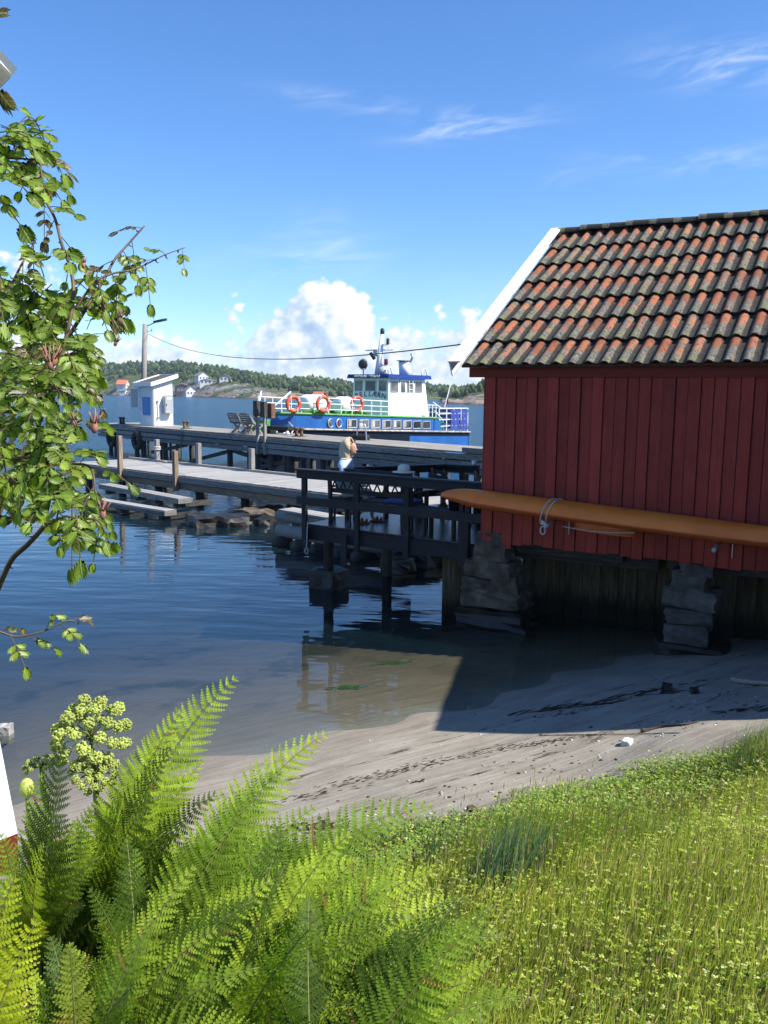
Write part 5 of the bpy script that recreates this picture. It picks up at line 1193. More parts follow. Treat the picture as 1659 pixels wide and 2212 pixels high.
def cmix(n, cols, wts, jit=.22):
    c = np.array(cols)[nr.choice(len(cols), n, p=np.array(wts) / sum(wts))]; return c * nr.uniform(1 - jit, 1 + jit, (n, 1))
P = scatter(230000); px, py, k_ = proj_np(P)
P = P[nr.uniform(0, 1, len(P)) < np.clip((px + 350) / 900, .25, 1)]
fl_ = field(P[:, 0], P[:, 1], 1.3, .7); n = len(P)
hh = nr.uniform(.05, .15, n) * (.5 + .9 * fl_) * np.clip((-2.2 - .38 * P[:, 0] - _d(P[:, 0], P[:, 1])) / 1.6, .35, 1); 
V, Q, T, C = blades(P, hh, nr.uniform(.003, .006, n), nr.uniform(.15, .7, n), cmix(n, [(.26, .34, .035), (.40, .43, .06), (.52, .46, .14), (.17, .25, .03)], [4, 4, 3.0, 1.4]) * (.72 + .55 * field(P[:, 0], P[:, 1], 3.1, 5.0))[:, None])
o = obj('meadow_grass', np_mesh('meadow', V, Q, T, C), mat=MAT['grass_blades']); o['kind'] = 'stuff'; o['label'] = 'short sunny green grass covering the bank'
# clover-like ground cover: tiny rosettes of three leaflets
P = scatter(110000); n = len(P); cv = field(P[:, 0], P[:, 1], 1.9, 2.1); P = P[nr.uniform(0, 1, n) < .25 + .75 * cv]; n = len(P)
az = nr.uniform(0, 2 * np.pi, n); sz = nr.uniform(.003, .0075, n); hz2 = nr.uniform(.03, .12, n)
cols = cmix(n, [(.27, .36, .035), (.38, .46, .05), (.52, .56, .12), (.17, .26, .03), (.64, .64, .28)], [3, 4, 2.2, 1.6, .8])
VV, CC = [], []
for q in range(3):
    a = az + q * 2.094; tl = nr.uniform(-.4, .5, n)
    c = P + np.stack([np.cos(a) * sz, np.sin(a) * sz, hz2], -1); u = np.stack([np.cos(a), np.sin(a), tl], -1) * sz[:, None]; w_ = np.stack([-np.sin(a), np.cos(a), nr.uniform(-.3, .3, n)], -1) * (sz * .8)[:, None]
    VV.append(np.stack([c - u, c + w_, c + u, c - w_], 1)); CC.append(np.repeat(cols[:, None], 4, 1))
V = np.concatenate(VV).reshape(-1, 3); C = np.concatenate(CC).reshape(-1, 3); Q = np.arange(len(V)).reshape(-1, 4)
o = obj('clover_cover', np_mesh('clover', V, Q, None, C), mat=MAT['grass_blades']); o['kind'] = 'stuff'; o['label'] = 'tiny yellow green clover leaves among the grass'
# flowering stalks
def stalks(P, h0, h1, col, head, hs):
    n = len(P); h = nr.uniform(h0, h1, n); ln = nr.uniform(.02, .22, n)
    V, Q, T, C = blades(P, h, np.full(n, .0028), ln, col, 3)
    tip = V.reshape(n, 7, 3)[:, 6]; prev = V.reshape(n, 7, 3)[:, 4]
    hv = []; dirv = tip - prev; dirv /= np.linalg.norm(dirv, axis=1)[:, None]; a = nr.uniform(0, 2 * np.pi, n); sd = np.stack([np.cos(a), np.sin(a), 0 * a], -1)
    L = nr.uniform(.6, 1.2, n)[:, None] * hs; W_ = L * .075
    for s2 in (sd, np.stack([-sd[:, 1], sd[:, 0], sd[:, 2]], -1)): hv.append(np.stack([tip - dirv * L * .3, tip + s2 * W_ + dirv * L * .2, tip + dirv * L, tip - s2 * W_ + dirv * L * .2], 1))
    hv = np.concatenate(hv).reshape(-1, 3); nh = len(hv) // 4
    return np.concatenate([V, hv]), np.concatenate([Q, len(V) + np.arange(nh * 4).reshape(-1, 4)]), T, np.concatenate([C, np.repeat(np.tile(head, (2, 1)), 4, 0)])
P = scatter(15000); kp_ = field(P[:, 0], P[:, 1], 1.5, 4.0); P = P[(nr.uniform(0, 1, len(P)) < .15 + .85 * kp_) & (_d(P[:, 0], P[:, 1]) < -3.0 - .38 * P[:, 0] - nr.uniform(0, .5, len(P)))]; n = len(P)
V, Q, T, C = stalks(P, .16, .34, cmix(n, [(.24, .24, .06), (.32, .27, .11)], [1, 1]), cmix(n, [(.34, .25, .15), (.27, .17, .12), (.42, .34, .22)], [1, 1, 1]), .040)
o = obj('seeding_grass', np_mesh('stalks', V, Q, T, C), mat=MAT['grass_blades']); o['kind'] = 'stuff'; o['label'] = 'thin brownish grass stalks with seed heads across the bank'
# beach plants along the edge of the sand
P = scatter(42000); d_ = _d(P[:, 0], P[:, 1]); P = P[(d_ > -3.25 - .38 * P[:, 0]) & (nr.uniform(0, 1, len(P)) < .5 + .5 * field(P[:, 0], P[:, 1], 4, 1))]; P = P[:5200]; n = len(P)
VV, CC = [], []
for q in range(9):
    a = nr.uniform(0, 2 * np.pi, n); z = nr.uniform(.01, .085, n); sz = nr.uniform(.008, .016, n); c = P + np.stack([np.cos(a) * sz * 1.6, np.sin(a) * sz * 1.6, z], -1)
    u = np.stack([np.cos(a), np.sin(a), nr.uniform(.1, .9, n)], -1) * sz[:, None]; w_ = np.stack([-np.sin(a), np.cos(a), 0 * a], -1) * (sz * .5)[:, None]
    VV.append(np.stack([c - u, c + w_, c + u, c - w_], 1)); CC.append(np.repeat(cmix(n, [(.17, .27, .04), (.27, .35, .06), (.10, .18, .03)], [2, 1, 1])[:, None], 4, 1))
V = np.concatenate(VV).reshape(-1, 3); C = np.concatenate(CC).reshape(-1, 3)
o = obj('sandwort_cover', np_mesh('sandwort', V, np.arange(len(V)).reshape(-1, 4), None, C), mat=MAT['grass_blades']); o['kind'] = 'stuff'; o['label'] = 'low fleshy green beach plants at the edge of the sand'
# individual tufts
def tuft(px, py, zg, n, h, col, lab, spread=.10, w=.009, lean=.35, name='grass_tuft'):
    q = gz(px, py, zg)
    for _ in range(4): q = gz(px, py, H(q.x, q.y))
    P = np.column_stack([nr.normal(q.x, spread, n), nr.normal(q.y, spread, n), np.zeros(n)]); P[:, 2] = Hn(P[:, 0], P[:, 1]) - .01
    V, Q, T, C = blades(P, nr.uniform(.45, 1.0, n) * h, nr.uniform(.6, 1.1, n) * w, nr.uniform(.2, 1.3, n) * lean, cmix(n, col, [1] * len(col)), 4)
    return tag(obj(name, np_mesh(name, V, Q, T, C), mat=MAT['grass_blades']), lab, 'grass tuft')
BLU = [(.10, .17, .10), (.14, .22, .14), (.08, .14, .06)]; GRN = [(.16, .25, .025), (.21, .29, .04), (.11, .19, .025)]
tuft(1075, 1905, .8, 130, .42, BLU, 'blue green lyme grass tuft with broad blades in the middle of the meadow', .07, .010, .45)
tuft(1150, 1890, .8, 60, .36, BLU, 'smaller lyme grass tuft just right of the larger one', .05, .010, .5)
tuft(935, 1870, .8, 40, .34, BLU, 'sparse lyme grass blades beside the right fern fronds', .06, .008, .3)
tuft(1120, 1840, .6, 900, .30, GRN, 'dense bright green fine grass tuft behind the lyme grass', .16, .0035, .3)
tuft(1330, 1830, .6, 1500, .28, GRN, 'wide soft green grass clump in the upper meadow', .26, .0035, .3)
tuft(1640, 1650, .5, 420, .36, [(.10, .17, .02), (.16, .22, .04), (.24, .25, .08)], 'tall arching grass tuft at the right edge by the beach', .13, .006, .6)
tuft(1385, 1690, .4, 3, .42, [(.20, .26, .07)], 'single tall pale green grass shoot against the beach', .01, .012, .04)
tuft(1145, 1790, .5, 6, .36, [(.12, .19, .05)], 'few thin dark grass blades at the edge of the sand', .02, .007, .12)

# ------------------------------------------------------------------ ferns
leafmat('fern_leaf', None, trans=.42, rough=.55, useattr=True, tcol=(1.6, 1.7, .35), spec=.18)
pmat('fern_rachis', [(.07, .07, .02), (.12, .13, .03), (.17, .20, .05)], 20, rough=.6, bs=.1, rnd=.2)
def bez(p0, p1, p2, t): return (p0[None] * ((1 - t) ** 2)[:, None] + p1[None] * (2 * t * (1 - t))[:, None] + p2[None] * (t * t)[:, None])
def frond(parent, base, tip, arch=.5, nrm=None, wid=.17, col=(.10, .17, .03), seed=0, fold=.12):
    g = np.random.default_rng(seed); base, tip = np.array(base, float), np.array(tip, float); L0 = np.linalg.norm(tip - base)
    ctrl = base * (1 - arch) + tip * arch + np.array((0, 0, 1)) * L0 * .26 + g.normal(0, .035, 3) * L0
    tt = np.linspace(0, 1, 60); pc = bez(base, ctrl, tip, tt); seg = np.linalg.norm(np.diff(pc, axis=0), axis=1); L = seg.sum(); cum = np.concatenate([[0], np.cumsum(seg)]) / L
    npn = int(20 + L * 8); us = .20 + .795 * (np.arange(npn) + .5) / npn; us = us ** .97
    t_at = np.interp(us, cum, tt); pos = bez(base, ctrl, tip, t_at); d = bez(base, ctrl, tip, np.clip(t_at + .01, 0, 1.02)) - pos; T = d / np.linalg.norm(d, axis=1)[:, None]
    N0 = np.array(nrm if nrm is not None else (0.05, -.55, .80)) + g.normal(0, .16, 3)
    N = N0[None] - T * (T @ N0)[:, None]; N /= np.linalg.norm(N, axis=1)[:, None]; S = np.cross(T, N)
    V, C = [], []; base_c = np.array(col)
    for sg in (1, -1):
        for i in range(npn):
            u = us[i]; uu = (u - .2) / .8
            l = wid * L * (min(1, .55 + uu * 1.9) * (1 - uu) ** .72 if uu > 0 else .5) + .006
            if l < .008: continue
            ang = .30 + .25 * uu + g.normal(0, .05)
            dirp = S[i] * sg * math.cos(ang) + T[i] * math.sin(ang) + N[i] * (fold + g.normal(0, .06)); dirp /= np.linalg.norm(dirp)
            curl = -N[i] * (.10 + g.normal(0, .05)) + T[i] * .12
            m = max(5, int(l / .0100)); v = (np.arange(m) + .5) / m
            pw = (l * .118 + .006) * np.clip((1 - v) ** .6, .12, 1) * np.minimum(1, .6 + v * 3)
            q = pos[i][None] + dirp[None] * (v * l)[:, None] + curl[None] * (v * v * l)[:, None]
            ax = dirp[None] + curl[None] * (2 * v)[:, None]; ax /= np.linalg.norm(ax, axis=1)[:, None]
            nn_ = N[i] + dirp * g.normal(0, .1); sd = np.cross(ax, nn_[None]); sd /= np.linalg.norm(sd, axis=1)[:, None]
            st_ = l / m
            for s2 in (1, -1):
                tw = g.normal(0, .12, m)[:, None] * nn_[None]
                o_ = sd * s2 + ax * .28 + tw + nn_[None] * .12; a = ax * st_ * .50
                V.append(np.stack([q - a, q + a, q + a * .75 + o_ * pw[:, None], q - a * .35 + o_ * (pw * .95)[:, None]], 1))
                bc = base_c if g.uniform() > .014 else np.array((.22, .13, .04)); C.append(np.tile(bc * g.uniform(.75, 1.25) * (1.0 + .25 * uu), (m * 4, 1)))
    V = np.concatenate(V).reshape(-1, 3); C = np.concatenate(C)
    o = obj('frond', np_mesh('frond', V, np.arange(len(V)).reshape(-1, 4), None, C), parent, mat=MAT['fern_leaf'])
    pcs = pc[::4]; MB().tube([Vector(q) for q in pcs] + [Vector(pc[-1])], [.0045 * (1 - .85 * k / len(pcs)) + .0008 for k in range(len(pcs) + 1)], 5).build('rachis', MAT['fern_rachis'], o, True)
    return o
def ground(x, y): return Vector((x, y, H(x, y)))
plants = {}
def crown(px, py):
    q = gz(px, py, 1.2)
    for _ in range(8): q = gz(px, py, H(q.x, q.y))
    return q
for key, (x, y, lab) in {'A': (70, 2140, 'tall upright fern left of the group, below the umbel flower'), 'B': (190, 2110, 'big dense fern in the centre left with fronds leaning over the sand'), 'C': (300, 2230, 'fern whose long fronds sweep right over the beach edge'),
                         'D': (470, 2340, 'rightmost low fern with fronds reaching into the grass'), 'E': (-90, 2500, 'close yellow lit fern at the lower left corner'), 'F': (170, 2420, 'shaded fern at the bottom with small hanging fronds'), 'G': (680, 2450, 'low fern at the bottom edge beside the meadow')}.items():
    q = crown(x, y); plants[key] = (thing('fern', lab, 'fern', q, 'ferns on the bank'), q)
LG, MG, DG, YG = (.25, .33, .03), (.135, .21, .02), (.05, .088, .010), (.34, .38, .025)  # pale, dark and backlit-yellow greens: sun and shade painted into the fronds
VW = (.30, -.75, .45)
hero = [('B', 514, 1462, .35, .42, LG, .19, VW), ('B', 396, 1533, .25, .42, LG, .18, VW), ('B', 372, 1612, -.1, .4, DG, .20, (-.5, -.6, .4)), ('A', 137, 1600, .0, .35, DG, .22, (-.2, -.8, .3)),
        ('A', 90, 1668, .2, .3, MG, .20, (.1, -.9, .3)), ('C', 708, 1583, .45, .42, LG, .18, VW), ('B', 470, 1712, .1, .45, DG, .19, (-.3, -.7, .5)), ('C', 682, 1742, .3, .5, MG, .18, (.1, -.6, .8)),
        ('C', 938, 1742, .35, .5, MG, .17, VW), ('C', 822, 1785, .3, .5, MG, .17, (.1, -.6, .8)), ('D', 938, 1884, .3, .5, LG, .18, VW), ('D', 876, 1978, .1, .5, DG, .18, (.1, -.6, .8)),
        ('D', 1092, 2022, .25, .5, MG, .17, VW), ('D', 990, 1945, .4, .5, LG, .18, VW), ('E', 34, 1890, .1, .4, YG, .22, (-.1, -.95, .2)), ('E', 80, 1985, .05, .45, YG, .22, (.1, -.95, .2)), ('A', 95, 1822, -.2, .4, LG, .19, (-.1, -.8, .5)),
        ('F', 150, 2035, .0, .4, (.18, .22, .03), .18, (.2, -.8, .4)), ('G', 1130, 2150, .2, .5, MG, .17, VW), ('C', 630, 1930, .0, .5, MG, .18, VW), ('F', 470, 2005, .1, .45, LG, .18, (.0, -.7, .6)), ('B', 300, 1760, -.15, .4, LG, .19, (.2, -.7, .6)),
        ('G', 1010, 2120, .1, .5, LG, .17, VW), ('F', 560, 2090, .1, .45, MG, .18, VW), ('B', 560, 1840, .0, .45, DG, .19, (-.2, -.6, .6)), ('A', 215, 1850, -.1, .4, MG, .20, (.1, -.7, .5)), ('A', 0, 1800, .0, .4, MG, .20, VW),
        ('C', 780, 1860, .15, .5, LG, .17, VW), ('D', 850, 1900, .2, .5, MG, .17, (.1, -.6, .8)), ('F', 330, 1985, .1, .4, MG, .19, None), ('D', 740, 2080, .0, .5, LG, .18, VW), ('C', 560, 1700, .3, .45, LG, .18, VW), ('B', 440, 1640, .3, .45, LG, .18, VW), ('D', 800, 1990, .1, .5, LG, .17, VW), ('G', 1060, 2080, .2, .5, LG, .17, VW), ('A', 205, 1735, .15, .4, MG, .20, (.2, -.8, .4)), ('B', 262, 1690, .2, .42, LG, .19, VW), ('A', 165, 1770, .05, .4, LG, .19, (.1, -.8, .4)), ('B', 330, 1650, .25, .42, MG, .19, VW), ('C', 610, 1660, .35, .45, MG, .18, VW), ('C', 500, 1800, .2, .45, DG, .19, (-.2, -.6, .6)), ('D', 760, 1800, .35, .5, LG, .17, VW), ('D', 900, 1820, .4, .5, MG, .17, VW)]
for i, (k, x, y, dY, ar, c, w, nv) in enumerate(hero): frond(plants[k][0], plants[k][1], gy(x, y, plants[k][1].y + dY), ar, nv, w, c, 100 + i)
r3 = np.random.default_rng(77)
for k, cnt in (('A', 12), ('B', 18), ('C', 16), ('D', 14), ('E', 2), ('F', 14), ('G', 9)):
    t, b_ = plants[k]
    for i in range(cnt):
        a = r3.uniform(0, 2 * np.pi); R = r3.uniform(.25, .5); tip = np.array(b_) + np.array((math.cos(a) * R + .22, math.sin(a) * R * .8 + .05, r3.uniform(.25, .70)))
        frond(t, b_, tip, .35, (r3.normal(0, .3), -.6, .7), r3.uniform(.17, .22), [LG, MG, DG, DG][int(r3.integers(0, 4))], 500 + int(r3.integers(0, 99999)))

# ------------------------------------------------------------------ angelica
leafmat('umbel_green', [(.24, .29, .045), (.40, .45, .10), (.53, .56, .21)], 60, trans=.25, rough=.7, rnd=.15)
pmat('stalk_green', [(.10, .13, .03), (.17, .21, .06)], 12, rough=.5, bs=.05, rnd=.1)
def floret_ball(seed):
    g = np.random.default_rng(seed); v, f = ICO1; n = 70; c = g.normal(0, 1, (n, 3)); c /= np.linalg.norm(c, axis=1)[:, None]; c = c[c[:, 2] > -.45]; n = len(c)
    P, F, _ = blobs(c * g.uniform(.82, 1.0, (n, 1)), np.repeat(g.uniform(.15, .24, (n, 1)), 3, 1), np.zeros((n, 3)), ICO1, .3)
    core = v * .78; F = np.concatenate([F, f + len(P)]); P = np.concatenate([P, core]); me = np_mesh('umbellet', P, None, F); me.materials.append(MAT['umbel_green']); return me
FB = [floret_ball(k) for k in range(3)]
def umbel(px, py, Y, R, n, base, lab, tilt=(0, 0, 1), flat_=1.0, small=1.0, cat='flower'):
    c = gy(px, py, Y); t = thing('angelica', lab, cat, ground(base[0], base[1]), 'angelica flowers'); g = random.Random(int(px))
    b_ = ground(base[0], base[1]); MB().tube([b_, b_.lerp(c, .5) + Vector((.03, 0, .06)), c], [.016, .013, .009], 8).build('stem', MAT['stalk_green'], t, True)
    tz = Vector(tilt).normalized()
    for i in range(n):
        z = 1 - (i + .5) / n * 1.35; ph = i * 2.39996; rr = math.sqrt(max(0, 1 - z * z)); d = Vector((rr * math.cos(ph), rr * math.sin(ph), z * flat_)); d = tz.to_track_quat('Z', 'Y') @ d; d = d * R * g.uniform(.86, 1.08)
        MB().tube([c, c + d * .55 + Vector((0, 0, .004)), c + d], [.0032, .0026, .0022], 5, False).build('ray', MAT['stalk_green'], t, True)
        s = R * g.uniform(.155, .205) * small; obj('umbellet', g.choice(FB), t, Matrix.Translation(c + d) @ d.to_track_quat('Z', 'Y').to_matrix().to_4x4() @ Matrix.Scale(s, 4))
    return t
umbel(196, 1590, 3.75, .16, 36, (-1.25, 3.35), 'large round yellow green umbel flower standing above the ferns', (.1, -.4, 1))
umbel(205, 1672, 3.65, .10, 34, (-1.2, 3.3), 'smaller umbel partly hidden behind the tall fern tip', (.3, -.2, 1), .6)
umbel(88, 1655, 3.7, .075, 22, (-1.4, 3.3), 'small dark half open umbel near the white boat', (-.2, .3, 1), .6, .9)
bu_ = gy(58, 1702, 3.55); tb = thing('angelica_bud', 'pale swollen angelica leaf sheath beside the white boat', 'flower bud', ground(-1.45, 3.2))
MB().tube([ground(-1.42, 3.2), bu_ - UP * .05], [.012, .010], 7).build('stem', MAT['stalk_green'], tb, True); MB().ball(bu_, (.032, .03, .046), 10, 8).build('sheath', MAT['umbel_green'], tb, True)

# ------------------------------------------------------------------ rose bush
leafmat('rose_leaf', [(.10, .165, .018), (.155, .23, .026), (.24, .30, .04)], 12, trans=.45, rough=.42, rnd=.45, tcol=(1.9, 2.0, .4), spec=.35, midrib=True)
leafmat('rose_leaf_red', [(.075, .05, .03), (.12, .085, .035), (.10, .13, .03)], 30, trans=.3, rough=.4, rnd=.4, tcol=(1.8, 1.4, .5), spec=.4, midrib=True)
pmat('rose_stem', [(.05, .03, .02), (.10, .06, .035), (.12, .13, .04)], 25, rough=.5, bs=.2, rnd=.2)
pmat('rose_bud', [(.16, .18, .06), (.30, .13, .09), (.42, .18, .14)], 60, rough=.5, bs=.1, rnd=.2)
def leaflet(seed, L=1.0, mat='rose_leaf'):
    g = random.Random(seed); n = 14; mb = MB(); rows = []; wmx = g.uniform(.31, .38); cur = g.uniform(.10, .45); fold = g.uniform(.10, .32); twist = g.uniform(-.25, .25)
    for i in range(n + 1):
        u = i / n; w = wmx * u ** .72 * (1 - u) ** 1.05 / .305 if 0 < i < n else .003
        saw = (.05 if i % 2 else -.04) * w
        z0 = -cur * u * u * .5; tw = twist * u
        row = []
        for sgn, e in ((-1, 1.0), (-1, .5), (0, 0), (1, .5), (1, 1.0)):
            y = sgn * e * (w + (saw if e == 1.0 else 0)); z = z0 + abs(y) * fold - (.10 * (abs(y) / max(wmx, .01)) ** 2 * wmx) + y * tw + g.uniform(-.006, .006); row.append((u * L + (.012 if e == 1 and 0 < i < n - 1 and i % 2 else 0), y * L, z * L))
        rows.append(row)
    mb.grid(rows); me = mb.mesh('leaf', True); me.materials.append(MAT[mat]); return me
LS = .0335
def scaled(seed, L, mat):
    return leaflet(seed, L, mat)
LM = [leaflet(k, LS) for k in range(7)]; LR_ = [leaflet(40 + k, LS * .9, 'rose_leaf_red') for k in range(3)]
rose = thing('rose_bush', 'wild rose bush with arching thorny stems hanging in from the left edge', 'rose bush', ground(-1.25, 1.35), None)
g4 = random.Random(21); extra = MB(); nleaf = [0]; pool = []
def add_leaf(p, d, nrm, s, red):
    x = Vector(d).normalized(); z = Vector(nrm); z = (z - x * z.dot(x)); z = z.normalized() if z.length > 1e-4 else x.orthogonal().normalized(); y = z.cross(x)
    M = Matrix(((x.x, y.x, z.x, p.x), (x.y, y.y, z.y, p.y), (x.z, y.z, z.z, p.z), (0, 0, 0, 1))) @ Matrix.Scale(s, 4); pool.append((s / max((p - CAM).length, .3), M, g4.choice(LR_ if red else LM)))
petl = MB()
def compound(p, d, s=1.0, red=.1, nlf=None):
    """a rose leaf: rachis with paired leaflets and one at the tip, drooping"""
    d = Vector(d).normalized(); L = .075 * s; side = d.cross(UP); side = side.normalized() if side.length > .1 else Vector((1, 0, 0)); nl_ = nlf or g4.choice((2, 2, 3)); pts = []
    for k in range(6): u = k / 5; pts.append(p + d * (L * u) - UP * (L * .35 * u * u))
    petl.tube(pts, .0011 * s, 4, False); nrm = (UP * .55 + Vector((g4.uniform(-.2, .8), -.75 + g4.uniform(-.5, .4), g4.uniform(-.2, .3))))
    rd = g4.random() < red
    for j in range(nl_):
        q = pts[2 + j] if j < 3 else pts[5]
        for sg in (-1, 1): add_leaf(q, d * .6 + side * sg * .8 - UP * g4.uniform(.0, .6), nrm + side * sg * g4.uniform(-.3, .5), s * g4.uniform(.66, .92), rd)
    add_leaf(pts[5], d - UP * g4.uniform(.35, 1.1), nrm, s * g4.uniform(.85, 1.1), rd)
def px3(path, Y0, Y1): n = len(path); return [gy(x, y, Y0 + (Y1 - Y0) * i / (n - 1)) for i, (x, y) in enumerate(path)]
def smooth_path(P, m=5):
    out = []
    for i in range(len(P) - 1):
        p0, p1, p2, p3 = P[max(i - 1, 0)], P[i], P[i + 1], P[min(i + 2, len(P) - 1)]
        for k in range(m): t = k / m; out.append(.5 * ((2 * p1) + (p2 - p0) * t + (2 * p0 - 5 * p1 + 4 * p2 - p3) * t * t + (3 * p1 - p0 - 3 * p2 + p3) * t ** 3))
    return out + [P[-1]]
def stem(path, Y0, Y1, r0, r1, leaves, s, red=.1, thorns=True, lstart=0.0):
    P = smooth_path(px3(path, Y0, Y1)); n = len(P); MB().tube(P, [r0 + (r1 - r0) * i / (n - 1) for i in range(n)], 7).build('stem', MAT['rose_stem'], rose, True)
    if thorns:
        th = MB()
        for i in range(2, n - 2, 3):
            d = (P[i + 1] - P[i]).normalized(); o_ = d.orthogonal().normalized(); o_ = Matrix.Rotation(g4.uniform(0, 6.28), 3, d) @ o_; th.tube([P[i], P[i] + o_ * .006 - UP * .001, P[i] + o_ * .010 - d * .003], [.0022, .0012, .0002], 5)
        th.build('thorns', MAT['rose_stem'], rose, kind='stuff')
    for j in range(leaves):
        i = int((lstart + (1 - lstart) * (j + .6) / leaves) * (n - 2)); d = (P[i + 1] - P[i]).normalized(); a = g4.uniform(0, 6.28); o_ = Matrix.Rotation(j * 2.4 + g4.uniform(-.5, .5), 3, d) @ d.orthogonal().normalized()
        compound(P[i], o_ * .8 + d * .55 + Vector((.15, -.1, -.05)), s * g4.uniform(.8, 1.15), red)
    return P
stem([(59, 244), (73, 283), (85, 342), (91, 387), (98, 431), (119, 473), (134, 530), (152, 580), (158, 640), (140, 740), (90, 900), (10, 1080), (-80, 1300)], 1.75, 1.45, .0016, .0045, 20, .92, .14)
stem([(312, 488), (277, 527), (247, 562), (223, 607), (205, 634), (165, 700), (100, 800), (0, 930), (-120, 1100)], 1.72, 1.5, .0016, .0048, 14, .95, .10)
stem([(399, 535), (357, 550), (321, 568), (286, 583), (240, 592), (200, 615), (150, 690)], 1.70, 1.55, .0009, .0025, 9, .7, .30)
stem([(-40, 296), (0, 303), (27, 312), (45, 321), (62, 322)], 1.7, 1.7, .0025, .0014, 4, 1.0, .15)
stem([(-30, 335), (10, 341), (50, 343), (80, 344), (92, 330), (112, 300)], 1.7, 1.72, .0024, .0012, 5, .95, .15)
stem([(77, 520), (68, 535), (50, 565), (25, 615), (-10, 690)], 1.6, 1.5, .0012, .0025, 3, .85, .35)
stem([(-60, 1400), (0, 1262), (26, 1208), (59, 1177), (94, 1138), (97, 1119), (108, 1060), (100, 980)], 1.35, 1.3, .0052, .003, 6, .7, .05, True, .55)
stem([(94, 1138), (139, 1116), (170, 1122), (200, 1121), (215, 1128), (228, 1150)], 1.3, 1.25, .0022, .0010, 4, .55, .0, False)
stem([(-30, 1358), (0, 1365), (39, 1375), (98, 1362), (143, 1341), (164, 1343)], 1.45, 1.5, .0022, .0010, 6, .72, .3, False, .1)
stem([(-40, 840), (30, 830), (57, 814), (91, 800), (104, 780)], 1.3, 1.3, .003, .0014, 3, .75, .0, False)
stem([(-20, 1010), (40, 990), (90, 960), (142, 951), (153, 923), (180, 905)], 1.3, 1.28, .003, .0012, 6, .65, .05, False)
stem([(0, 1000), (80, 985), (150, 1000), (195, 1010), (206, 1060), (215, 1100)], 1.28, 1.2, .003, .0012, 7, .68, .0, False)
poly = [(-60, 565), (60, 590), (140, 600), (200, 640), (225, 700), (235, 765), (205, 800), (160, 835), (125, 860), (130, 905), (130, 955), (170, 1000), (190, 1050), (180, 1100), (140, 1110), (90, 1080), (40, 1050), (0, 1040), (-60, 1040)]
def inside(x, y):
    r = False
    for i in range(len(poly)):
        (x1, y1), (x2, y2) = poly[i - 1], poly[i]
        if (y1 > y) != (y2 > y) and x < (x2 - x1) * (y - y1) / (y2 - y1) + x1: r = not r
    return r
cnt = 0
while cnt < 190:
    x, y = g4.uniform(-60, 265), g4.uniform(565, 1125)
    if not inside(x, y): continue
    cnt += 1; Y = (1.62 if y < 760 else 1.22) + g4.uniform(-.16, .30)
    compound(gy(x, y, Y), (g4.uniform(-.6, .5), g4.uniform(-.8, .3), g4.uniform(-.6, .4)), g4.uniform(.8, 1.2) * (1.0 if y < 760 else .72), .05)
for _ in range(9): compound(gy(g4.uniform(-40, 20), g4.uniform(240, 420), 1.65 + g4.uniform(-.1, .1)), (g4.uniform(-.2, 1), -.2, g4.uniform(-.5, .3)), g4.uniform(.9, 1.2), .1)
add_leaf(gy(-6, 192, 1.2), (.55, 0, -.85), (-.6, -.7, .3), 1.1, True); add_leaf(gy(-20, 30, 1.2), (.9, 0, .1), (0, -.8, .4), .8, True)
pool.sort(key=lambda q: -q[0])
for _, M, me in pool[:300]: obj('leaf', me, rose, M)
rest = pool[300:]
if rest:
    VV, FF, o0, MI = [], [], 0, []
    for _, M, me in rest:
        VV += [M @ v.co for v in me.vertices]; FF += [tuple(i + o0 for i in p.vertices) for p in me.polygons]; MI += [1 if me.materials[0].name == 'rose_leaf_red' else 0] * len(me.polygons); o0 += len(me.vertices)
    mm = bpy.data.meshes.new('inner_leaves'); mm.from_pydata(VV, [], FF); mm.materials.append(MAT['rose_leaf_inner'] if 'rose_leaf_inner' in MAT else leafmat('rose_leaf_inner', [(.10, .165, .018), (.155, .23, .026), (.24, .30, .04)], 9, trans=.45, rough=.42, rnd=.1, tcol=(1.9, 2.0, .4), spec=.5)); mm.materials.append(MAT['rose_leaf_red']); mm.polygons.foreach_set('material_index', MI); mm.polygons.foreach_set('use_smooth', [True] * len(FF)); obj('inner_leaves', mm, rose, kind='stuff')
petl.build('leaf_stalks', MAT['rose_stem'], rose, kind='stuff')
for x, y, Y, s in ((116, 780, 1.25, 1), (108, 788, 1.24, .8), (100, 772, 1.26, .8), (204, 922, 1.22, 1), (198, 918, 1.23, .8), (222, 1110, 1.2, .9), (160, 912, 1.25, .7), (258, 690, 1.5, .7), (180, 572, 1.6, .7), (250, 741, 1.45, .6)):
    q = gy(x, y, Y); t_ = Vector((g4.uniform(-.2, .5), 0, 1)).normalized(); M = Matrix.Translation(q) @ t_.to_track_quat('Z', 'Y').to_matrix().to_4x4() @ Matrix.Scale(s * .8, 4)
    bdm = MB().lathe([(.0015, -.012), (.005, -.009), (.0068, -.002), (.0055, .005), (.0035, .010), (.0018, .020), (.0004, .034)], M, 9)
    for k in range(5): a = k * 1.257; bdm.tube([M @ Vector((.004 * math.cos(a), .004 * math.sin(a), .006)), M @ Vector((.009 * math.cos(a), .009 * math.sin(a), .018)), M @ Vector((.014 * math.cos(a), .014 * math.sin(a), .028))], [.0014, .001, .0002], 4)
    bdm.build('bud', MAT['rose_bud'], rose, True)
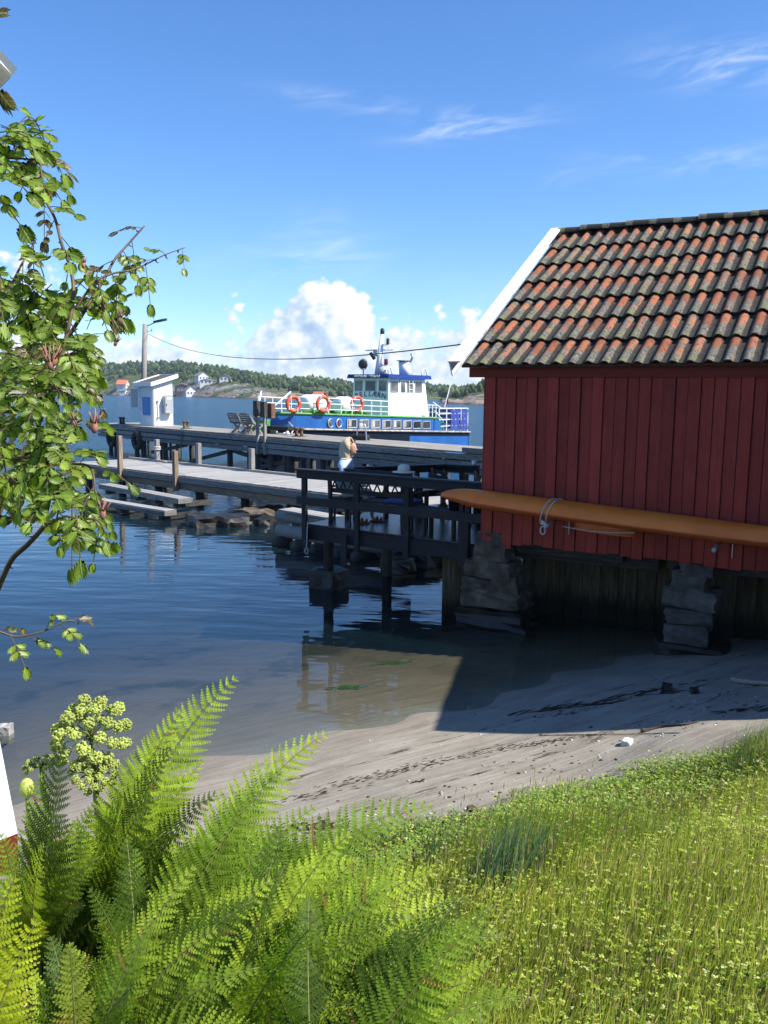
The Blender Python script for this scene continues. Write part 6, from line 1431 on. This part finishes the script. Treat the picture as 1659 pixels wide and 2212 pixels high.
# ------------------------------------------------------------------ furniture on the terrace
bch = thing('bench', 'dark garden bench with lattice back standing behind the terrace railing', 'bench', tp(.9, .45, 0))
ab0, ab1 = fx(686), fx(868)
def bq_(a, c, z): return tp(a, c, z)
plank('back_top', bq_(ab0, .30, .93), bq_(ab1, .30, .93), .035, .11, MAT['wood_dark'], bch)
plank('back_rail', bq_(ab0, .34, .58), bq_(ab1, .34, .58), .03, .08, MAT['wood_dark'], bch)
for k in range(9):
    a = ab0 + .06 + (ab1 - ab0 - .12) * k / 9
    plank('lattice', bq_(a, .31, .60), bq_(a + .14, .31, .88), .012, .03, MAT['wood_dark'], bch); plank('lattice', bq_(a + .14, .325, .60), bq_(a, .325, .88), .012, .03, MAT['wood_dark'], bch)
for k in range(4): plank('seat_slat', bq_(ab0, .42 + k * .11, .43), bq_(ab1, .42 + k * .11, .43), .09, .03, MAT['wood_dark'], bch)
for a in (ab0 + .03, ab1 - .03):
    plank('leg', bq_(a, .34, 0), bq_(a, .29, .95), .06, .06, MAT['wood_dark'], bch, up=e1); plank('leg', bq_(a, .80, 0), bq_(a, .80, .62), .06, .06, MAT['wood_dark'], bch, up=e1)
    plank('arm_rest', bq_(a, .30, .64), bq_(a, .84, .64), .06, .03, MAT['wood_dark'], bch)
tag(MB().box((0, 0, 0), (.55, .42, .06), frame(bq_(fx(830), .58, .47), e1), .02).build('seat_cushion', MAT['cushion'], None), 'blue and pale seat cushion on the terrace bench', 'cushion')
tbl = thing('table', 'dark wooden table on the terrace right of the bench', 'table', tp(1.95, 1.3, 0))
tc0 = tp(1.95, 1.25, .72)
for k in range(5): plank('top_board', tp(1.25, .95 + k * .16, .72), tp(2.65, .95 + k * .16, .72), .15, .03, MAT['wood_dark'], tbl)
for a in (1.35, 2.55):
    for c in (.98, 1.55): plank('leg', tp(a, c, 0), tp(a, c, .70), .07, .07, MAT['wood_dark'], tbl, up=e1)
    plank('apron', tp(a, .95, .66), tp(a, 1.62, .66), .04, .09, MAT['wood_dark'], tbl)
lowt = thing('low_bench', 'low dark bench along the terrace railing right of the lattice bench', 'bench', tp(2.3, .45, 0))
for k in range(3): plank('seat_board', tp(1.72, .22 + k * .13, .42), tp(2.95, .22 + k * .13, .42), .12, .03, MAT['wood_dark'], lowt)
for a in (1.85, 2.25, 2.8): plank('leg', tp(a, .24, 0), tp(a, .24, .40), .08, .05, MAT['wood_dark'], lowt, up=e1); plank('leg', tp(a, .46, 0), tp(a, .46, .40), .08, .05, MAT['wood_dark'], lowt, up=e1)
def folding_chair(a, c, rot, lab):
    o_ = tp(a, c, 0); M = Matrix.Translation(o_) @ Matrix.Rotation(rot, 4, 'Z'); t = thing('folding_chair', lab, 'chair', o_, 'wooden folding chairs on the terrace'); W_ = MAT['wood_brown']; q = lambda x, y, z: M @ Vector((x, y, z))
    for sx in (-.21, .21):
        plank('back_leg', q(sx, .20, 0), q(sx, -.22, .92), .045, .03, W_, t); plank('front_leg', q(sx * .9, -.25, 0), q(sx * .9, .20, .46), .045, .03, W_, t)
    for z, y in ((.86, -.19), (.76, -.145), (.66, -.10)): plank('back_slat', q(-.20, y, z), q(.20, y, z), .07, .016, MAT['wood_dark'], t, up=M.to_3x3() @ Vector((0, 1, .4)))
    for k in range(4): plank('seat_slat', q(-.19, -.08 + k * .09, .44), q(.19, -.08 + k * .09, .44), .075, .018, W_, t)
folding_chair(1.62, 2.05, R_(-62), 'wooden folding chair with slatted back behind the terrace table')
folding_chair(2.52, 1.85, R_(-100), 'wooden folding chair turned edge on near the boathouse corner')
hat = thing('straw_hat', 'cream sun hat lying on top of the bench back', 'hat', tp(fx(848), .30, .98)); hq = tp(fx(848), .32, .985)
MB().lathe([(.19, 0), (.19, .012), (.10, .02)], Matrix.Translation(hq), 18).build('brim', MAT['straw'], hat, True); MB().lathe([(.105, .015), (.10, .09), (.07, .125), (.02, .135)], Matrix.Translation(hq), 16).build('crown', MAT['straw'], hat, True)
cp_ = tp(fx(815), .60, .72)
tag(MB().lathe([(.03, 0), (.045, .02), (.05, .09), (.046, .09), (.04, .02)], Matrix.Translation(tp(1.45, 1.2, .737)), 14).build('mug', MAT['white_paint'], None, True), 'white mug on the terrace table behind the hat', 'mug')
tag(MB().lathe([(.035, 0), (.04, .02), (.055, .09), (.05, .09), (.035, .02)], Matrix.Translation(rc + (rb_ - rc) * .12 + UP * .965), 14).build('cup', MAT['boat_white'], None, True), 'white cup standing on the rear railing by the boathouse', 'cup')
pot = thing('plant_pot', 'black pot standing on the low bench below the kayak tip', 'pot', tp(fx(957), .36, .435))
MB().lathe([(.085, 0), (.11, .19), (.12, .19), (.12, .22), (.10, .22)], Matrix.Translation(tp(fx(957), .36, .437)), 16).build('body', MAT['black_plastic'], pot, True)
tag(MB().lathe([(.03, 0), (.033, .01), (.033, .105), (.026, .12)], Matrix.Translation(tp(fx(985), .36, .437)), 14).build('can', MAT['flag_red'], None, True), 'small red can on the low bench beside the black pot', 'can')
wb = thing('wire_basket', 'white wire basket on the deck edge behind the kayak tip', 'basket', tp(fx(940), 1.0, .43))
for k in range(4): MB().box((0, 0, 0), (.11, .02, .12), frame(tp(fx(925) + k * .14, .9, .60), e1), .01).build('mesh_panel', MAT['white_paint'], wb)
MB().bar(tp(fx(918), .9, .70), tp(fx(975), .9, .70), .2, .025).build('rim', MAT['white_paint'], wb)

# ------------------------------------------------------------------ seated woman
hc_ = gy(746, 969, 14.75); seat0 = Vector((hc_.x - .05, hc_.y - .02, ZD)); fw = (e1 * .90 + e2 * .43).normalized(); lf = Vector((-fw.y, fw.x, 0))     # facing right, slightly away
def bo(f, l, z): return seat0 + fw * f * 1.1 + lf * l * 1.2 + UP * z * 1.03
woman = thing('person', 'woman with pale blonde hair and light blue shirt sitting on the terrace, facing right', 'person', seat0)
def skin(name, chains, mat, parent, sub=2, root=0):
    vs, es, rs = [], [], []
    for ch in chains:
        prev = None
        for (p, r) in ch:
            if isinstance(p, int): i = p
            else: vs.append(tuple(p)); rs.append(r); i = len(vs) - 1
            if prev is not None: es.append((prev, i))
            prev = i
    me = bpy.data.meshes.new(name); me.from_pydata(vs, es, []); o = obj(name, me, parent); md = o.modifiers.new('skin', 'SKIN'); md.use_smooth_shade = True
    for k, v in enumerate(me.skin_vertices[0].data): r = rs[k]; v.radius = r if isinstance(r, tuple) else (r, r); v.use_root = (k == root)
    o.modifiers.new('sub', 'SUBSURF').levels = sub; o.modifiers['sub'].render_levels = sub; me.materials.append(mat)
    dg = bpy.context.evaluated_depsgraph_get(); m2 = bpy.data.meshes.new_from_object(o.evaluated_get(dg)); o.modifiers.clear(); o.data = m2
    if not m2.materials: m2.materials.append(mat)
    m2.polygons.foreach_set('use_smooth', [True] * len(m2.polygons)); return o
pel = bo(0, 0, .52)
body = [[(pel, (.15, .13)), (bo(.02, 0, .70), (.13, .11)), (bo(.05, 0, .90), (.145, .115)), (bo(.06, 0, 1.02), (.10, .09)), (bo(.09, 0, 1.10), .048), (bo(.12, 0, 1.16), .05), (bo(.15, 0, 1.22), (.085, .10)), (bo(.15, 0, 1.31), (.085, .10)), (bo(.14, 0, 1.38), .05)]]
# indices: 0 pelvis, 1,2 spine, 3 chest
body += [[(3, 0), (bo(.06, .17, 1.0), .055), (bo(.12, .22, .78), .042), (bo(.30, .16, .66), .034), (bo(.38, .12, .66), .026), (bo(.45, .10, .655), .018)], [(3, 0), (bo(.06, -.17, 1.0), .055), (bo(.10, -.23, .78), .042), (bo(.28, -.18, .66), .034), (bo(.36, -.14, .65), .026), (bo(.43, -.12, .645), .018)],
         [(0, 0), (bo(.10, .10, .52), .085), (bo(.45, .11, .50), .062), (bo(.47, .11, .28), .048), (bo(.46, .11, .09), .034), (bo(.50, .11, .045), .03), (bo(.60, .11, .03), .024)], [(0, 0), (bo(.10, -.10, .52), .085), (bo(.43, -.11, .50), .062), (bo(.36, -.11, .28), .048), (bo(.26, -.11, .10), .034), (bo(.30, -.11, .05), .03), (bo(.40, -.11, .03), .024)]]
bdy = skin('body', body, MAT['skin'], woman)
MB().ball(bo(.225, 0, 1.245), (.022, .016, .02), 8, 6).ball(bo(.212, .0, 1.195), (.02, .025, .008), 8, 5).build('nose', MAT['skin'], bdy, True)
skin('shirt', [[(bo(-.01, 0, .50), (.17, .15)), (bo(.02, 0, .70), (.18, .16)), (bo(.05, 0, .90), (.20, .165)), (bo(.06, 0, 1.01), (.16, .13)), (bo(.08, 0, 1.09), .07)], [(3, 0), (bo(.06, .20, .98), .095), (bo(.12, .26, .78), .075), (bo(.27, .175, .67), .052)], [(3, 0), (bo(.06, -.20, .98), .095), (bo(.10, -.27, .78), .075), (bo(.25, -.195, .67), .052)]], MAT['shirt'], woman)
skin('trousers', [[(bo(0, 0, .53), (.165, .14)), (bo(.10, .10, .53), .098), (bo(.45, .11, .51), .076), (bo(.47, .11, .30), .066), (bo(.465, .11, .20), .062)], [(0, 0), (bo(.10, -.10, .53), .098), (bo(.43, -.11, .51), .076), (bo(.36, -.11, .30), .066), (bo(.32, -.11, .20), .062)]], MAT['trousers'], woman)
hv = MB()
def hairshell(sc, c, nu=22, nv=14):
    rows = []
    for j in range(nv + 1):
        ph = math.pi * .97 * j / nv; row = []
        for i in range(nu + 1):
            a = -1.85 + 3.7 * i / nu      # open towards the face
            bl = max(0, j / nv - .45) * .9; wv = 1 + .05 * math.sin(a * 7 + j * .9) + .03 * math.sin(a * 17)
            x = -math.cos(a) * math.sin(min(ph, 1.75)) * .118 * sc * wv; y = math.sin(a) * math.sin(min(ph, 1.75)) * .108 * sc * wv
            z = math.cos(ph) * .125 * sc if ph < 1.75 else math.cos(1.75) * .125 * sc - (ph - 1.75) * .115 - .012 * math.sin(a * 5)
            row.append(bo(.118 + x - bl * .03, y, 1.295 + z))
        rows.append(row)
    return rows
h1, h2 = hairshell(1.34, None), hairshell(1.2, None); hv.grid(h1, True); hv.grid(h2); hv.grid([h1[-1], h2[-1]], True); hv.grid([[r[0] for r in h1], [r[0] for r in h2]]); hv.grid([[r[-1] for r in h1], [r[-1] for r in h2]], True)
hv.build('hair', MAT['hair'], woman, True)
MB().box((0, 0, 0), (.02, .13, .03), frame(bo(.20, 0, 1.40), fw), .01).tube([bo(.20, .085, 1.37), bo(.10, .105, 1.34)], .006, 5).tube([bo(.20, -.085, 1.37), bo(.10, -.105, 1.34)], .006, 5).build('sunglasses', MAT['black_plastic'], woman)
for f_, l_ in ((.50, .11), (.30, -.11)):
    MB().box((.06, 0, -.03), (.27, .095, .03), frame(bo(f_, l_, .045), fw), .012).build('sandal', MAT['sandal'], woman); MB().tube([bo(f_ + .05, l_ - .05, .03), bo(f_ + .05, l_, .085), bo(f_ + .05, l_ + .05, .03)], .022, 6).tube([bo(f_ + .12, l_ - .045, .03), bo(f_ + .12, l_, .07), bo(f_ + .12, l_ + .045, .03)], .02, 6).build('sandal_strap', MAT['sandal'], woman, True)
st_ = thing('stool', 'dark stool under the seated woman', 'stool', seat0)
MB().box((0, 0, .40), (.42, .42, .04), frame(seat0, fw), .01).build('seat', MAT['wood_dark'], st_)
for a in (-.17, .17):
    for c in (-.17, .17): plank('leg', bo(a, c, 0), bo(a * .9, c * .9, .385), .04, .04, MAT['wood_dark'], st_, up=fw)

# ------------------------------------------------------------------ white boat and house corner at the left edge
wb0 = Vector((-2.55, 4.55, 0)); wz = H(-2.4, 4.8)
rowb = thing('rowing_boat', 'white rowing boat with red bottom pulled up at the left edge', 'boat', (wb0.x, wb0.y, wz))
tipP = gy(2, 1512, 4.9); botP = gy(44, 1845, 4.75)
dirb = Vector((-.90, -.28, -.05)).normalized(); sdb = Vector((-dirb.y, dirb.x, 0)).normalized()
stemtop = gy(-22, 1490, 4.85); stemmid = gy(38, 1800, 4.85); keel = gy(40, 1890, 4.85)
def hullrow(u):
    w = .62 * (1 - (1 - min(u * 1.6, 1)) ** 2); L = 3.3 * u; rows = []
    c_top = stemtop + dirb * L * 1.0 + UP * (-.14 * math.sin(u * 2.6)); c_mid = stemmid + dirb * L + UP * (-.10 * u); c_k = keel + dirb * L + UP * .02
    return c_top, c_mid, c_k, w
def hull_side(sg, part):
    rows = []
    for i in range(15):
        u = (i / 14) ** 1.3; t_, m_, k_, w = hullrow(u)
        if part == 'top': rows.append([(m_ + sdb * sg * (w * .80)), (m_.lerp(t_, .5) + sdb * sg * w * .94), (t_ + sdb * sg * w)])
        else: rows.append([(k_ + sdb * sg * w * .10), (k_.lerp(m_, .5) + sdb * sg * w * .55), (m_ + sdb * sg * w * .80)])
    return rows
mb = MB(); mb.grid(hull_side(1, 'top')); mb.grid(hull_side(-1, 'top'), True); autosmooth(mb.build('topsides', MAT['boat_white'], rowb), 60)
mb = MB(); mb.grid(hull_side(1, 'bot')); mb.grid(hull_side(-1, 'bot'), True); autosmooth(mb.build('bottom', MAT['hull_red'], rowb), 60)
mb = MB()
for sg in (1, -1): mb.tube([r[2] for r in hull_side(sg, 'top')], .010, 6)
mb.build('gunwale', MAT['boat_white'], rowb, True)
q = gz(12, 1585, .0); me = rock_mesh(.13, .12, .15, 3, .12); me.materials.append(MAT['concrete']); tag(obj('stone', me, None, Matrix.Translation((q.x, q.y, .02))), 'pale rounded stone at the water edge beside the white boat', 'stone')
# eave of the white house
wh_ = thing('white_house', 'white house whose weathered eave corner shows at the upper left edge', 'house', (-4.2, 3.2, H(-4.2, 3.2)))
et = gy(38, 150, 3.6); dlt = Vector((-.72, -.05, .72)).normalized(); back = Vector((-.55, -.80, 0)).normalized(); dn = Vector((-.6, .05, -.75)).normalized()
a_, c_ = et, et + dlt * 2.2
f4 = [gy(38, 149, 3.6), gy(26, 161, 3.6), gy(-300, -170, 3.0), gy(-300, -225, 3.0)]; bk_ = Vector((-.8, -.6, 0)).normalized() * -.03
MB().hexa(f4 + [q + Vector((-.024, .032, 0)) for q in f4]).build('barge_board', MAT['white_paint'], wh_)
et = et + Vector((-.16, .12, .05))
MB().hexa([et + back * .02, et + dlt * 2.2 + back * .02, et + dlt * 2.2 + back * 2.5, et + back * 2.5] + [q + Vector((.03, 0, .04)) for q in (et + back * .02, et + dlt * 2.2 + back * .02, et + dlt * 2.2 + back * 2.5, et + back * 2.5)]).build('roof', MAT['roof_felt'], wh_)
u4 = [gy(25, 162, 3.62), gy(-2, 190, 3.66), gy(-330, 190, 3.1), gy(-300, -165, 3.05)]
MB().hexa(u4 + [q + Vector((-.03, .06, .01)) for q in u4]).build('soffit', MAT['white_weathered'], wh_)
bw0 = et + Vector((-.75, -.2, 0)); MB().box((0, 0, 0), (1.2, 2.6, 3.4), Matrix.Translation((bw0.x - .75, bw0.y - 1.4, bw0.z - 1.9))).build('wall', MAT['white_weathered'], wh_)

# ------------------------------------------------------------------ things on the beach
def on_ground(px, py):
    q = gz(px, py, .2)
    for _ in range(6): q = gz(px, py, H(q.x, q.y))
    return q
def stick(path, r, mat, lab, cat='driftwood', lift=.012, name='driftwood'):
    P = [on_ground(*p) + UP * lift for p in path]; P = smooth_path(P, 4); n = len(P)
    return tag(MB().tube(P, [r * (1 - .5 * i / n) for i in range(n)], 7).build(name, MAT[mat], None, True), lab, cat)
stick([(1582, 1474), (1610, 1478), (1659, 1482), (1720, 1486)], .035, 'driftwood', 'pale driftwood branch lying in the shade at the right edge', lift=.03)
stick([(1165, 1590), (1225, 1589), (1300, 1588), (1400, 1587), (1470, 1585)], .008, 'driftwood', 'long thin straight stick on the sand by the shadow edge')
stick([(1385, 1583), (1430, 1572), (1480, 1568), (1510, 1560)], .014, 'seaweed', 'dark curved twig on the shaded sand at the right')
def wrack(px, py, n, sx, sy, lab, mat='seaweed', wl=.10, cat='seaweed'):
    c = on_ground(px, py); mb = MB(); g = random.Random(px)
    for _ in range(n):
        x, y = c.x + g.gauss(0, sx), c.y + g.gauss(0, sy); a = g.uniform(-.3, .9) ; pts = []
        for k in range(5): x2 = x + math.cos(a) * wl * k / 4 * g.uniform(.8, 1.4); y2 = y + math.sin(a) * wl * k / 4 + g.uniform(-.012, .012); pts.append(Vector((x2, y2, H(x2, y2) + .006)))
        mb.tube(pts, [.002, .0045, .005, .0045, .001], 5)
    return tag(mb.build('seaweed', MAT[mat], None, kind='stuff'), lab, cat)
wrack(1200, 1533, 26, .28, .05, 'tangle of thin brown seaweed on the shaded sand below the boathouse', wl=.26)
wrack(1400, 1500, 18, .25, .05, 'dark streak of seaweed on the shaded sand near the slab pillar', wl=.22)
wrack(1610, 1535, 22, .2, .06, 'dark weed scraps on the sand at the right edge', wl=.12)
wrack(660, 1792, 90, .16, .07, 'dark heap of dry seaweed between sand and grass beside the ferns', wl=.06)
wrack(1030, 1768, 60, .16, .05, 'dry seaweed scraps at the edge of the grass', wl=.05)
wrack(900, 1690, 5, .03, .02, 'small dark seaweed scrap alone on the bright sand', wl=.05)
wrack(740, 1487, 40, .10, .04, 'green weed clump in the shallow water', 'weed_green', .12)
wrack(840, 1434, 40, .10, .04, 'bright green weed clump in shallow water before the boathouse', 'weed_green', .12)
for px, py, s_, mt, lab in ((1355, 1608, .075, 'white_stone', 'white stone on the sand at the edge of the shadow'), (1020, 1752, .05, 'stone_brown', 'brown stone among the plants at the grass edge'), (1130, 1735, .04, 'stone', 'grey stone at the grass edge'), (1440, 1490, .10, 'stone_wet', 'dark stone beside the slab pillar'), (1500, 1497, .08, 'stone_wet', 'small dark stone right of the slab pillar')):
    q = on_ground(px, py); me = rock_mesh(s_ * 1.5, s_, s_ * .8, px, .12); me.materials.append(MAT[mt]); tag(obj('stone', me, None, Matrix.Translation(q + UP * s_ * .2) @ Matrix.Rotation(px, 4, 'Z')), lab, 'stone')
def wrack_line(path, n, lab, wl=.05, sp=.035):
    P = smooth_path([on_ground(*p) for p in path], 8); mb = MB(); g = random.Random(len(path) * 7 + n)
    for _ in range(n):
        c = P[min(int(g.random() ** .9 * len(P)), len(P) - 1)]; x, y = c.x + g.gauss(0, .12), c.y + g.gauss(0, sp); a = g.uniform(.0, 1.1); pts = []
        for k in range(4): x2 = x + math.cos(a) * wl * k / 3; y2 = y + math.sin(a) * wl * k / 3 + g.uniform(-.008, .008); pts.append(Vector((x2, y2, H(x2, y2) + .004)))
        mb.tube(pts, [.001, .0022, .0024, .001], 4)
    return tag(mb.build('seaweed', MAT['seaweed'], None, kind='stuff'), lab, 'seaweed')
wrack_line([(640, 1728), (760, 1690), (900, 1656), (1050, 1625), (1180, 1604), (1290, 1588)], 330, 'thin brown line of dry seaweed along the last tide mark on the sand')
wrack_line([(1180, 1552), (1300, 1520), (1420, 1490), (1520, 1470)], 120, 'dark tide line in the shade below the boathouse', .07, .03)
# pebbles and scraps
P = []
g5 = np.random.default_rng(9)
while len(P) < 420:
    x, y = g5.uniform(-1.5, 5), g5.uniform(5, 10.2); d = _d(x, y) + g5.normal(0, .25)
    if -2.9 < d < -2.0 or (-2.6 < d < -.3 and g5.uniform() < .06): P.append((x, y, H(x, y) + .002))
P = np.array(P); n = len(P); s_ = g5.uniform(.004, .016, (n, 1)) * np.array((1.3, 1, .6)) 
V, F, C = blobs(P, s_, np.array([(.30, .28, .25), (.12, .10, .08), (.05, .035, .03), (.45, .42, .38)])[g5.integers(0, 4, n)], ICO1, .3)
o = obj('pebbles', np_mesh('pebbles', V, None, F, C), mat=FORM); o['kind'] = 'stuff'; o['label'] = 'small pebbles and shell scraps on the upper beach'

# ------------------------------------------------------------------ summer haze over the water
m = bpy.data.materials.new('haze'); m.use_nodes = True; nt = m.node_tree; nt.nodes.clear(); oo = nt.nodes.new('ShaderNodeOutputMaterial'); v = nt.nodes.new('ShaderNodeVolumePrincipled')
v.inputs['Color'].default_value = (.82, .90, 1, 1); v.inputs['Density'].default_value = .00019; v.inputs['Anisotropy'].default_value = .2; nt.links.new(v.outputs[0], oo.inputs['Volume'])
MB().box((0, 950, 13), (3020, 2540, 74)).build('haze', m, kind='stuff')
